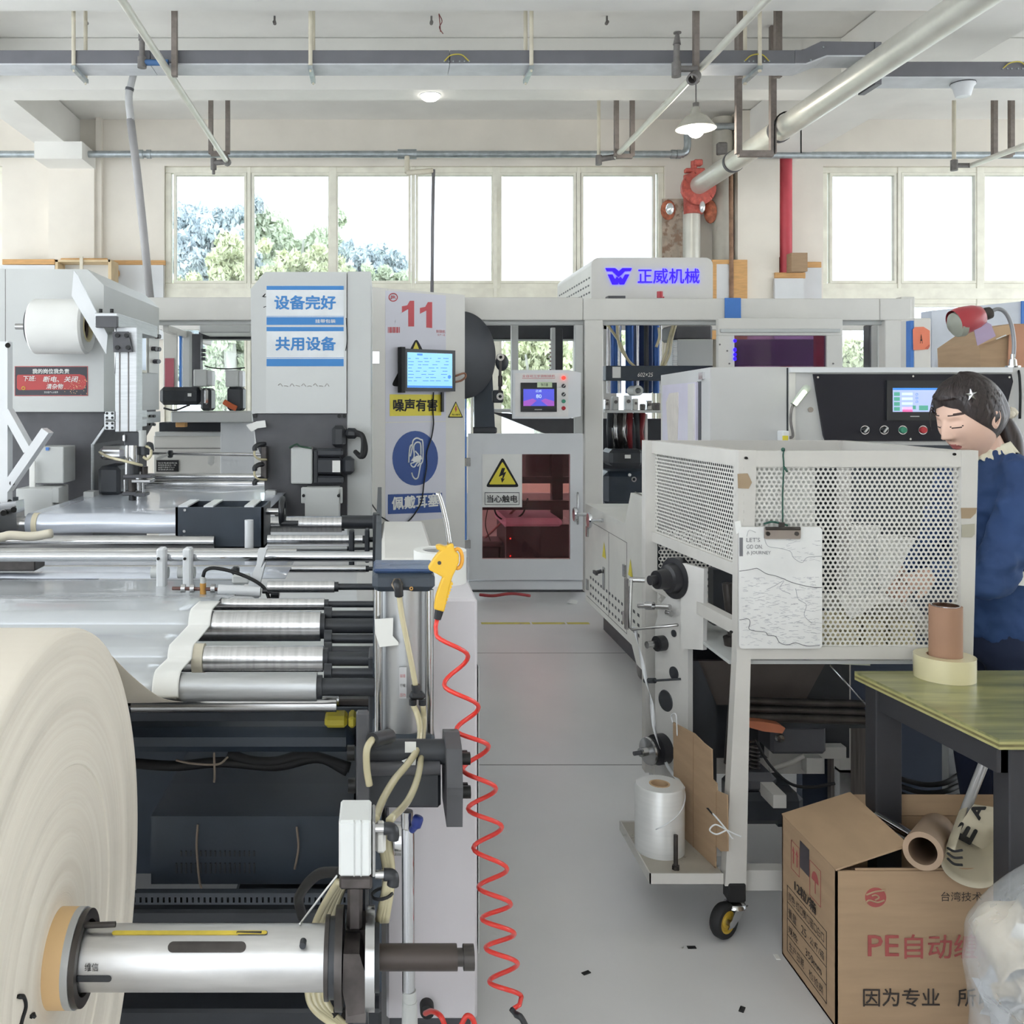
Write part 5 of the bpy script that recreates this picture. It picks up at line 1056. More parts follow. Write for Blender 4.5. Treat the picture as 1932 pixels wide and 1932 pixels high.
# ================================================================ paper roll
PX, PY, PZ, PR = -.446, 1.30, .785, .44
def paper_end():
    m = bpy.data.materials.new('wound_paper'); m.use_nodes = True; nt = m.node_tree; N = nt.nodes; L = nt.links; p = N['Principled BSDF']
    tc = N.new('ShaderNodeTexCoord'); sp = N.new('ShaderNodeSeparateXYZ'); L.new(tc.outputs['Object'], sp.inputs[0])
    sub = N.new('ShaderNodeMath'); sub.operation = 'SUBTRACT'; sub.inputs[1].default_value = PR; L.new(sp.outputs[2], sub.inputs[0])
    cb = N.new('ShaderNodeCombineXYZ'); L.new(sp.outputs[1], cb.inputs[0]); L.new(sub.outputs[0], cb.inputs[1])
    ln = N.new('ShaderNodeVectorMath'); ln.operation = 'LENGTH'; L.new(cb.outputs[0], ln.inputs[0])
    c2 = N.new('ShaderNodeCombineXYZ'); L.new(ln.outputs['Value'], c2.inputs[0])
    ns = N.new('ShaderNodeTexNoise'); ns.inputs['Scale'].default_value = 90; ns.inputs['Detail'].default_value = 6; ns.inputs['Roughness'].default_value = .75; L.new(c2.outputs[0], ns.inputs['Vector'])
    rp = N.new('ShaderNodeValToRGB'); rp.color_ramp.elements[0].position = .3; rp.color_ramp.elements[1].position = .62
    rp.color_ramp.elements[0].color = (*lin((228, 218, 203)), 1); rp.color_ramp.elements[1].color = (*lin((238, 231, 217)), 1); L.new(ns.outputs[0], rp.inputs[0]); L.new(rp.outputs[0], p.inputs['Base Color'])
    bp = N.new('ShaderNodeBump'); bp.inputs['Strength'].default_value = .3; bp.inputs['Distance'].default_value = .003; L.new(ns.outputs[0], bp.inputs['Height']); L.new(bp.outputs[0], p.inputs['Normal'])
    p.inputs['Roughness'].default_value = .75; return m
PW = paper_end()
PRL = thing('paper_roll', 'huge cream paper roll mounted on the air shaft in the left foreground', 'paper roll', (PX-.6, PY, PZ-PR))
prof = [(.062, 0)]
rs = random.Random(21); r = .07; xo = 0
while r < PR-.012:
    prof.append((r, xo)); r2 = r+rs.uniform(.006, .03); nx = rs.uniform(-.002, .002)
    if r2 < PR-.012: prof.append((r2-.002, xo+(nx-xo)*.25)); xo = nx
    r = r2
prof += [(PR-.01, 0), (PR-.003, -.003), (PR, -.01), (PR, -1.23), (.062, -1.23)]
b = MB(); b.lathe(prof, (PX, PY, PZ), (1, 0, 0), 128); b.build('wound_paper', PW, PRL)
b = MB(); b.hollow((PX-.05, PY, PZ), (PX+.024, PY, PZ), .062, .052, 48); b.build('core_tube', mat('tan_core_tube', (226, 190, 140), .6, var=.05), PRL)
b = MB()
for pts in ([(32, 1880), (42, 1882), (45, 1900), (38, 1925), (34, 1945)], [(56, 1918), (60, 1914), (62, 1918)]): b.tube(cr([Vector((PX+.002, 0, 0))+Vector((0, F*(-PX-.0)/(CX-x), AZ(y, F*(-PX)/(CX-x)))) for x, y in pts], 5), .003, 5)
b.build('pen_mark', INKBLK, PRL)
# paper leaving the roll down to the first roller
b = MB(); A0 = (PY+PR*math.cos(math.radians(50)), PZ+PR*math.sin(math.radians(50))); A1 = (ra[0]-.004, ra[1]-ra[2]-.004)
def fn(u_, v_):
    y = A0[0]+(A1[0]-A0[0])*v_; z = A0[1]+(A1[1]-A0[1])*v_-.02*math.sin(PI*v_); x = PX-.004-1.2*(1-u_); return (x, y, z+.004*noise.noise((x*5, y*4, 1)))
b.grid(fn, 12, 14); tag(b.build('paper_web', mat('cream_paper_web', (228, 220, 204), .7, var=.02), solid=.001), 'cream paper sheet leaving the big roll towards the first roller', 'paper')
# ================================================================ air shaft
AS = thing('air_shaft', 'polished steel air shaft with slotted keys through the paper roll', 'shaft', (-.25, PY, PZ-.05))
sr = .0412
b = MB(); b.cyl((PX-.06, PY, PZ), (AX(614, PY), PY, PZ), sr, n=64); b.build('shaft_tube', mat('bright_turned_steel', (196, 195, 194), .34, .85, var=.14, scale=8, stretch=(.6, 4, 4)), AS)
b = MB(); b.hollow((PX+.024, PY, PZ), (PX+.034, PY, PZ), .062, .05, 48); b.build('clamp_ring', mat('zinc_ring', (186, 188, 190), .4, .6), AS)
b = MB(); b.hollow((PX+.034, PY, PZ), (PX+.042, PY, PZ), .060, .047, 48); b.build('clamp_ring', DSTEEL, AS)
def key(px0, px1, py, hh, m, nm, ang=None):
    """rounded slot insert on the shaft surface"""
    a = min((math.radians(d_) for d_ in range(-80, 81)), key=lambda q: abs(CY+(HC-PZ-sr*math.sin(q))/(PY-sr*math.cos(q))*F-py)); b = MB(); xa, xb = AX(px0, PY-.04), AX(px1, PY-.04); w_ = hh/F*(PY-.04)/2; pts = []
    for k in range(9): t_ = PI/2+PI*k/8; pts.append((xa+w_+w_*math.cos(t_), w_*math.sin(t_)))
    for k in range(9): t_ = -PI/2+PI*k/8; pts.append((xb-w_+w_*math.cos(t_), w_*math.sin(t_)))
    def wrap(x, s_, R): q = a+s_/sr; return (x, PY-R*math.cos(q), PZ+R*math.sin(q))
    n = len(pts); b.add([wrap(x, s_, sr-.004) for x, s_ in pts]+[wrap(x, s_, sr+.0012) for x, s_ in pts], [list(range(n)), [n+i for i in range(n)]]+[[i, (i+1) % n, n+(i+1) % n, n+i] for i in range(n)])
    return b.build(nm, m, AS)
key(200, 499, 1760, 9, mat('yellow_key', (214, 190, 70), .5, var=.12, scale=30), 'key_strip'); ks = key(313, 462, 1787, 19, DSTEEL, 'key_strip'); key(120, 211, 1846, 12, BLACK, 'key_slot')
key(440, 500, 1760, 9.5, DSTEEL, 'key_end')
b = MB(); b.cyl(at(112, 1748, PY-.01), at(218, 1744, PY-.01), .004, n=8); b.build('key_strip', DSTEEL, AS)
b = MB(); c = at(571, 1785, PY-.041); b.cyl(c+Vector((0, .0, 0)), c+Vector((0, .012, 0)), .0045, n=10); b.build('air_valve_hole', BLACK, AS)
text('维信', (AX(160, PY-.041), PY-.0414, AZ(1832, PY-.041)), .018, .011, INKBLK, AS, bold=.0)
for xa, xb, r_, m in ((614, 622, .052, DSTEEL), (622, 634, .05, BLACK), (634, 648, .064, DSTEEL), (690, 707, .064, STEEL), (707, 716, .042, BLACK), (716, 862, .0165*1.02, mat('brown_black_spindle', (74, 66, 62), .4, .5)), (862, 874, .0115, DSTEEL), (874, 894, .0165, DSTEEL)):
    b = MB(); b.cyl((AX(xa, PY), PY, PZ), (AX(xb, PY), PY, PZ), r_, n=40); b.build('journal' if r_ < .03 else 'collar', m, AS)
# ================================================================ unwind arm with cylinder block
UA = thing('unwind_arm', 'dark steel unwind arm and clamp jaws holding the air shaft end', 'machine part', (AX(670, PY), PY, .4))
JAW = mat('greasy_dark_steel', (88, 82, 80), .4, .6, var=.25, scale=30)
b = MB(); b.pb(655, 1650, 683, 1758, PY-.01, .05, .004); b.build('upper_jaw', JAW, UA)
b = MB(); b.pb(640, 1655, 702, 1680, PY-.015, .06, .003); b.build('jaw_plate', JAW, UA)
b = MB(); b.ppoly([(648, 1800), (678, 1800), (690, 1840), (688, 1912), (656, 1918), (646, 1870)], PY-.055, .05); b.build('lower_jaw', JAW, UA)
b = MB(); b.ppoly([(652, 1755), (690, 1755), (690, 1930), (652, 1930)], PY+.0, .05); b.build('bearing_block', mat('worn_bearing', (104, 98, 96), .35, .7, var=.2, scale=24), UA)
b = MB(); b.box(AX(664, 1.45), AX(696, 1.45), 1.36, 1.42, .05, AZ(1560, 1.4), .004); b.build('arm_plate', BLACK, UA)
CBK = thing('clamp_cylinder', 'white compact air cylinder block above the shaft jaw', 'cylinder', at(670, 1655, PY))
b = MB(); b.pb(639, 1549, 700, 1655, PY-.02, .07, .003); b.build('block', mat('grubby_white_aluminium', (222, 224, 222), .45, var=.03, wear=((120, 118, 112), 26, .69)), CBK)
for x in (668, 681):
    b = MB(); b.pb(x-1, 1550, x+1, 1654, PY-.0215, .004); b.build('groove', GREYP, CBK)
b = MB(); b.pb(701, 1552, 708, 1657, PY-.015, .06, .002); b.build('end_plate', STEEL, CBK)
for y in (1563, 1650):
    b = MB(); b.cyl(at(708, y, PY), at(726, y, PY), .006, n=10); b.build('port_nipple', STEEL, CBK)
    b = MB(); b.tube(cr([at(724, y, PY), at(738, y+1, PY), at(742, y+8, PY), at(741, y+20, PY)], 5), .0085, 10); b.build('elbow_fitting', BLKPL, CBK)
b = MB(); b.pb(708, 1570, 728, 1612, PY+.0, .04, .004); b.build('side_bracket', WHITE2, CBK)
for i in range(3):
    b = MB(); b.tube(cr([at(718+i*7, 1560, PY+.03), at(722+i*6, 1600, PY+.03), at(730+i*4, 1660, PY+.03), at(715+i*6, 1738, PY+.03)], 6), .0062, 7); b.build('hose', TUBEC, CBK)
b = MB(); b.hollow(at(721, 1683, PY+.03), at(722, 1687, PY+.03)+Vector((0, 0, -.001)), .016, .014, 14); b.build('cable_tie', BLKRUB, CBK)
b = MB(); b.cyl(at(744, 1582, PY+.03), at(757, 1582, PY+.03), .022, n=6); b.build('hex_nut', STEEL, CBK)
HB = thing('hose_bundle', 'bundle of cream air hoses looping behind the shaft end', 'hose', at(620, 1930, PY+.08))
for i in range(4):
    b = MB(); b.tube(cr([at(640+i*4, 1662, PY+.06), at(622+i*6, 1690, PY+.08), at(596+i*9, 1742, PY+.1), at(586+i*10, 1800, PY+.1), at(582+i*10, 1870, PY+.09), at(596+i*9, 1905, PY+.08), at(640+i*4, 1938, PY+.06)], 6), .0062, 7); b.build('hose', TUBEC, HB)
b = MB(); b.hollow(at(630, 1918, PY+.085), at(642, 1928, PY+.075), .018, .016, 14); b.build('cable_tie', BLKRUB, HB)
b = MB(); b.tube(cr([at(648, 1645, PY+.05), at(600, 1650, PY+.12), at(565, 1690, PY+.2), at(570, 1730, PY+.22)], 6), .008, 7); b.build('black_hose', BLKRUB, HB)
b = MB(); b.tube(cr([at(636, 1652, PY+.02), at(606, 1690, PY+.03), at(572, 1735, PY+.05), at(566, 1743, PY)], 5), .0015, 5); b.build('thread', PAPERW, HB)
# pivot housing with flange
PV = thing('pivot_housing', 'black pivot housing with bolted flange below the big air cylinder', 'machine part', at(770, 1530, 1.85)); Yv = 1.85
b = MB(); b.cyl(at(690, 1418, Yv), at(842, 1418, Yv), 23/F*Yv, n=28); b.build('pivot_tube', BLACK, PV)
b = MB(); b.pb(692, 1440, 832, 1526, Yv-.02, .12, .006); b.build('pivot_block', BLACK, PV)
b = MB(); b.cyl(at(694, 1450, Yv-.02), at(830, 1448, Yv-.02), .014, n=12); b.build('weld_rib', DARKP, PV)
b = MB(); zc = AZ(1455, Yv); xa = AX(838, Yv); b.prism([(Yv-.07, AZ(1530, Yv)), (Yv+.06, AZ(1530, Yv)), (Yv+.075, zc), (Yv+.05, AZ(1392, Yv)), (Yv, AZ(1381, Yv)), (Yv-.06, AZ(1392, Yv)), (Yv-.08, zc)], 'x', xa, xa+.03); FL = b.build('flange_plate', DARKP, PV)
for y, dy in ((1420, -.03), (1438, .03), (1478, -.04), (1496, .02)):
    b = MB(); b.cyl((xa+.03, Yv+dy, AZ(y, Yv)), (xa+.048, Yv+dy, AZ(y, Yv)), .012, n=6); b.build('flange_bolt', BOLT, FL)
b = MB(); b.pb(764, 1400, 785, 1420, Yv-.03, .002); b.build('white_tape', PAPERW, PV); b = MB(); b.ppoly([(758, 1436), (786, 1424), (784, 1444), (770, 1444)], Yv-.03, .002); b.build('white_tape', PAPERW, PV)
for x, y in ((661, 1420), (663, 1482)):
    b = MB(); b.cyl(at(x-6, y, 1.77), at(x+8, y, 1.77), .014, n=6); b.build('strap_nut', BOLT, PV)
# chrome damper strut
ST = thing('damper_strut', 'chrome damper strut standing in front of the end cabinet', 'strut', at(770, 1932, 1.9)); Ys = 1.9
b = MB(); b.cyl(at(771, 1872, Ys), at(770, 1562, Ys), 12/F*Ys, n=24); b.build('rod', CHROME, ST)
b = MB(); b.cyl(at(770, 1592, Ys), at(770, 1560, Ys), 11/F*Ys, n=20); b.build('rod_sleeve', WHITE2, ST)
b = MB(); b.cyl(at(773, 1960, Ys), at(773, 1888, Ys), 16/F*Ys, 14/F*Ys, n=24); b.cyl(at(773, 1888, Ys), at(772, 1868, Ys), 13/F*Ys, n=20); b.build('foot_fitting', GREYP, ST)
b = MB(); b.tube(cr([at(777, 1566, Ys-.01), at(785, 1556, Ys-.02), at(790, 1540, Ys-.02)], 4), [.007]*4+[.011]*4+[.009], 10); b.build('blue_lever', mat('blue_plastic', (46, 66, 150), .4), ST)
b = MB(); b.cyl(at(768, 1560, Ys), at(768, 1530, Ys), .012, n=14); b.build('upper_rod', STEEL, ST)
# ================================================================ big air cylinder
Yc = 2.0
BC = thing('air_cylinder', 'large upright aluminium air cylinder with blue black cap', 'cylinder', at(760, 1395, Yc))
cx0 = AX(761, Yc+.06); cy0 = Yc+.06
b = MB(); b.cyl((cx0, cy0, AZ(1400, Yc)), (cx0, cy0, AZ(1112, Yc)), 46/F*Yc, n=40); b.build('barrel', mat('satin_aluminium', (196, 198, 200), .4, .7, var=.04), BC)
b = MB(); b.pb(702, 1080, 821, 1118, Yc, .13, .012); b.build('end_cap', BLUEBLK, BC)
b = MB(); b.pb(704, 1074, 820, 1082, Yc+.004, .12, .006); b.build('cap_top', mat('blue_sheet', (52, 74, 112), .3, bump=.6, bscale=20), BC)
b = MB(); b.pb(702, 1388, 821, 1402, Yc, .13, .01); b.build('lower_cap', BLUEBLK, BC)
for x, yy in ((714, Yc+.02), (810, Yc+.02), (716, Yc+.11), (806, Yc+.11)):
    b = MB(); b.cyl((AX(x, yy), yy, AZ(1392, yy)), (AX(x, yy), yy, AZ(1112, yy)), .009, n=14); b.build('tie_rod', STEEL, BC)
pc_ = PL(702, Yc-.001, 821, Yc-.001)
b = MB(); c = at(749, 1101, Yc); b.cyl(c, c+Vector((0, -.014, 0)), .0125, n=6); b.build('hex_plug', mat('brass_grey', (160, 142, 120), .4, .6), BC)
b = MB(); c = at(776, 1110, Yc); b.hollow(c, c+Vector((0, -.003, 0)), .004, .002, 10); b.build('brass_screw', mat('brass', (186, 140, 80), .3, .8), BC)
b = MB(); b.tube(cr([at(749, 1101, Yc-.014), at(751, 1104, Yc-.025), at(752, 1112, Yc-.025), at(753, 1124, Yc-.022)], 4), .0095, 10); b.build('push_fitting', BLKPL, BC)
b = MB(); b.tube(cr([at(753, 1122, Yc-.022), at(758, 1160, Yc-.02), at(768, 1210, Yc-.02), at(778, 1260, Yc-.02), at(784, 1294, Yc-.02)], 6), .0062, 8); b.build('hose', TUBEC, BC)
b = MB(); b.cyl(at(784, 1292, Yc-.02), at(786, 1312, Yc-.02), .009, n=12); b.pb(772, 1308, 803, 1322, Yc-.032, .022, .006); b.cyl(at(779, 1320, Yc-.02), at(779, 1330, Yc-.02), .008, n=10); b.cyl(at(797, 1320, Yc-.02), at(797, 1330, Yc-.02), .008, n=10); b.build('y_connector', BLKPL, BC)
b = MB(); b.tube(cr([at(780, 1330, Yc-.02), at(788, 1350, Yc-.03), at(793, 1378, Yc-.08), at(788, 1412, Yc-.16), at(770, 1440, Yc-.22), at(745, 1470, Yc-.3), at(722, 1510, Yc-.42), at(707, 1550, Yc-.55)], 7), .0066, 8); b.build('hose', TUBEC, BC)
b = MB(); b.tube(cr([at(798, 1330, Yc-.02), at(800, 1360, Yc-.02), at(797, 1400, Yc-.1), at(790, 1460, Yc-.25), at(770, 1510, Yc-.4), at(735, 1548, Yc-.6)], 7), .0062, 8); b.build('hose', TUBEC, BC)
b = MB(); b.tube(cr([at(697, 1482, 1.72), at(692, 1450, 1.72), at(692, 1415, 1.72), at(702, 1396, 1.74), at(714, 1390, 1.78)], 6), .0066, 8); b.build('hose', TUBEC, BC)
b = MB(); b.cyl(at(702, 1397, 1.74), at(735, 1389, 1.8), .014, n=12); b.build('elbow_joint', BLKPL, BC)
b = MB(); b.ppoly([(707, 1168), (742, 1166), (741, 1200), (752, 1212), (752, 1217), (716, 1221), (708, 1195)], Yc-.003, .001); b.build('tape_patch', PAPERW, BC)
tg = MB(); tg.pb(753, 1259, 767, 1318, Yc+.012-.012, .002); tg = tg.build('rating_plate', mat('silver_label', (206, 206, 208), .35, .3), BC)
for k in range(3): text(('缸径125', '行程200', '气压0.8'), 0, 0, 0, None, None) if 0 else text(('缸径', '行程', '压力')[k], (AX(755, Yc), Yc-.001, AZ(1278+k*18, Yc)), .011, .007, INKRED if k != 1 else INKBLK, tg)
# air gun hanging on the cylinder
Yg = 1.93
AG = thing('air_gun', 'yellow blow gun with bent metal nozzle hanging beside the air cylinder', 'air gun', at(835, 1165, Yg))
b = MB(); b.ppoly([(822, 1031), (829, 1028), (842, 1032), (850, 1026), (856, 1027), (858, 1040), (866, 1046), (866, 1062), (860, 1076), (854, 1088), (848, 1108), (843, 1132), (838, 1155), (819, 1150), (822, 1128), (830, 1104), (836, 1090), (826, 1084), (810, 1076), (808, 1072), (818, 1056), (827, 1044), (832, 1040), (824, 1037)], Yg, .022)
md = b.build('gun_body', YEL, AG); bv = md.modifiers.new('round', 'BEVEL'); bv.width = .004; bv.segments = 2
b = MB(); c = at(863, 1054, Yg+.011); b.tube([(c.x+.010*math.cos(a), c.y, c.z+.020*math.sin(a)) for a in [k*PI/10 for k in range(20)]], .004, 8, True); b.build('trigger_guard', mat('orange_yellow_plastic', (246, 176, 60), .4), AG)
b = MB(); c = at(829, 1062, Yg); b.cyl(c+Vector((0, -.001, 0)), c, .004, n=10); b.build('pivot_screw', DSTEEL, AG)
b = MB(); b.tube(cr([at(849, 1030, Yg+.01), at(843, 990, Yg+.01), at(838, 968, Yg+.01), at(834, 952, Yg+.01), at(826, 929, Yg+.01)], 5), .0052, 10); b.build('nozzle_tube', STEEL, AG)
for k in range(8):
    b = MB(); c = at(851-k*2, 1100+k*6, Yg+.011); b.cyl(c+Vector((0, -.009, 0)), c+Vector((0, .009, 0)), .0035, n=8); b.build('grip_rib', YEL, AG)
b = MB(); b.cyl(at(829, 1150, Yg+.011), at(825, 1168, Yg+.011), .0095, .0075, n=14); b.build('hose_nut', BLKPL, AG)
# red coiled hose
lx = [(824, 1172), (823, 1195)]
left = [(823, 1196), (838, 1292), (861, 1378), (873, 1452), (883, 1526), (893, 1600), (903, 1674), (909, 1733), (916, 1788), (923, 1852)]
right = [(883, 1238), (903, 1334), (922, 1408), (936, 1488), (947, 1560), (957, 1640), (964, 1706), (971, 1762), (977, 1818), (984, 1880)]
pts = [at(825, 1168, Yg+.011), at(822, 1182, Yg+.01)]
seq = []
for l, r_ in zip(left, right): seq += [(l, 0), (r_, 1)]
for i in range(len(seq)-1):
    (p, s0), (q, s1) = seq[i], seq[i+1]; half = abs(q[0]-p[0])/2/F*Yg
    for k in range(8):
        t_ = k/8; a = PI*t_; cxx = (p[0]+q[0])/2+(p[0]-q[0])/2*math.cos(a); cyy = p[1]+(q[1]-p[1])*t_
        dd = math.sin(a)*half*(-1 if s0 == 0 else 1); pts.append(at(cxx, cyy, Yg+.01+dd))
pts += [at(984, 1880, Yg), at(980, 1896, Yg-.02), at(966, 1905, Yg-.03)]
RC_ = thing('coiled_hose', 'bright red coiled air hose hanging down from the yellow air gun', 'hose', at(960, 1920, Yg))
b = MB(); b.tube(pts, .0047, 8); b.build('coil', REDH, RC_)
b = MB(); b.tube(cr([at(964, 1903, Yg-.03), at(974, 1914, Yg-.04), at(984, 1921, Yg-.05), at(996, 1945, Yg-.05)], 4), [.0052]*4+[.0065]*4+[.006]*4+[.006], 10); b.build('quick_coupling', BLKPL, RC_)
b = MB(); b.tube(cr([at(802, 1912, 2.2), at(815, 1908, 2.15), at(832, 1918, 2.1), at(845, 1945, 2.1), at(866, 1940, 2.1), at(880, 1917, 2.1), at(893, 1925, 2.1), at(900, 1960, 2.1)], 6), .006, 8); tag(b.build('air_line', REDH), 'short red air line looping at the foot of the end cabinet', 'hose')
# ================================================================ right machine with the black panel
YR = 4.0
RM = thing('wrapping_machine', 'white wrapping machine with a black control panel behind the woman', 'machine', at(1620, 1100, YR))
plan = [(AX(1340, YR), YR), (2.95, YR), (2.95, 5.4), (AX(1247, 5.28), 5.28)]
b = MB(); b.prism(plan, 'z', .55, 1.689); b.build('body', mat('grey_white_panel', (206, 206, 204), .4, var=.03, scale=4), RM)
b = MB(); b.prism([(1.5, 4.1), (2.9, 4.1), (2.9, 5.3), (1.6, 5.2)], 'z', 0, .55); b.build('plinth', DARKP, RM)
pr_ = PL(1340, YR, 1932, YR); pl_ = PL(1247, 5.28, 1340, YR)
rectp(pr_, 1484, 694, 1487, 1100, BLACK, RM, 'panel_gap', .001); rectp(pr_, 1488, 693.5, 1905, 703, WHITEP, RM, 'top_trim', .02)
rectp(pr_, 1488, 703, 1500, 1100, WHITE2, RM, 'edge_strip', .004)
rectp(pr_, 1502, 840, 1905, 1140, BLUEBLK, RM, 'lower_panel', .004)
BP = polyp(pr_, [(1533, 706), (1905, 706), (1908, 720), (1888, 800), (1878, 832), (1556, 832), (1552, 822)], mat('gloss_black_panel', (40, 40, 48), .32, var=.03, spec=.25), RM, 'control_panel', .012)
hb = rectp(pr_, 1668, 718, 1792, 793, BLKPL, BP, 'display_bezel', .01, .012)
sc_ = rectp(pr_, 1679, 732, 1775, 777, mat('pale_lilac_screen', (176, 190, 226), .4, emit=.5), hb, 'display', .001, .022)
g1 = mat('screen_green', (90, 170, 150), .4, emit=.4); g2 = mat('screen_pink', (226, 110, 170), .4, emit=.5)
b = MB(); pr_.rect(b, 1679, 732, 1775, 736, .0005, .023); b.build('display_bar', SCRDB, hb)
b = MB()
for k in range(4): pr_.rect(b, 1681, 740+k*9.3, 1692, 747+k*9.3, .0005, .023)
pr_.rect(b, 1716, 765, 1722, 772, .0005, .023); pr_.rect(b, 1728, 765, 1745, 774, .0005, .023); b.build('display_fields', g1, hb, kind='stuff')
rectp(pr_, 1697, 768, 1716, 777, g2, hb, 'display_field', .0005, .023)
b = MB()
for k in range(4): pr_.rect(b, 1696, 741+k*9, 1716, 745.5+k*9, .0005, .023)
b.build('display_values', SCRLT, hb, kind='stuff')
b = MB()
for k in range(3):
    c = pr_.pt(1724, 744+k*7, .0232); b.tube([(c.x+.0045*math.cos(a), c.y, c.z+.0045*math.sin(a)) for a in [j*PI/6 for j in range(12)]], .0008, 4, True)
b.build('display_icons', SCRDB, hb, kind='stuff')
for x, m in ((1628, BLKPL), (1664, BLKPL), (1699, GRNBT), (1737, REDBT)):
    c = pr_.pt(x, 811, .012); b = MB(); b.hollow(c, c+Vector((0, -.006, 0)), .019, .0155, 24); o = b.build('button_ring', CHROME, BP)
    b = MB(); b.cyl(c, c+Vector((0, -.016, 0)), .0145, .013, n=20); b.build('button_cap', m, o)
    if m is BLKPL:
        b = MB(); b.bar(c+Vector((-.008, -.018, -.01)), c+Vector((.009, -.018, .011)), .006, .008, (0, 1, 0)); b.build('switch_lever', GREYP, o)
for x, y in ((1540, 712), (1719, 710), (1714, 828), (1900, 712)): discp(pr_, x, y, 2, 2, STEEL, BP, 'screw', .004, .012)
rectp(pr_, 1712, 784.6, 1729, 786.2, GREYP, hb, 'maker_mark', .0004, .0222)
discp(pr_, 1529, 773, 5, 5, mat('old_plug', (170, 160, 150), .7), RM, 'blind_plug', .004)
# lilac side with sliding door
rectp(pl_, 1254, 727, 1318, 1000, mat('lilac_white_panel', (214, 210, 226), .35, var=.03), RM, 'side_door', .012); rectp(pl_, 1316, 720, 1323, 1000, BLACK, RM, 'door_gap', .002, .0); rectp(pl_, 1306, 724, 1316, 1000, WHITE2, RM, 'door_stile', .02)
polyp(pl_, [(1268, 742), (1285, 740), (1285, 775), (1283, 832), (1266, 832), (1262, 760)], mat('peeling_paper', (220, 214, 206), .8, var=.06, scale=14), RM, 'peeling_label', .003, .012); rectp(pl_, 1322, 703, 1330, 716, STEEL, RM, 'latch', .01)
# gooseneck inspection lamp
GL = thing('gooseneck_lamp', 'small gooseneck inspection lamp with lit greenish head on the wrapping machine front', 'lamp', at(1487, 832, 3.95))
b = MB(); b.pb(1477, 813, 1490, 833, 3.94, .06, .004); b.build('magnet_base', WHITEP, GL); b = MB(); b.pb(1477, 822, 1487, 832, 3.935, .004); b.build('yellow_label', YELS, GL)
b = MB(); b.tube(cr([at(1488, 826, 3.95), at(1496, 822, 3.95), at(1492, 796, 3.95), at(1493, 775, 3.95), at(1497, 762, 3.95)], 6), .006, 8); b.build('gooseneck', CAST, GL)
b = MB(); b.cyl(at(1497, 764, 3.95), at(1521, 734, 3.95), .014, .018, n=14); b.sph(at(1521, 734, 3.95), .018, 12, 8); b.build('lamp_head', mat('clear_plastic_head', (196, 204, 190), .3), GL)
b = MB(); b.cyl(at(1500, 763, 3.93), at(1519, 738, 3.93), .009, n=10); b.build('light_strip', mat('lit_strip', (238, 250, 214), .4, emit=3.), GL)
# red desk lamp with a plastic pouch
DL = thing('desk_lamp', 'red shaded flexible arm lamp standing on the wrapping machine', 'lamp', at(1912, 693, 4.15)); Yd = 4.15
b = MB(); b.tube(cr([at(1912, 676, Yd), at(1913, 645, Yd), at(1908, 612, Yd), at(1897, 590, Yd), at(1882, 583, Yd), at(1866, 590, Yd)], 7), .0085, 10); b.build('flexible_arm', mat('grey_flex_arm', (150, 152, 156), .4, .5), DL)
b = MB(); b.cyl(at(1911, 694, Yd), at(1911, 678, Yd), .018, .014, n=14); b.cyl(at(1911, 680, Yd), at(1911, 668, Yd), .009, n=12); b.cyl(at(1911, 694, Yd), at(1911, 690, Yd), .03, n=16); b.build('base', STEEL, DL)
hd = (at(1790, 614, Yd)-at(1866, 592, Yd)).normalized(); o0 = at(1868, 590, Yd)
b = MB(); b.lathe([(.012, -.01), (.026, 0), (.028, .02), (.02, .035)], o0, hd, 20); b.build('socket', DSTEEL, DL)
b = MB(); b.lathe([(.02, .03), (.045, .045), (.056, .075), (.06, .11), (.062, .14), (.056, .165)], o0, hd, 28); b.build('shade', mat('red_enamel', (176, 56, 66), .3, coat=.3), DL)
b = MB(); b.lathe([(.058, .135), (.054, .16), (.03, .178), (.0, .182)], o0+Vector((0, 0, -.010)), hd, 28); b.build('shade_rim', mat('grey_green_reflector', (150, 152, 140), .4), DL)
b = MB(); b.ppoly([(1838, 622), (1858, 606), (1870, 612), (1879, 634), (1845, 652)], Yd-.03, .004); b.build('plastic_pouch', mat('lilac_pouch', (190, 172, 204), .3, alpha=.75), DL)
b = MB(); b.tube(cr([at(1914, 692, Yd), at(1922, 700, Yd-.15), at(1925, 740, Yd-.16), at(1924, 790, Yd-.16)], 5), .005, 6); b.build('lamp_cord', BLKRUB, DL)
# boxes and cabinets behind
KB = thing('cardboard_box', 'open taped cardboard box on top of the wrapping machine at the right edge', 'box', at(1900, 692, 4.7))
b = MB(); b.prism([(AX(1850, 4.6), AZ(694, 4.6)+.004), (3.3, AZ(694, 4.6)+.004), (3.3, AZ(610, 4.6)), (AX(1905, 4.6), AZ(611, 4.6)), (AX(1848, 4.6), AZ(650, 4.6))], 'y', 4.6, 4.95); b.build('carton_body', KRAFT, KB)
b = MB(); b.ppoly([(1846, 652), (1908, 630), (1905, 612), (1872, 618)], 4.58, .006); b.build('flap', KRAFT2, KB); b = MB(); b.ppoly([(1905, 612), (1932, 612), (1932, 696), (1902, 696)], 4.585, .006); b.build('side_panel', mat('kraft_orange', (196, 146, 118), .8), KB)
b = MB(); b.tube([at(1880, 640, 4.57), at(1898, 632, 4.57)], .003, 5); b.build('tape_edge', PAPERW, KB)
TC = thing('tall_cabinet', 'tall pale blue white cabinet behind the desk lamp', 'cabinet', at(1850, 1000, 6.0))
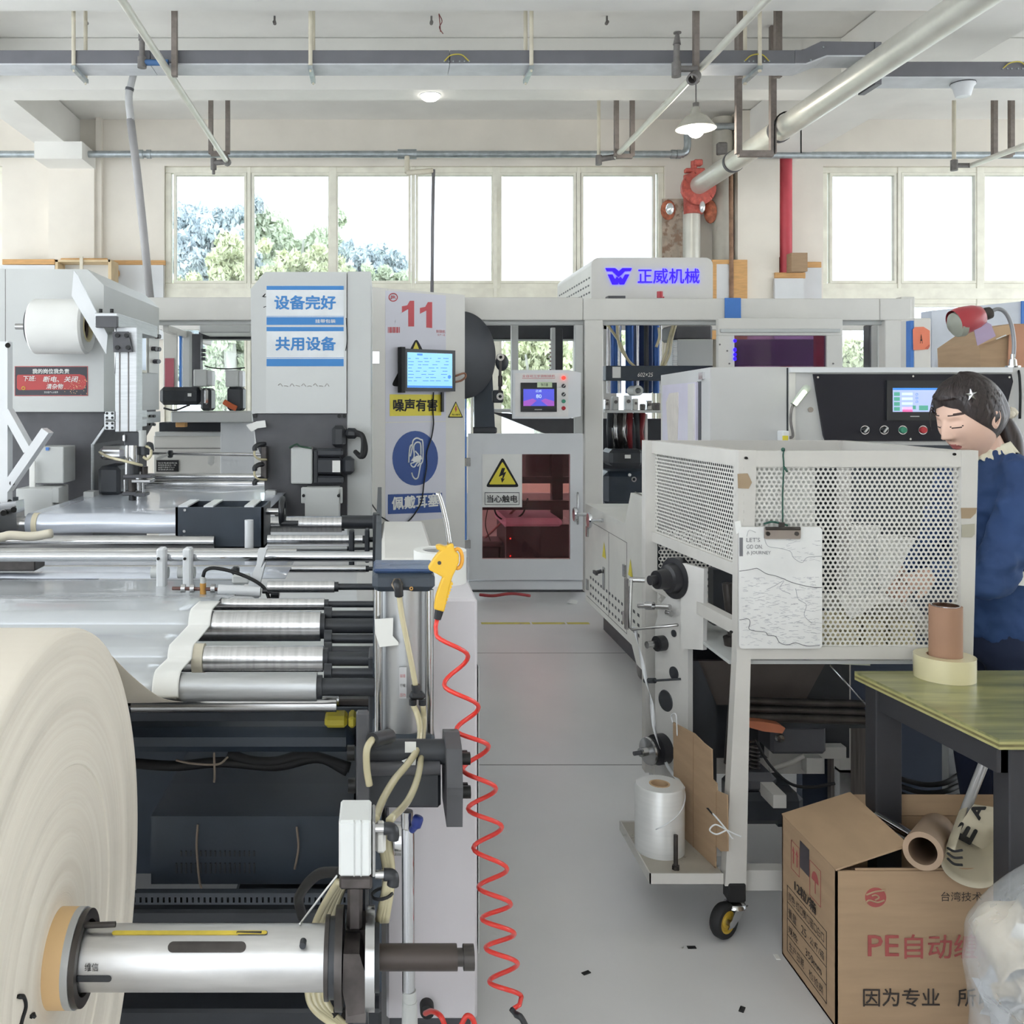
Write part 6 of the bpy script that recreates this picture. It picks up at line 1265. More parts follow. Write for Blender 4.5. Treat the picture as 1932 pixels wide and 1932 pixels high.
b = MB(); b.ppoly([(1758, 586), (1932, 568), (2100, 560), (2100, 1200), (1758, 1200)], 6.0, .12); b.build('cabinet_body', mat('pale_blue_paint', (206, 212, 222), .45), TC); b = MB(); b.pb(1928, 568, 1940, 640, 5.99, .01); b.build('blue_film', BLUEFILM, TC)
b = MB(); b.pb(1784, 674, 1848, 700, 5.97, .02); b.build('lilac_window', mat('lilac_glass', (176, 160, 190), .2), TC); b = MB(); b.pb(1817, 673, 1820, 700, 5.965, .02); b.build('window_bar', PAPERW, TC)
TW = thing('white_column', 'narrow white cabinet side with blue film edge right of the enclosure', 'cabinet', at(1742, 1100, 5.8))
b = MB(); b.pb(1724, 600, 1757, 1200, 5.8, .15, .006); b.build('side_panel', WHITE2, TW); b = MB(); b.pb(1718, 605, 1724, 1200, 5.8, .05); b.build('blue_film', BLUEFILM, TW)
ON = thing('paper_note', 'orange paper note with a handwritten letter A taped to the white cabinet', 'note', at(1738, 660, 5.79)); pn = PL(1724, 5.795, 1760, 5.795)
polyp(pn, [(1722, 622), (1726, 617), (1742, 616.5), (1754, 624), (1754, 653), (1750, 659), (1740, 660), (1723, 660.5)], mat('orange_paper', (240, 140, 110), .8, var=.04), ON, 'note_sheet', .002); pn.text('A', 1735, 631, 1740, 648, INKBLK, ON, off=.004)
polyp(pn, [(1745, 658), (1753, 650), (1753, 654), (1750, 659)], mat('orange_paper_back', (206, 110, 90), .8), ON, 'curled_corner', .003, .003)
# ================================================================ low white cabinet in the aisle
LC = thing('low_cabinet', 'low white control cabinet with round chrome knobs along the aisle', 'cabinet', (1.8, 5.7, 0))
CWP = mat('cream_white_paint', (224, 223, 216), .4, var=.03); b = MB(); b.prism([(6.5, .18), (6.5, .84), (5.45, .84), (5.45, .18)], 'x', 1.4, 2.3); b.build('cabinet_body', CWP, LC)
b = MB(); b.prism([(5.45, .18), (5.45, .84), (5.32, 1.03), (4.75, 1.03), (4.75, .1), (5.2, .1), (5.3, .18)], 'x', 1.4, 1.485); b.build('front_step', CWP, LC)
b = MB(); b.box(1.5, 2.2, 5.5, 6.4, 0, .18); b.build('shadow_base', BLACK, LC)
pq = PL(1105, 6.5, 1212, 5.08)
def sx(Y): return CX+1.4*F/Y
def side_rect(nm, y0, y1, z0, z1, m, th=.002, off=0):
    b = MB(); b.box(1.4-off-th, 1.4-off, y0, y1, z0, z1); return b.build(nm, m, LC)
for y0, y1, z0, z1 in ((5.4, 6.45, .735, .738), (5.83, 5.834, .22, .735), (5.40, 5.404, .22, .735), (5.4, 6.45, .215, .218)): side_rect('door_seam', y0, y1, z0, z1, CAST, .0015)
for yy, zz in ((6.42, .66), (5.44, .57), (6.42, .3), (5.44, .3)): side_rect('hinge', yy-.02, yy+.02, zz-.035, zz+.035, STEEL, .012)
for yy in (5.95, 5.32):
    b = MB(); b.add([(1.398, yy-.05, .56), (1.398, yy+.05, .56), (1.398, yy, .66)], [[0, 1, 2]]); b.build('warning_triangle', YELS, LC); side_rect('lock_plate', yy-.02, yy+.02, .36, .5, STEEL, .008)
b = MB(); b.cyl((1.39, 5.98, .47), (1.35, 5.98, .46), .012, n=10); b.bar((1.35, 5.94, .46), (1.35, 6.02, .46), .015, .02); b.build('lock_handle', DARKP, LC)
for r_ in range(3):
    for k in range(12):
        yy = 6.32-k*.075
        side_rect('vent_slot', yy, yy+.034, .245+r_*.055, .262+r_*.055, BLACK, .001)
    for k in range(3): side_rect('vent_slot', 5.27-k*.09-.04, 5.27-k*.09, .26+r_*.055, .277+r_*.055, BLACK, .001)
for yy, zz in ((6.42, .775), (5.98, .79)):
    b = MB(); b.lathe([(0, .0), (.045, .002), (.05, .012), (.045, .022), (.012, .03), (.012, .1)], (1.3, yy, zz), (1, 0, 0), 24); b.build('round_knob', CHROME, LC)
b = MB(); b.tube([(1.42, 4.76, 1.028), (1.42, 5.3, 1.034)], .004, 5); b.build('lid_seam', CAST, LC)
b = MB(); b.sph((1.445, 5.25, .06), (.03, .05, .06), 10, 8); b.build('caster', CAST, LC)
# ================================================================ cart with perforated guard
YC = 2.73
CT = thing('guard_cart', 'white wheeled cart with perforated metal guard around its top', 'cart', (1.35, 3.05, 0))
CTW = mat('chalky_cart_paint', (206, 203, 197), .5, var=.04, scale=6, wear=((150, 144, 134), 12, .74))
pcf = PL(1395, YC, 1845, YC); pcs = PL(1226, 3.45, 1395, YC)
def crect(nm, pl, x0, y0, x1, y1, th=.03, off=-.03, m=None): return rectp(pl, x0, y0, x1, y1, m or CTW, CT, nm, th, off)
crect('top_rail', pcf, 1396, 851, 1846, 881, .028, -.030); crect('bottom_rail', pcf, 1390, 1221, 1832, 1244, .028, -.030); 
polyp(pcf, [(1394, 850), (1428, 850), (1415, 1300), (1408, 1672), (1368, 1672), (1390, 1240)], CTW, CT, 'corner_post', .04, -.04)
polyp(pcf, [(1814, 850), (1846, 850), (1836, 1244), (1832, 1300), (1806, 1300), (1812, 1222)], CTW, CT, 'corner_post', .04, -.04)
A0c, A1c = pcs.pt(1226, 840), pcs.pt(1395, 840)
zt_, zs = AZ(851, YC), AZ(1070, YC)
def srail(nm, z0, z1, th=.03, a=0., c=1.):
    b = MB(); P = A0c.lerp(A1c, a); Q = A0c.lerp(A1c, c); n_ = pcs.N
    q = [Vector((P.x, P.y, 0)), Vector((Q.x, Q.y, 0))]; q = [q[0], q[1], q[1]-n_*th, q[0]-n_*th]
    b.add([v+Vector((0, 0, z)) for z in (z0, z1) for v in q], [[0, 1, 2, 3], [4, 5, 6, 7], [0, 1, 5, 4], [1, 2, 6, 5], [2, 3, 7, 6], [3, 0, 4, 7]]); return b.build(nm, CTW, CT)
srail('side_top_rail', zt_-.045, zt_); srail('side_mid_rail', zs-.03, zs+.005); srail('side_low_rail', AZ(1190, YC)-.02, AZ(1190, YC)+.02)
b = MB(); b.box(A0c.x-.022, A0c.x+.022, 3.43, 3.475, .2, zt_); b.build('rear_post', CTW, CT); b = MB(); b.box(1.66, 1.7, 3.43, 3.475, .2, zt_); b.build('rear_post', CTW, CT)
b = MB(); b.box(A0c.x, 1.7, 3.44, 3.47, zt_-.05, zt_); b.build('rear_rail', CTW, CT); b = MB(); b.box(1.67, 1.7, 2.76, 3.44, zt_-.05, zt_); b.build('side_top_rail', CTW, CT)
b = MB(); b.box(A0c.x, 1.7, 3.455, 3.46, .85, zt_-.04); b.build('rear_sheet', BLACK, CT)
b = MB(); b.box(1.02, 1.68, 2.78, 3.43, .775, .785); b.build('basket_floor', GREYP, CT)
def perforated(o, U_, V_, w_, h_, p=.0142, hole=.6):
    b = MB(); U_ = Vector(U_).normalized(); V_ = Vector(V_).normalized(); o = Vector(o); dx = p; dy = p*.866; r = p/math.sqrt(3)
    nr = int(h_/dy); ncol = int(w_/dx)
    ang = [PI/6+k*PI/3 for k in range(6)]; co = [(math.cos(a), math.sin(a)) for a in ang]
    for j in range(nr+1):
        for i in range(ncol+1):
            cx_ = (i+.5*(j % 2))*dx; cy_ = j*dy
            if cx_ > w_ or cy_ > h_: continue
            P = o+U_*cx_+V_*cy_
            vs = [P+U_*(c*r)+V_*(s_*r) for c, s_ in co]+[P+U_*(c*r*hole)+V_*(s_*r*hole) for c, s_ in co]
            b.add(vs, [[k, (k+1) % 6, 6+(k+1) % 6, 6+k] for k in range(6)])
    return b
PERF = mat('perforated_sheet_paint', (214, 212, 206), .5, var=.03)
f0 = pcf.pt(1422, 1224, -.012); f1 = pcf.pt(1818, 1224, -.012); b = perforated(f0, (1, 0, 0), (0, 0, 1), (f1-f0).length, AZ(878, YC)-f0.z); b.build('perforated_panel', PERF, CT)
s0 = Vector((A0c.x, A0c.y, zs))-pcs.N*.012; b = perforated(s0, pcs.R, (0, 0, 1), (A1c-A0c).length, zt_-.03-zs); b.build('perforated_panel', PERF, CT)
b = perforated((A0c.x+.03, 3.42, .78), (1, 0, 0), (0, 0, 1), .3, .3); b.build('perforated_panel', PERF, CT)
PATCH = mat('brown_tape_patch', (170, 148, 120), .5, alpha=.9)
polyp(pcf, [(1391, 894), (1410, 893), (1418, 910), (1412, 922), (1392, 921)], PATCH, CT, 'tape_patch', .002, .001)
polyp(pcf, [(1812, 958), (1842, 958), (1840, 968), (1830, 978), (1813, 978)], PATCH, CT, 'tape_patch', .002, .001); polyp(pcf, [(1814, 990), (1838, 988), (1838, 1008), (1832, 1014), (1813, 1013)], mat('silver_tape', (180, 176, 160), .3, .3), CT, 'tape_patch', .002, .001)
polyp(pcf, [(1385, 984), (1396, 982), (1398, 1000), (1388, 1008)], PAPERW, CT, 'paper_scrap', .002, .003)
for x, y in ((1407, 864), (1800, 857), (1379, 1192)): discp(pcf, x, y, 3, 2.6, BOLT, CT, 'screw', .004)
crect('inner_white_sheet', pcf, 1430, 885, 1552, 1215, .003, -.05, PAPERW)
# lower rails, foot and caster
b = MB(); b.box(1.02, 1.62, 2.77, 2.81, AZ(1694, YC), AZ(1655, YC)); b.build('low_front_rail', CTW, CT); b = MB(); b.box(.98, 1.02, 2.8, 3.45, .2, .26); b.build('low_side_rail', CTW, CT)
b = MB(); b.box(.99, 1.6, 3.42, 3.46, .2, .27); b.build('low_rear_rail', CTW, CT)
b = MB(); b.pb(1375, 1668, 1408, 1704, YC-.004, .05, .004); b.build('foot_cap', BLKRUB, CT)
wc = at(1366, 1744, YC); rw = .05; wc = Vector((wc.x, wc.y, rw)); ca = Vector((.55, -.835, 0)); cs_ = Vector((.835, .55, 0))
CS = MB(); CS.lathe([(rw*.64, -.015), (rw*.9, -.016), (rw, -.008), (rw, .008), (rw*.9, .016), (rw*.64, .015)], wc, ca, 44); o = CS.build('caster_tyre', BLKRUB, CT)
b = MB(); b.lathe([(0, .012), (rw*.3, .012), (rw*.34, .008), (rw*.5, .008), (rw*.54, .014), (rw*.66, .014), (rw*.66, -.014), (0, -.014)], wc, ca, 36); b.build('caster_hub', mat('ochre_hub', (206, 172, 62), .5), o); b = MB(); b.cyl(wc-ca*.026, wc+ca*.026, .009, n=12); b.build('axle', STEEL, o)
tz = AZ(1714, YC); tpn = Vector((AX(1391, YC), YC+.02, 0))
for sg in (-1, 1):
    b = MB(); A = wc+ca*.021*sg; q = [A+Vector((0, 0, -.014))-cs_*.012, A+Vector((0, 0, -.014))+cs_*.014, tpn+ca*.021*sg+cs_*.03+Vector((0, 0, tz)), tpn+ca*.021*sg-cs_*.028+Vector((0, 0, tz))]
    b.add(q+[p+ca*.003*sg for p in q], [[0, 1, 2, 3], [4, 5, 6, 7], [0, 1, 5, 4], [1, 2, 6, 5], [2, 3, 7, 6], [3, 0, 4, 7]]); b.build('caster_fork', STEEL, CT)
b = MB(); b.lathe([(0, .004), (.024, .004), (.03, 0), (.032, -.008), (0, -.008)], tpn+Vector((0, 0, tz+.006)), (0, 0, 1), 24); b.build('swivel_plate', STEEL, CT)
rw = .045
# other casters
for x, y in ((1.0, 3.45), (1.68, 3.45), (1.69, 2.76)):
    b = MB(); b.hollow((x-.014, y, rw), (x+.014, y, rw), rw, rw*.3, 24); b.build('caster_tyre', BLKRUB, CT); b = MB(); b.box(x-.02, x+.02, y-.02, y+.02, rw, .21); b.build('caster_fork', STEEL, CT)
# things in the basket
b = MB(); b.pb(1600, 990, 1655, 1140, 2.95, .004); b.build('leaflet', PAPERW); 
o = bpy.data.objects[-1] if 0 else None
for ob in list(COL.objects):
    if ob.name == 'leaflet': ob.rotation_euler = (0, .04, 0); tag(ob, 'white sheet standing left inside the perforated guard', 'paper', 'sheets in the guard')
b = MB(); b.ppoly([(1655, 1008), (1728, 1015), (1690, 1090), (1660, 1130)], 2.93, .004); tag(b.build('leaflet', PAPERW), 'white slanted sheet right inside the perforated guard', 'paper', 'sheets in the guard')
BAG = mat('white_plastic_bag', (232, 230, 222), .35, bump=.4, bscale=18); CRM = mat('cream_bag_stack', (222, 210, 170), .7, var=.08, scale=12)
for i, (x0_, x1_, y0_, y1_, m, nm) in enumerate(((1572, 1618, 1168, 1212, CRM, 'left cream bundle at the bottom of the guard'), (1622, 1668, 1166, 1212, CRM, 'middle cream bundle at the bottom of the guard'), (1672, 1725, 1168, 1212, CRM, 'right cream bundle at the bottom of the guard'))):
    t = thing('paper_bundle', nm, 'bundle', (AX((x0_+x1_)/2, 2.9), 2.95, .785), 'bundles in the guard')
    for k in range(3):
        b = MB(); zz = .785+k*.03; b.box(AX(x0_, 2.9)+.003*k, AX(x1_, 2.9)-.002*k, 2.88, 3.05, zz, zz+.028, .006); b.build('stacked_sheet', m, t)
b = MB(); b.grid(lambda u_, v_: (1.42+.3*u_, 2.86+.25*v_, .89+.05*math.sin(u_*4+v_*3)+.03*noise.noise((u_*4, v_*4, 2))), 20, 16); tag(b.build('bag_sheet', BAG, solid=.002), 'crumpled white bags under the woman\'s hands inside the guard', 'bag')
# clipboard on a green string
CL = thing('clipboard', 'white map patterned clipboard hung on a green string on the cart guard', 'clipboard', at(1471, 1223, YC-.01)); pcl = PL(1393, YC-.006, 1551, YC-.006)
def rr(x0, y0, x1, y1, r, n=5):
    out = []
    for cx_, cy_, a0 in ((x1-r, y0+r, 0), (x0+r, y0+r, 90), (x0+r, y1-r, 180), (x1-r, y1-r, 270)):
        for k in range(n+1): a = math.radians(a0+90*k/n); out.append((cx_+r*math.cos(a), cy_-r*math.sin(a)))
    return out
BD = polyp(pcl, rr(1393.5, 994, 1550, 1223, 7), mat('clipboard_white', (226, 226, 224), .4), CL, 'board', .004)
GRYINK = mat('grey_ink', (120, 120, 124), .7); LGI = mat('light_grey_ink', (172, 172, 178), .7)
for s_, y in (("LET'S", 1014), ('GO ON.', 1027), ('A JOURNEY', 1039)): pcl.text(s_, 1407, y, 1407+len(s_)*5.1, y+8, GRYINK, BD, off=.0052)
rectp(pcl, 1394, 1014, 1400.5, 1049, GRYINK, BD, 'side_bar', .0004, .0042)
def line(pts, r_, m, nm='map_line'):
    b = MB(); pcl.tube(b, pts, r_, .0046, 4, 4); b.build(nm, m, BD)
line([(1394, 1077), (1410, 1075), (1424, 1072), (1430, 1073), (1445, 1082), (1462, 1086), (1478, 1092), (1492, 1098), (1510, 1103), (1530, 1107), (1549, 1108)], .0009, GRYINK); line([(1394, 1169), (1410, 1167), (1414, 1174), (1412, 1186), (1425, 1190), (1443, 1192), (1448, 1198), (1462, 1200), (1470, 1212), (1485, 1216), (1500, 1212), (1520, 1218), (1545, 1217)], .0009, GRYINK)
line([(1440, 1013), (1448, 1030), (1470, 1034), (1490, 1040), (1496, 1052), (1512, 1061), (1522, 1051), (1549, 1049)], .0006, LGI); line([(1408, 1012), (1412, 1000), (1425, 1004)], .0005, LGI)
line([(1445, 1112), (1460, 1105), (1478, 1095), (1470, 1110), (1490, 1120)], .0006, LGI); line([(1500, 1110), (1505, 1130), (1520, 1140), (1516, 1160), (1530, 1175)], .0006, LGI)
rs = random.Random(4); b = MB()
for k in range(380):
    x, y = rs.uniform(1396, 1540), rs.uniform(1088, 1216) if k > 30 else rs.uniform(1016, 1060)
    if k <= 30: x = rs.uniform(1470, 1540)
    L = rs.uniform(3, 12); a = rs.uniform(-.3, .3); pcl.poly(b, [(x, y), (x+L, y+L*a), (x+L, y+L*a+.5), (x, y+.5)], .0003, .0041)
b.build('map_marks', LGI, BD, kind='stuff')
b = MB(); pcl.poly(b, rr(1440, 994, 1508, 1016, 3), .006, .004); cp = b.build('clip', mat('worn_nickel', (166, 156, 150), .35, .7, var=.1), CL)
b = MB(); b.cyl(pcl.pt(1442, 996, .012), pcl.pt(1506, 996, .012), .005, n=10); b.build('clip_spring', DSTEEL, cp)
for x in (1446, 1500): discp(pcl, x, 1006, 4, 4, DSTEEL, cp, 'rivet', .003, .01)
b = MB(); pcl.rect(b, 1468, 985, 1478, 995, .006, .003); b.build('clip_tab', DSTEEL, cp)
GS = mat('green_string', (44, 84, 72), .8); b = MB(); b.tube(cr([pcf.pt(1480, 846, .0), pcf.pt(1476, 858, .006), pcf.pt(1477, 880, .006), pcf.pt(1475, 930, .006), pcf.pt(1475, 990, .006)], 5), .0021, 7); b.tube(cr([pcf.pt(1440, 988, .006), pcf.pt(1455, 984, .008), pcf.pt(1475, 988, .008), pcf.pt(1484, 991, .008)], 5), .003, 7); b.sph(pcf.pt(1476, 848, .005), .006, 8, 6); b.tube([pcf.pt(1477, 880, .006), pcf.pt(1484, 890, .006)], .003, 6); b.build('string', GS, CL)
# ================================================================ strapping head in the cart
SH = thing('strapping_head', 'pale strapping head plate with black hubs inside the open side of the cart', 'machine part', (1.1, 3.1, .25))
px_ = PL(1240, 3.25, 1345, 3.0)
SHW = mat('pale_machine_plate', (212, 210, 206), .45, var=.04)
polyp(px_, [(1246, 1140), (1262, 1120), (1298, 1120), (1298, 1480), (1236, 1480), (1236, 1180)], SHW, SH, 'back_plate', .02, -.02)
polyp(px_, [(1292, 1060), (1340, 1072), (1338, 1225), (1296, 1222), (1296, 1130)], SHW, SH, 'guard_plate', .015, .01)
nv = px_.N
def hub(x, y, prof, m, nm='hub'):
    b = MB(); b.lathe(prof, px_.pt(x, y, .0), nv, 32); return b.build(nm, m, SH)
HUBM = mat('black_hub', (40, 40, 44), .35, var=.08)
hub(1284, 1090, [(0, .1), (.03, .1), (.034, .06), (.045, .055), (.05, .03), (.068, .028), (.068, .0)], HUBM); hub(1284, 1090, [(0, .125), (.016, .125), (.016, .09)], HUBM, 'hub_knob'); hub(1252, 1213, [(0, .05), (.012, .05), (.012, .03), (.026, .03), (.026, 0)], HUBM); hub(1252, 1213, [(0, .07), (.012, .07), (.012, .045)], STEEL, 'shaft_end')
hub(1272, 1270, [(0, .003), (.022, .003), (.022, 0)], BLACK, 'slot_hole'); hub(1256, 1322, [(0, .003), (.034, .003), (.036, 0)], BLACK, 'slot_hole'); hub(1272, 1195, [(0, .003), (.012, .003), (.012, 0)], BLACK, 'slot_hole')
hub(1253, 1412, [(.05, .0), (.05, .035), (.035, .04), (.035, .055), (.046, .058), (.046, .064), (0, .064)], HUBM, 'reel_hub'); hub(1253, 1412, [(.046, .064), (.044, .07), (.014, .074), (.014, .1), (0, .1)], STEEL, 'reel_cap'); hub(1253, 1412, [(.007, .1), (.007, .125), (0, .125)], DARKP, 'reel_shaft')
b = MB(); b.tube([px_.pt(1232, 1090, .09), px_.pt(1224, 1180, .08), px_.pt(1228, 1184, .08), px_.pt(1288, 1178, .02)], .005, 8); b.build('guide_bracket', STEEL, SH)
b = MB(); b.bar(px_.pt(1222, 1088, .09), px_.pt(1222, 1182, .09), .02, .01, (1, 0, 0)); b.build('guide_bar', CAST, SH)
b = MB(); b.cyl(px_.pt(1232, 1140, .06), px_.pt(1278, 1144, .03), .009, n=12); b.cyl(px_.pt(1246, 1140, .06), px_.pt(1256, 1141, .05), .014, n=8); b.build('tension_spring', STEEL, SH)
b = MB(); b.cyl(px_.pt(1268, 1154, .02), px_.pt(1276, 1157, .02), .011, n=8); b.build('lock_nut', STEEL, SH)
b = MB(); b.cyl(px_.pt(1240, 1281, .05), px_.pt(1258, 1281, .05), .009, n=12); b.cyl(px_.pt(1258, 1281, .05), px_.pt(1285, 1281, .0), .004, n=8); b.build('eyelet', BLACK, SH)
b = MB(); c = px_.pt(1228, 1090, .09); b.cyl(c, c+Vector((.05, -.01, 0)), .009, n=10); b.build('pivot_pin', STEEL, SH)
STRAPW = mat('white_strap', (226, 228, 230), .35); sp_ = cr([px_.pt(1224, 1180, .06), px_.pt(1234, 1225, .06), px_.pt(1246, 1278, .06), px_.pt(1256, 1320, .06), px_.pt(1264, 1380, .06), px_.pt(1272, 1440, .03), (AX(1288, 2.88), 2.86, AZ(1482, 2.88))], 8)
b = MB(); vs = []; fs = []
for i, p in enumerate(sp_):
    a = i*.22; d = Vector((math.cos(a)*.007, math.sin(a)*.007, 0)); vs += [p-d, p+d]
b.add(vs, [[2*i, 2*i+1, 2*i+3, 2*i+2] for i in range(len(sp_)-1)], True); tag(b.build('strap_band', STRAPW, solid=.0008), 'thin white strap running from the spool up the strapping head', 'strap')
# dark mechanism under the basket
DM = thing('tying_mechanism', 'dark tying mechanism with chute and spring under the cart basket', 'machine part', (1.4, 3.3, .2))
b = MB(); b.box(1.05, 1.66, 3.36, 3.4, .28, .78); b.build('back_plate', BLACK, DM)
b = MB(); b.ppoly([(1300, 1247), (1560, 1247), (1515, 1330), (1345, 1330)], 3.2, .02); b.build('chute_plate', mat('grimy_brown_plate', (92, 84, 80), .5, var=.15), DM)
b = MB(); b.ppoly([(1298, 1247), (1318, 1247), (1352, 1330), (1352, 1480), (1300, 1480)], 3.15, .03); b.build('chute_side', BLACK, DM)
for y, r_ in ((1322, .012), (1337, .012), (1352, .016)):
    b = MB(); b.cyl(at(1400, y, 3.05), at(1630, y+6, 3.05), r_, n=14); b.build('cross_bar', DSTEEL, DM)
b = MB(); b.pb(1400, 1358, 1660, 1374, 3.1, .04); b.build('cross_beam', BLACK, DM)
b = MB(); b.ppoly([(1410, 1360), (1440, 1362), (1472, 1368), (1482, 1374), (1476, 1384), (1440, 1380), (1412, 1372)], 3.0, .04); b.build('orange_lever', mat('rust_orange', (176, 106, 76), .6), DM)
b = MB(); b.pb(1455, 1370, 1560, 1424, 3.15, .12, .01); b.build('gear_case', DARKP, DM); b = MB(); c = at(1471, 1392, 3.14); b.lathe([(0, .012), (.012, .01), (.016, 0)], c, (0, -1, 0), 16); b.build('sight_glass', STEEL, DM)
b = MB(); c = at(1421, 1400, 3.05); b.tube([(c.x+.018*math.cos(k*.6), 3.05+.018*math.sin(k*.6), AZ(1402+k*.72, 3.05)) for k in range(95)], .004, 6); b.build('coil_spring', DSTEEL, DM)
b = MB(); b.pb(1404, 1462, 1470, 1500, 3.0, .12, .02); b.build('motor_body', DARKP, DM); b = MB(); b.pb(1400, 1500, 1520, 1560, 2.98, .2, .02); b.build('motor_foot', BLACK, DM)
b = MB(); b.ppoly([(1468, 1480), (1490, 1482), (1505, 1510), (1505, 1560), (1468, 1560)], 3.0, .06); b.build('belt_guard', BLACK, DM)
b = MB(); b.tube([at(1566, 1255, 2.95), at(1636, 1332, 2.95)], .003, 6); b.build('bright_rod', CHROME, DM)
b = MB(); b.cyl(at(1372, 1100, 2.95), at(1388, 1240, 2.95), .016, n=14); b.cyl(at(1388, 1240, 2.95), at(1372, 1440, 2.97), .011, n=12); b.cyl(at(1376, 1200, 2.95), at(1384, 1240, 2.95), .02, n=14); b.build('gas_strut', DSTEEL, DM)
b = MB(); b.pb(1346, 1075, 1384, 1180, 3.1, .05); b.build('dark_shaft_cover', BLACK, DM)
b = MB(); b.tube(cr([at(1425, 1395, 3.0), at(1450, 1440, 3.0), at(1490, 1478, 3.0), at(1530, 1485, 3.0), at(1575, 1478, 3.0)], 6), .005, 6); b.build('cable', BLKRUB, DM)
b = MB(); b.tube(cr([at(1452, 1452, 3.02), at(1490, 1440, 3.02), at(1516, 1426, 3.02)], 5), .008, 8); b.build('sleeve', mat('grey_sleeve', (150, 146, 140), .6), DM)
b = MB(); b.ppoly([(1410, 1244), (1540, 1244), (1642, 1250), (1642, 1256), (1560, 1252)], 2.85, .1); b.build('pale_lip', mat('pale_green_sheet', (208, 212, 190), .6), DM)
b = MB(); b.box(1.35, 1.62, 3.3, 3.34, .3, .34); b.box(1.2, 1.24, 2.9, 3.3, .3, .34); b.build('inner_rail', CTW, DM)
b = MB(); b.pb(1522, 1430, 1552, 1460, 3.25, .04); b.build('inner_bracket', CTW, DM)
tag(MB().pb(1568, 1360, 1656, 1600, 3.55, .03).build('weathered_board', mat('weathered_board', (96, 90, 86), .8, var=.25, scale=10, stretch=(10, 10, .5))), 'weathered dark board leaning behind the cart mechanism', 'board')
# tray with spool, bolt and cardboard
TY = thing('spool_tray', 'pale metal tray sticking out low from the side of the cart', 'tray', (.88, 2.9, .16))
zt2 = .182
b = MB(); b.box(.775, .985, 2.73, 3.07, zt2-.006, zt2); b.build('tray_floor', mat('grimy_tray', (176, 170, 158), .5, .2, wear=((110, 100, 90), 10, .6)), TY)
for q in ((.772, .776, 2.727, 3.07), (.772, .985, 2.727, 2.731), (.772, .985, 3.068, 3.072)):
    b = MB(); b.box(*q, zt2-.026, zt2+.004); b.build('tray_lip', CTW, TY)
SPc = Vector((.847, 2.885, zt2)); rsp = .0735
SPL_ = thing('strap_spool', 'white plastic strap spool standing on the cart tray', 'spool', SPc)
SATIN = mat('satin_white_strap', (222, 222, 220), .28, .15, var=.03, scale=3, stretch=(1, 1, 30), coat=.4)
b = MB(); b.lathe([(.03, 0), (rsp, 0), (rsp, .192), (rsp-.004, .199), (.03, .199)], SPc, (0, 0, 1), 56); b.build('wound_strap', SATIN, SPL_); b = MB(); b.hollow(SPc+Vector((0, 0, .01)), SPc+Vector((0, 0, .2)), .031, .0255, 32); b.build('core', KRAFT2, SPL_)
b = MB(); b.cyl(SPc+Vector((0, 0, .05)), SPc+Vector((0, 0, .06)), .0256, n=24); b.build('core_bottom', mat('core_dark', (90, 80, 70), .8), SPL_)
b = MB(); sp2 = [(SPc.x+(rsp+.001)*math.cos(a), SPc.y+(rsp+.001)*math.sin(a), SPc.z+.19-.1*k/24-.0*k) for k, a in [(k, math.radians(10-k*5.2)) for k in range(25)]]; b.tube(sp2, .0018, 5); b.build('loose_turn', STRAPW, SPL_)
b = MB(); c = Vector((AX(1275, 2.76), 2.76, zt2)); b.cyl(c, c+Vector((0, 0, .012)), .011, n=6); b.cyl(c, c+Vector((0, 0, .1)), .0065, n=12); tag(b.build('bolt_post', DSTEEL), 'upright threaded bolt on the tray in front of the spool', 'bolt')
pcb = PL(1275, 3.02, 1375, 2.70)
CBD = thing('cardboard_sheet', 'torn brown cardboard sheet tied to the cart post behind the spool', 'cardboard', pcb.pt(1330, 1640))
polyp(pcb, [(1272, 1362), (1280, 1367), (1312, 1384), (1330, 1402), (1345, 1414), (1346, 1470), (1354, 1478), (1355, 1492), (1374, 1500), (1375, 1606), (1362, 1606), (1352, 1595), (1352, 1648), (1330, 1638), (1290, 1600), (1274, 1580)], KRAFT, CBD, 'sheet', .004)
for x0_, x1_, y_ in ((1310, 1311.2, 0), (1353.5, 1354.5, 1)): polyp(pcb, [(x0_, 1390 if not y_ else 1494), (x1_, 1390 if not y_ else 1494), (x1_, 1625), (x0_, 1625)], mat('kraft_fold', (160, 130, 100), .8), CBD, 'fold_line', .0008, .004)
polyp(pcb, [(1335, 1524), (1339, 1524), (1350, 1538), (1347, 1538)], BLACK, CBD, 'tear_slit', .0008, .004)
b = MB(); t0 = at(1371, 1566, 2.66); b.tube(cr([at(1345, 1535, 2.7), at(1358, 1550, 2.67), t0], 5), .0025, 6); b.tube(cr([t0, at(1350, 1556, 2.66), at(1339, 1566, 2.66), at(1352, 1574, 2.66), t0], 6), .0022, 6); b.tube(cr([t0, at(1385, 1573, 2.66), at(1398, 1578, 2.66)], 5), .002, 6); b.tube(cr([t0, at(1380, 1580, 2.66), at(1383, 1582, 2.66)], 4), .002, 6); b.build('string_bow', STRAPW, CBD)
b = MB(); b.tube(cr([pcb.pt(1273, 1365, .006), pcb.pt(1271, 1350, .008), pcb.pt(1278, 1347, .006), pcb.pt(1280, 1366, .006), pcb.pt(1281, 1388, .006)], 5), .002, 6); b.build('string_loop', STRAPW, CBD)
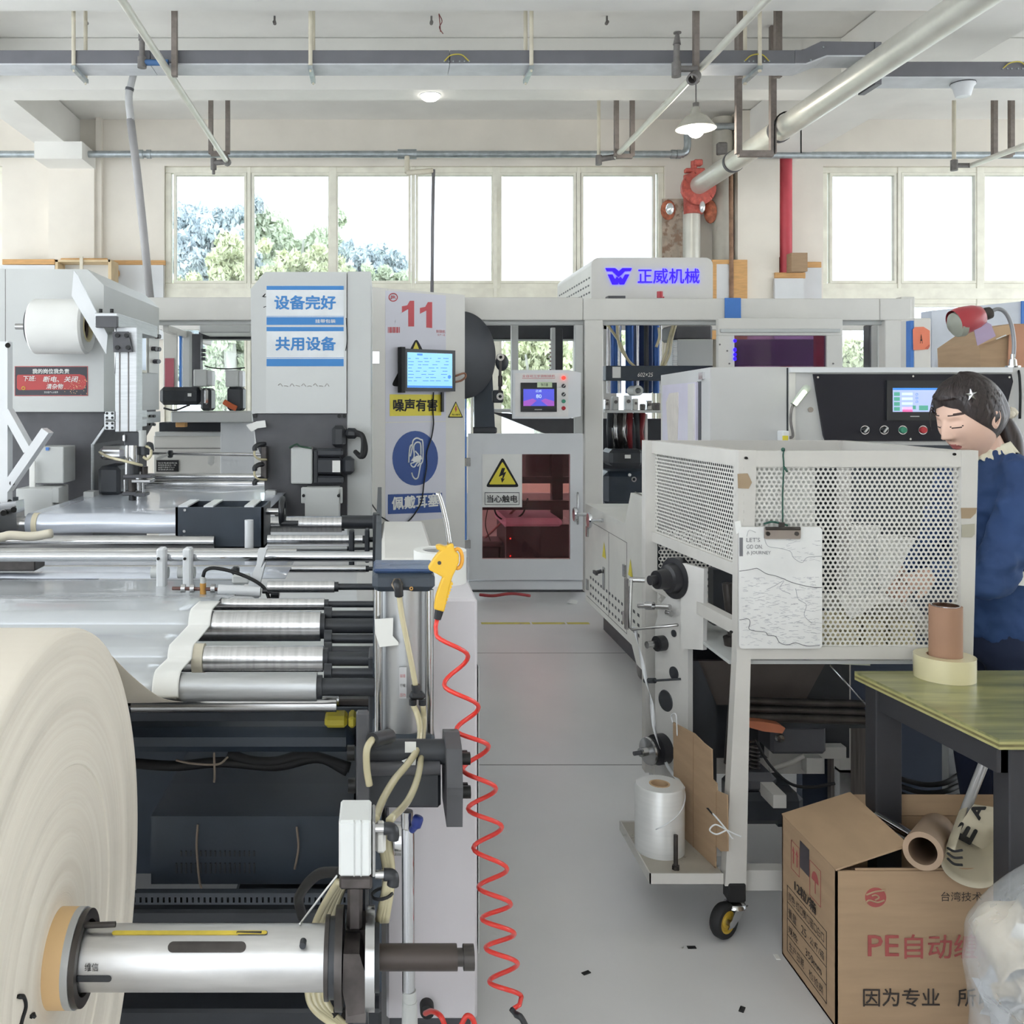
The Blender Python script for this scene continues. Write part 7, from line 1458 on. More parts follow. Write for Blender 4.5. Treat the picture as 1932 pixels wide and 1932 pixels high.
# ================================================================ work table
ZT = .78
TBL = thing('work_table', 'work table with green streaked laminated top and dark legs', 'table', (1.8, 2.4, 0))
WOODG = mat('green_streaked_wood', (160, 157, 104), .32, scale=5, stretch=(.7, 7, 7), rgb2=(112, 116, 80), coat=.2)
PLY = [mat('ply_light', (178, 172, 116), .6, var=.1, scale=20), mat('ply_dark', (120, 112, 72), .7, var=.15, scale=30)]
tp = [(1.403, 2.15), (2.7, 2.15), (2.7, 2.712), (1.344, 2.69)]
b = MB(); b.prism(tp, 'z', ZT-.006, ZT); b.build('top_veneer', WOODG, TBL)
for k in range(3):
    b = MB(); b.prism(tp, 'z', ZT-.006-(k+1)*.006, ZT-.006-k*.006); b.build('ply_layer', PLY[k % 2], TBL)
DKW = mat('dark_table_frame', (50, 50, 54), .6, var=.1)
zl = ZT-.024
b = MB(); b.prism([(1.41, 2.17), (1.45, 2.17), (1.40, 2.66), (1.36, 2.66)], 'z', zl-.06, zl); b.build('apron', DKW, TBL); b = MB(); b.box(1.42, 2.65, 2.17, 2.2, zl-.06, zl); b.build('apron', DKW, TBL)
for x0_, x1_, y0_, y1_ in ((1.436, 1.52, 2.165, 2.225), (1.358, 1.43, 2.6, 2.66), (2.58, 2.66, 2.17, 2.24), (2.58, 2.66, 2.6, 2.66)):
    b = MB(); b.box(x0_, x1_, y0_, y1_, 0, zl-.0005, .003); b.build('leg', DKW, TBL)
for px0, px1, Y in ((1790, 1820, 3.3), (1864, 1886, 3.2)):
    b = MB(); b.pb(px0, 1385, px1, 1600, Y, .04); tag(b.build('grey_post', GREYP), 'pale grey upright post under the work table, %s of two' % ('left' if px0 < 1800 else 'right'), 'post')
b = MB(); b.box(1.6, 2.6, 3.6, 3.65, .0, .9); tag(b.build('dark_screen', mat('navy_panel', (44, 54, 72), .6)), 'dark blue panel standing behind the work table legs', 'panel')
for k in range(3):
    b = MB(); b.tube(cr([at(1700, 1470+k*14, 3.3), at(1740, 1480+k*16, 3.3), at(1780, 1478+k*16, 3.25), at(1810, 1462+k*20, 3.3)], 6), .009, 7); tag(b.build('floor_cable', BLKRUB), ('upper', 'middle', 'lower')[k]+' of the black cables lying under the work table', 'cable', 'cables under the table')
# tape roll with brown tube on the table
tt = Vector((AX(1780, 2.635), 2.63, ZT)); rt2 = .077
CLT = mat('clear_yellow_tape', (222, 213, 172), .2, var=.05, scale=4, coat=.5)
TPR = thing('clear_tape_roll', 'wide clear yellowish tape roll lying on the work table', 'tape roll', tt)
b = MB(); b.hollow(tt, tt+Vector((0, 0, .062)), rt2, .045, 56); b.build('tape_winding', CLT, TPR); b = MB(); b.hollow(tt+Vector((0, 0, .001)), tt+Vector((0, 0, .061)), .0449, .043, 40); b.build('core', KRAFT2, TPR)
BT = thing('brown_tube', 'brown cardboard tube standing inside the clear tape roll', 'tube', tt+Vector((.003, 0, .0)))
tb = tt+Vector((.003, 0, .002)); b = MB(); b.hollow(tb, tb+Vector((0, 0, .197)), .0415, .037, 48); b.build('tube_wall', mat('brown_core_board', (166, 128, 104), .7, var=.04), BT)
b = MB(); b.hollow(tb+Vector((0, 0, .19)), tb+Vector((0, 0, .199)), .0368, .0335, 40); b.build('foil_liner', CHROME, BT)
# ================================================================ carton
KX0, KX1, KY0, KY1, KH = 1.121, 1.86, 2.336, 2.65, .388
CN = thing('film_carton', 'brown film carton with red and black Chinese print on the floor', 'carton', (1.4, 2.5, 0))
th = .005
for nm, q in (('left_side', (KX0, KX0+th, KY0, KY1)), ('front_side', (KX0, KX1, KY0, KY0+th)), ('back_side', (KX0, KX1, KY1-th, KY1)), ('right_side', (KX1-th, KX1, KY0, KY1))):
    b = MB(); b.box(*q, 0, KH); b.build(nm, KRAFT, CN)
b = MB(); b.box(KX0, KX1, KY0, KY1, 0, .006); b.build('bottom', KRAFT2, CN)
def flap(nm, pts, th=.005):
    a, b_, c, d = [Vector(p) for p in pts]; n_ = (b_-a).cross(d-a).normalized()*th; b = MB(); v = [a, b_, c, d]; b.add(v+[p+n_ for p in v], [[0, 1, 2, 3], [7, 6, 5, 4], [0, 4, 5, 1], [1, 5, 6, 2], [2, 6, 7, 3], [3, 7, 4, 0]]); return b.build(nm, KRAFT, CN)
flap('left_flap', [(KX0, KY0, KH), (1.303, KY0+.0, .449), (1.313, KY1, .449), (KX0, KY1, KH)])
flap('front_flap', [(KX0+.05, KY0+.004, KH), (KX1, KY0+.004, KH), (KX1-.02, KY0+.13, KH-.06), (KX0+.06, KY0+.13, KH-.06)])
flap('back_flap', [(KX0+.2, KY1, KH), (KX1, KY1, KH), (KX1, KY1+.02, KH+.05), (KX0+.21, KY1+.02, KH+.05)])
pkf = PL(1580, KY0, 1900, KY0); pkl = PL(1483, KY1, 1578, KY0)
PRED = mat('carton_red_print', (172, 88, 84), .8); PBLK = mat('carton_black_print', (62, 54, 50), .8)
b = MB(); pkf.disc(b, 1652, 1693, 20, 18.5, .0006); lg = b.build('red_logo_disc', PRED, CN)
b = MB(); pkf.tube(b, [(1634, 1702), (1640, 1698), (1655, 1702), (1668, 1698)], .0022, .001, 5, 5); pkf.tube(b, [(1634, 1688), (1650, 1682), (1664, 1680), (1670, 1678)], .0022, .001, 5, 5); pkf.tube(b, [(1644, 1690), (1652, 1688), (1658, 1693), (1650, 1698)], .002, .001, 5, 5); b.build('logo_swirl', KRAFT, lg)
pkf.text('台湾技术', 1775, 1682, 1852, 1700, PBLK, CN, off=.0008); pkf.text('PE', 1637, 1764, 1695, 1803, PRED, CN, off=.0008, bold=.006); pkf.text('自动缠绕膜', 1706, 1762, 1945, 1808, PRED, CN, off=.0008, bold=.006); pkf.text('因为专业', 1628, 1864, 1772, 1898, PBLK, CN, off=.0008, bold=.006); pkf.text('所以卓越', 1806, 1864, 1950, 1898, PBLK, CN, off=.0008, bold=.006)
# left side print, in metres on the face: s from back edge, z
def ks(s_, z): return Vector((KX0, KY1-s_, z))
def kq(nm, s0, z0, s1, z1, m, off=.0006):
    b = MB(); b.box(KX0-off-.0004, KX0-off, KY1-s1, KY1-s0, z0, z1); return b.build(nm, m, CN)
kq('black_tape', .115, .30, .17, .372, mat('dark_tape', (56, 50, 58), .4), .0008)
for s0, s1, z0, z1 in ((.06, .112, .27, .348), (.172, .235, .255, .348)):
    for q in ((s0, z0, s1, z0+.0015), (s0, z1-.0015, s1, z1), (s0, z0, s0+.002, z1), (s1-.002, z0, s1, z1)): kq('print_frame', *q, PRED)
for s_ in (.075, .097):
    b = MB(); b.add([ks(s_-.008, .32)-Vector((.001, 0, 0)), ks(s_+.008, .32)-Vector((.001, 0, 0)), ks(s_, .338)-Vector((.001, 0, 0))], [[0, 1, 2]]); b.box(KX0-.001, KX0-.0006, KY1-s_-.003, KY1-s_+.003, .29, .32); b.build('up_arrow', PRED, CN)
b = MB(); c = ks(.204, .305); n = 12; b.add([c-Vector((.001, 0, 0))]+[c+Vector((-.001, -.02*math.cos(PI*k/n), .026*math.sin(PI*k/n))) for k in range(n+1)], [[0, k+1, k+2] for k in range(n)]); b.box(KX0-.001, KX0-.0006, c.y-.002, c.y+.002, .275, .305); b.build('umbrella_mark', PRED, CN)
def kt(st, s0, z0, w_, h_, bold=.0): text(st, ks(s0, z0)-Vector((.0012, 0, 0)), w_, h_, PBLK, CN, right=(0, -1, 0), up=(0, 0, 1), bold=bold)
kt('12粒/箱', .085, .222, .125, .03, .01)
s0, s1 = .035, .265
for z in (.21, .165, .12, .075, .03): kq('table_rule', s0, z, s1, z+.0015, PBLK)
for s_ in (s0, s1): kq('table_rule', s_, .03, s_+.002, .2115, PBLK)
kt('颜色 红□黄□蓝□白□', .045, .175, .21, .025); kt('重量', .045, .13, .05, .025); kt('25', .125, .13, .03, .022); kt('公斤/箱', .175, .13, .08, .022); kt('规格:', .045, .085, .06, .022); kt('350mm', .15, .085, .09, .02); kt('生产日期', .05, .04, .09, .025); kt('检验员', .17, .04, .08, .022)
# tubes sticking out of the carton
PT = thing('paper_tube', 'short thick cardboard tube lying open end forward on the carton', 'tube', (1.36, 2.4, .36))
a0, a1 = at(1741, 1606, 2.30), at(1768, 1566, 2.62); b = MB(); b.hollow(a0, a1, .0435, .031, 40); b.build('tube_wall', mat('grey_kraft_tube', (164, 140, 118), .8, var=.05), PT)
for i, (p, q, nm) in enumerate((((1720, 1578), (1655, 1540), 'upper silver film tube sticking out of the carton'), ((1716, 1590), (1652, 1556), 'lower silver film tube sticking out of the carton'))):
    b = MB(); b.hollow(at(*p, 2.48), at(*q, 2.60), .014, .012, 20); tag(b.build('film_tube', CHROME), nm, 'tube', 'silver film tubes in the carton')
b = MB(); b.cyl(at(1805, 1570, 2.5), at(1862, 1425, 2.45), .012, n=16); tag(b.build('clear_rod', mat('clear_film_rod', (206, 206, 206), .12, .4)), 'clear shiny film rod leaning from the carton to the table leg', 'rod')
RS = thing('printed_sheet', 'rolled cream printed sheet with big black letters in the carton', 'paper', (1.45, 2.4, .33))
p0, p1 = at(1828, 1640, 2.28), at(1845, 1530, 2.5)
def cone(u_, v_):
    uu, vv, d = frame_for(p1-p0); a = -.4+u_*4.6; R = .058*(1-.35*v_); P = p0.lerp(p1, v_); return P+uu*math.cos(a)*R+vv*math.sin(a)*R*.8
b = MB(); b.grid(cone, 28, 10); b.build('rolled_sheet', mat('cream_print_paper', (206, 196, 172), .7), RS, solid=.001)
b = MB(); b.ppoly([(1800, 1572), (1838, 1518), (1882, 1524), (1882, 1600), (1860, 1606)], 2.40, .002); b.build('flat_sheet', MATS['cream_print_paper'], RS)
lt = PL(1800, 2.397, 1882, 2.397)
def lett(st, o, w_, h_, ang):
    c, s_ = math.cos(ang), math.sin(ang); text(st, o, w_, h_, INKBLK, RS, right=(c, 0, s_), up=(-s_, 0, c), bold=.03)
lett('E', lt.pt(1829, 1591, .002), .036, .045, math.radians(62)); lett('A', lt.pt(1846, 1546, .002), .036, .03, math.radians(62))
for k in range(3):
    b = MB(); b.tube(cr([at(1788, 1600+k*10, 2.262-.002*k), at(1800, 1606+k*12, 2.236), at(1816, 1604+k*14, 2.222)], 5), .003, 6); b.build('printed_stripe', INKBLK, RS)
# plastic bag at the corner
PB = thing('plastic_bag', 'clear crumpled plastic bag of offcuts in the bottom right corner', 'bag', (1.42, 2.05, 0))
def clear_bag():
    m = bpy.data.materials.new('clear_polythene'); m.use_nodes = True; nt = m.node_tree; N = nt.nodes; L = nt.links; p = N['Principled BSDF']
    p.inputs['Base Color'].default_value = (.86, .88, .9, 1); p.inputs['Roughness'].default_value = .12; p.inputs['Alpha'].default_value = .3; p.inputs['Coat Weight'].default_value = .4
    tc = N.new('ShaderNodeTexCoord'); ns = N.new('ShaderNodeTexNoise'); ns.inputs['Scale'].default_value = 8; ns.inputs['Detail'].default_value = 3; ns.inputs['Distortion'].default_value = .8; L.new(tc.outputs['Object'], ns.inputs['Vector'])
    bp = N.new('ShaderNodeBump'); bp.inputs['Strength'].default_value = .6; bp.inputs['Distance'].default_value = .03; L.new(ns.outputs[0], bp.inputs['Height']); L.new(bp.outputs[0], p.inputs['Normal']); return m
bc = Vector((1.46, 2.0, .28)); 
def bag(u_, v_):
    a = u_*2*PI; t_ = v_*PI; s_ = math.sin(t_)**.7; P = Vector((math.cos(a)*s_*.21, math.sin(a)*s_*.16, -math.cos(t_)*.275))
    n_ = noise.noise(P*7+Vector((3, 1, 0)))*.04+noise.noise(P*18)*.018; P *= 1+n_*2.2; return bc+P
b = MB(); b.grid(bag, 72, 48); b.build('bag_skin', clear_bag(), PB)
OFF = [mat('offcut_white', (230, 228, 222), .6), mat('offcut_cream', (214, 200, 176), .7), mat('offcut_grey', (190, 192, 196), .5)]
rs = random.Random(8)
for k in range(26):
    p = bc+Vector((rs.uniform(-.13, .1), rs.uniform(-.09, .08), rs.uniform(-.2, .15))); s_ = rs.uniform(.04, .085); b = MB(); Rm = Euler((rs.random()*6, rs.random()*6, rs.random()*6)).to_matrix()
    b.grid(lambda u_, v_: p+Rm @ Vector(((u_-.5)*s_*2, (v_-.5)*s_*1.6, .02*math.sin(u_*5+k)+.015*math.cos(v_*6+k))), 6, 6); b.build('offcut', OFF[k % 3], PB, solid=.001)
# scraps on the floor
for i, (x, y, nm) in enumerate(((1305, 1788, 'dark scrap of tape on the floor in front of the caster'), (1106, 1836, 'thin dark scrap on the floor of the near aisle'), (1400, 1905, 'dark oblong scrap on the floor by the carton'), (1466, 1806, 'pale paper scrap on the floor at the carton corner'))):
    Y = F*HC/(y-CY); c = at(x, y, Y); b = MB(); b.box(c.x-.012, c.x+.012, Y-.006, Y+.006, 0, .002, rot=(0, 0, .5*i)); tag(b.build('floor_scrap', INKBLK if i < 3 else PAPERW), nm, 'scrap', 'scraps on the floor')
b = MB(); b.tube(cr([at(905, 1122, 7.35), at(930, 1124, 7.3), at(965, 1120, 7.3), at(1000, 1124, 7.35)], 6), .012, 6); tag(b.build('floor_hose', mat('dull_red_hose', (170, 60, 64), .5)), 'dull red hose lying under the glazed door', 'hose')
b = MB(); b.ppoly([(1072, 1138), (1078, 1133), (1090, 1134), (1088, 1140)], 7.2, .04); tag(b.build('floor_scrap', PAPERW), 'white paper scrap on the floor under the glazed door', 'scrap')
# ================================================================ the woman
WM = thing('person', 'woman in a blue jacket with a ponytail looking down at work behind the guard cart', 'person', (1.95, 3.1, 0))
SKIN = mat('skin', (230, 192, 172), .5, var=.04, scale=9); LIP = mat('lips', (178, 104, 100), .4); BROW = mat('brow_hair', (66, 50, 46), .8); LASH = mat('lash_line', (58, 42, 40), .8)
HAIR = mat('dark_hair', (52, 42, 42), .42, var=.4, scale=30, stretch=(6, 6, .8), coat=.2)
JKT = mat('blue_jacket', (48, 74, 120), .8, var=.1, scale=5, bump=.35, bscale=7); TRO = mat('navy_trousers', (36, 46, 72), .85, bump=.3, bscale=8)
Yw = 3.0
hc = at(1829, 790, Yw)
yaw, pit = math.radians(13), math.radians(17)
fw = Vector((-math.cos(yaw)*math.cos(pit), -math.sin(yaw)*math.cos(pit), -math.sin(pit))); up0 = Vector((0, 0, 1)); rt_ = fw.cross(up0).normalized(); uw = rt_.cross(fw).normalized()
HS = 1.1
def hw(x, y, z): return hc+(rt_*x+fw*y+uw*z)*HS
def gs(d, s_): return math.exp(-(d/s_)**2)
def headpt(nx, ny, nz):
    x, y, z = nx*.074, ny*.096, nz*.116
    if z < 0:                                   # lower half: jaw narrows, nape goes in
        t_ = -z/.116; x *= 1-.30*t_**1.6
        if ny < 0: y *= 1-.62*t_**1.2
        else: y *= 1-.06*t_
    front = max(0., ny)
    if ny > .3: y -= .010*((ny-.3)/.7)          # flatter face plane
    f2 = front**1.5
    d = 0
    nb = max(0., min(1., (.024-z)/.052)) if z > -.030 else math.exp(-((z+.030)/.007)**2)      # nose from bridge to tip
    d += .025*nb*gs(x, .0085+.006*nb)*f2
    d += .006*gs(z+.032, .008)*(gs(x-.012, .007)+gs(x+.012, .007))*f2     # nostril wings
    d += .0045*gs(z-.030, .010)*gs(abs(x)-.028, .02)*f2                    # brow
    d -= .0105*gs(z-.012, .012)*gs(abs(x)-.031, .014)*f2                   # eye socket
    d += .0075*gs(z-.008, .0075)*gs(abs(x)-.031, .012)*f2                  # lowered lid
    d += .005*gs(z+.018, .02)*gs(abs(x)-.040, .02)*f2                      # cheek
    d += .008*gs(z+.056, .0055)*gs(x, .019)*f2+.0085*gs(z+.067, .006)*gs(x, .017)*f2      # lips
    d -= .005*gs(z+.0615, .0022)*gs(x, .02)*f2
    d -= .004*gs(z+.079, .006)*gs(x, .02)*f2; d += .0085*gs(z+.098, .013)*gs(x, .018)*f2  # chin
    return x, y+d, z
NU, NV = 120, 100
vs = []; fsk = []
for j in range(NV+1):
    t_ = PI*j/NV
    for i in range(NU):
        a = 2*PI*i/NU+PI/2; vs.append(headpt(math.sin(t_)*math.cos(a), math.sin(t_)*math.sin(a), math.cos(t_)))
b = MB(); W = [hw(*v) for v in vs]; o0 = len(b.v); b.v += [tuple(v) for v in W]
for j in range(NV):
    for i in range(NU):
        q = [j*NU+i, (j+1)*NU+i, (j+1)*NU+(i+1) % NU, j*NU+(i+1) % NU]; x = sum(vs[k][0] for k in q)/4; y = sum(vs[k][1] for k in q)/4; z = sum(vs[k][2] for k in q)/4; mi = 0
        if y > .03:
            lipw = .021*(1-.0*abs(z))
            if abs(x) < .0215 and -.074 < z < -.050 and ((z > -.0615 and (z+.0615) < .010*(1-(abs(x)/.0225)**2)) or (z <= -.0615 and (-.0615-z) < .0105*(1-(abs(x)/.0215)**2))): mi = 1
            ax = abs(x)
            if .014 < ax < .050 and abs(z-(.034+.10*(ax-.014)*(1 if ax < .034 else .2)+(-.0 if ax < .034 else .0016))) < .0022: mi = 2
            if .016 < ax < .047 and abs(z-(.0015+.004*math.sin((ax-.016)/.031*PI)*-1)) < .0017: mi = 3
        b.f.append([k+o0 for k in q]); b.sm.append(True); b.mi.append(mi)
# ear on the near side and far side
for sg in (-1, 1):
    def ear(u_, v_):
        a = u_*2*PI; r0 = .013+.0*v_; cxx, czz = -.012, -.004
        rr_ = (1-v_*.0); R = (.017+.003*math.sin(a), .030)
        k = 1-v_*.85; bump_ = .010*math.sin(v_*PI)*1.0
        return hw(sg*(.070+bump_+.006*(1-v_)), cxx+math.cos(a)*R[0]*k-.006*math.sin(a), czz+math.sin(a)*R[1]*k+(0 if math.sin(a) > 0 else .004*k))
    b.grid(ear, 24, 8)
# neck
nk0 = hw(0, -.028, -.06); nk1 = Vector((nk0.x+.085, nk0.y+.03, nk0.z-.16))
b.tube([nk0+Vector((-.015, 0, .03)), nk0.lerp(nk1, .3), nk0.lerp(nk1, .7), nk1, nk1+Vector((.02, .0, -.06))], [.045, .049, .05, .056, .07], 28)
# hands
def hand(wr, dirv, upv, sgn=1):
    d = Vector(dirv).normalized(); n_ = Vector(upv).normalized(); s_ = d.cross(n_).normalized()*sgn; n_ = s_.cross(d).normalized()*sgn
    b.tube([wr-d*.03, wr, wr+d*.02], [.024, .025, .028], 14)
    def palm(u_, v_):
        a = u_*2*PI; wv = .031+.012*math.sin(min(1, v_*1.3)*PI/2); return wr+d*(v_*.085)+s_*math.cos(a)*wv*(1 if v_ < .98 else .9)+n_*math.sin(a)*.014
    b.grid(palm, 20, 8)
    for k, (off, L, sp) in enumerate(((-.031, .068, -.10), (-.0105, .078, -.03), (.0105, .073, .04), (.031, .058, .12))):
        p = wr+d*.078+s_*off; q = []; dd = (d+s_*sp).normalized(); bend = 0
        for j in range(4):
            q.append(p.copy()); bend += .38; dv = dd*math.cos(bend)-n_*math.sin(bend); p = p+dv*L/3
        b.tube(cr(q, 3), [.0088]*4+[.0082]*4+[.0070]*2, 9) if 0 else b.tube(cr(q, 3), [.0090, .0088, .0086, .0086, .0084, .0082, .0080, .0077, .0074, .0060], 9)
    p = wr+d*.022-s_*.028; q = [p-s_*(-.004)]
    for j, (fd, fs_) in enumerate(((.024, -.018), (.024, -.008), (.02, -.002))): p = p+d*fd+s_*fs_-n_*.006; q.append(p.copy())
    b.tube(cr(q, 3), [.0125, .012, .0115, .011, .0105, .010, .0096, .009, .008, .0065], 9)
wrL = at(1752, 1086, 2.93); wrR = at(1690, 1085, 3.12)
hand(wrL, (-.9, -.1, -.28), (0, -.25, 1), 1); hand(wrR, (-.85, .05, -.35), (0, .1, 1), -1)
for sh_, el_, wr_ in ((Vector((1.965, 2.905, 1.30)), at(1872, 1088, 2.86), wrL), (Vector((1.965, 3.215, 1.30)), Vector((1.93, 3.32, 1.0)), wrR)):
    b.tube(cr([nk1+Vector((.02, 0, -.05)), sh_, el_, wr_], 5), .03, 12)
body = b.build('body', [SKIN, LIP, BROW, LASH], WM)
# hair: cap with ridged strands
b = MB(); NU2, NV2 = 96, 60; vs2 = []
def hairline(a):   # lowest polar angle of hair (0 top .. pi) by direction; a=0 front
    a = abs(a); 
    if a < .62: return 1.02+.12*(a/.62)
    if a < 1.15: return 1.14+(a-.62)/.53*.42
    if a < 1.60: return 1.56+(a-1.15)/.45*.34
    if a < 2.0: return 1.90+(a-1.6)/.4*.24
    return 2.14+min(1, (a-2.0)/.5)*.10
for j in range(NV2+1):
    for i in range(NU2):
        a = 2*PI*i/NU2; aa = a if a <= PI else a-2*PI; tm = hairline(aa); t_ = tm*j/NV2; dirx, diry = math.sin(aa), math.cos(aa)
        x, y, z = headpt(math.sin(t_)*dirx, math.sin(t_)*diry, math.cos(t_)) if t_ > .9 else (math.sin(t_)*dirx*.074, math.sin(t_)*diry*.096, math.cos(t_)*.116)
        edge = min(1, (1-j/NV2)*4+.06); vol = 1+(.13+.05*max(0, -diry))*edge; rid = .0016*noise.noise((aa*9, 0, j*.06))+.0012*math.sin(aa*46+noise.noise((aa*4, j*.05, 0))*5)
        P = Vector((x, y, z)); L_ = P.length; P = P*vol; P += P.normalized()*rid*edge*1.6
        vs2.append(hw(P.x, P.y, P.z))
b.add(vs2, [[j*NU2+i, (j+1)*NU2+i, (j+1)*NU2+(i+1) % NU2, j*NU2+(i+1) % NU2] for j in range(NV2) for i in range(NU2)], True)
hair = b.build('hair', HAIR, WM)
rs = random.Random(2); b = MB()
for k in range(14):      # fringe and temple strands
    sx_ = 1; x0_ = sx_*rs.uniform(.030, .066); z0_ = rs.uniform(.058, .075)-abs(x0_)*.35; P = []
    y0_ = .088*math.sqrt(max(0, 1-(x0_/.078)**2))+.004; L_ = rs.uniform(.03, .085) if abs(x0_) > .035 else rs.uniform(.012, .035)
    for j in range(5):
        t_ = j/4; P.append(hw(x0_*(1+.13*t_)+sx_*.012*t_, y0_*(1-.02*t_)+.006*math.sin(t_*2.4)-(.045*t_ if abs(x0_) > .045 else 0), z0_-L_*t_))
    b.tube(cr(P, 3), [.0014*(1-.7*i/12) for i in range(13)], 5)
b.build('fringe_strands', HAIR, hair, kind='stuff')
b = MB(); rs = random.Random(12); pd = Vector((0, -.125, -.02))
for k in range(150):     # combed strands lying on the cap from the hairline to the ponytail
    aa = rs.uniform(-1.75, 1.75); tm = hairline(aa)*rs.uniform(.35, 1.0)*.985; st = Vector((math.sin(tm)*math.sin(aa)*.074, math.sin(tm)*math.cos(aa)*.096, math.cos(tm)*.116)); P = []
    for j in range(9):
        t_ = j/8; q = st*(1-t_)+pd*t_; up_ = Vector((0, -.02*0, .075*math.sin(t_*PI))) ; q = q+up_*.8; nn_ = Vector((q.x/.074, q.y/.096, q.z/.116)); nn_.normalize()
        v_ = 1.135+.05*max(0, -nn_.y)+rs.uniform(-.003, .004); x, y, z = nn_.x*.074, nn_.y*.096, nn_.z*.116
        if z < 0:
            w_ = -z/.116; x *= 1-.30*w_**1.6
            if nn_.y < 0: y *= 1-.62*w_**1.2
        P.append(hw(x*v_, y*v_, z*v_))
    b.tube(P, [.0003]+[.0007]*7+[.0006], 5)
b.build('combed_strands', HAIR, hair, kind='stuff')
# ponytail
pt0 = hw(.0, -.104, -.018); b = MB(); pth = cr([pt0, at(1895, 800, Yw+.02), at(1907, 830, Yw+.02), at(1914, 862, Yw+.01), at(1922, 905, Yw)], 8); m_ = len(pth)
vs3 = []; nn = 22; u_, v_, _ = frame_for(pth[1]-pth[0])
b.tube(pth, [.017+.019*math.sin(min(1, i/(m_-1)*1.6)*PI/2)*(1-.75*max(0, i/(m_-1)-.45)/.55) for i in range(m_)], 20)
for k in range(14):
    a = k*.45; b.tube([p+Vector((math.cos(a)*.022*(1 if i < m_*.7 else .6), math.sin(a)*.022*(1 if i < m_*.7 else .6), 0)) for i, p in enumerate(pth) if i > 3], .004, 5)
b.build('ponytail', HAIR, WM)
b = MB(); sc0 = pt0+Vector((.012, 0, -.004)); d_ = (pth[3]-pth[0]).normalized(); uu, vv, _ = frame_for(d_)
b.tube([sc0+uu*math.cos(a)*(.026+.004*math.sin(a*9))+vv*math.sin(a)*(.026+.004*math.cos(a*9))+d_*.006*math.sin(a*7) for a in [k*2*PI/48 for k in range(48)]], .013, 10, True); b.build('scrunchie', mat('cream_scrunchie', (226, 218, 200), .8, bump=.5, bscale=60), WM)
# star hair clip on the near side
b = MB(); cst = hw(-.072, -.012, .045)-Vector((0, .016, 0)); uu = (at(1833, 745, Yw)-hc); cst = Vector((AX(1833, cst.y), cst.y, AZ(745, cst.y)))
P = []
for k in range(10):
    r_ = .019 if k % 2 == 0 else .0075; a = PI/2+k*PI/5+.15; P.append(cst+Vector((math.cos(a)*r_, 0, math.sin(a)*r_)))
b.add(P+[p+Vector((0, .004, 0)) for p in P]+[cst+Vector((0, -.006, 0))], [[k, (k+1) % 10, 20] for k in range(10)]+[[k, (k+1) % 10, 10+(k+1) % 10, 10+k] for k in range(10)])
b.build('star_hair_clip', mat('crystal_clip', (226, 228, 232), .12, .8), WM)
# jacket: torso and sleeves fused
tx, ty = 1.975, 3.06
b = MB()
def torso(secs, n=40):
    vs_ = []
    for (cx_, cy_, z, rx_, ry_) in secs:
        for k in range(n): a = 2*PI*k/n; vs_.append((cx_+math.cos(a)*rx_, cy_+math.sin(a)*ry_, z))
    m__ = len(secs); b.add(vs_, [[j*n+k, j*n+(k+1) % n, (j+1)*n+(k+1) % n, (j+1)*n+k] for j in range(m__-1) for k in range(n)]+[list(range(n))[::-1], [(m__-1)*n+k for k in range(n)]], True)
torso([(tx+.03, ty, .80, .14, .19), (tx+.03, ty, .9, .135, .18), (tx+.02, ty, 1.05, .12, .16), (tx+.01, ty, 1.17, .125, .175), (tx, ty, 1.27, .125, .19), (tx-.01, ty, 1.325, .105, .165), (tx-.02, ty-.01, 1.36, .08, .11), (tx-.03, ty-.015, 1.39, .065, .07)])
shL = Vector((tx-.01, ty-.155, 1.30)); shR = Vector((tx-.01, ty+.155, 1.30)); elL = at(1872, 1088, 2.86); elR = Vector((1.93, 3.32, 1.0))
b.tube(cr([shL+Vector((.0, .05, .01)), shL, shL.lerp(elL, .45)+Vector((.015, -.01, 0)), elL+Vector((.01, 0, .02)), elL.lerp(wrL, .25)+Vector((0, 0, -.01)), elL.lerp(wrL, .65), wrL+Vector((.012, 0, 0))], 5), [.066+.006*math.sin(i*.9) if i < 14 else .066-(i-14)*.0016 for i in range(31)], 20)
b.tube(cr([shR+Vector((0, -.05, .01)), shR, shR.lerp(elR, .5), elR, elR.lerp(wrR, .5), wrR+Vector((.012, 0, 0))], 5), [.066-(max(0, i-12))*.0016 for i in range(26)], 20)
jk = b.build('jacket', JKT, WM)
rm = jk.modifiers.new('fuse', 'REMESH'); rm.mode = 'VOXEL'; rm.voxel_size = .010; rm.use_smooth_shade = True
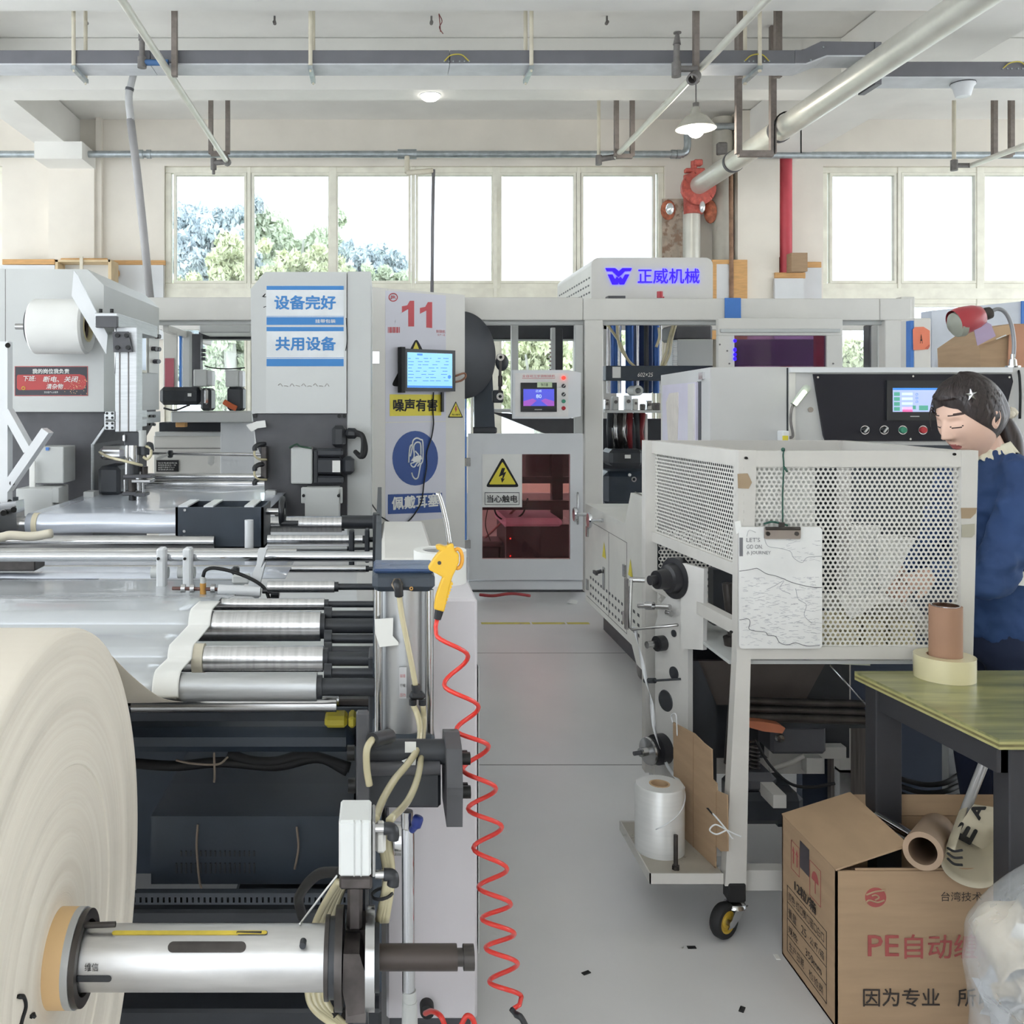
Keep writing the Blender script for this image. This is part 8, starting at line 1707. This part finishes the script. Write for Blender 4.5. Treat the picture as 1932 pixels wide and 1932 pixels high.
sm = jk.modifiers.new('relax', 'SMOOTH'); sm.factor = .6; sm.iterations = 6
tx_ = bpy.data.textures.new('folds', 'CLOUDS'); tx_.noise_scale = .055; tx_.noise_depth = 2
dp = jk.modifiers.new('folds', 'DISPLACE'); dp.texture = tx_; dp.strength = .04; dp.mid_level = .5; dp.texture_coords = 'LOCAL'
# collar frill
b = MB(); cc = Vector((tx-.035, ty-.02, 1.385))
def frill(u_, v_):
    a = u_*2*PI; R = .068+.020*v_; w_ = .006*math.sin(a*22)*v_; return cc+Vector((math.cos(a)*(R+w_), math.sin(a)*(R+w_)*.95, .024-.038*v_+.004*math.cos(a*22)*v_+.016*math.cos(a)))
b.grid(frill, 160, 6); b.build('collar_frill', mat('cream_lace', (236, 230, 208), .8), WM, solid=.002)
b = MB(); b.ppoly([(1921, 1080), (1940, 1078), (1940, 1106), (1917, 1104)], 2.84, .004); b.build('pocket_paper', PAPERW, WM)
# trousers and shoes
b = MB()
torso([(tx+.03, ty, .84, .135, .185), (tx+.03, ty, .76, .14, .19), (tx+.03, ty, .72, .12, .17)])
for sg in (-1, 1):
    b.tube(cr([(tx+.03, ty+sg*.085, .80), (tx+.02, ty+sg*.09, .6), (tx+.01, ty+sg*.095, .42), (tx+.03, ty+sg*.095, .2), (tx+.035, ty+sg*.095, .06)], 4), [.095-.0026*i for i in range(17)], 20)
tr = b.build('trousers', TRO, WM); rm = tr.modifiers.new('fuse', 'REMESH'); rm.mode = 'VOXEL'; rm.voxel_size = .012; rm.use_smooth_shade = True
sm = tr.modifiers.new('relax', 'SMOOTH'); sm.factor = .6; sm.iterations = 5
for sg in (-1, 1):
    b = MB(); b.grid(lambda u_, v_: Vector((tx-.01-.13*math.cos(v_*PI)*(1 if v_ < .5 else .75), ty+sg*.1+.042*math.sin(v_*PI)**.6*math.cos(u_*2*PI), max(.0, .035+.04*math.sin(v_*PI)**.6*math.sin(u_*2*PI)*(1+.4*v_)))), 18, 14); b.build('shoe', mat('black_shoe', (34, 34, 36), .6), WM)
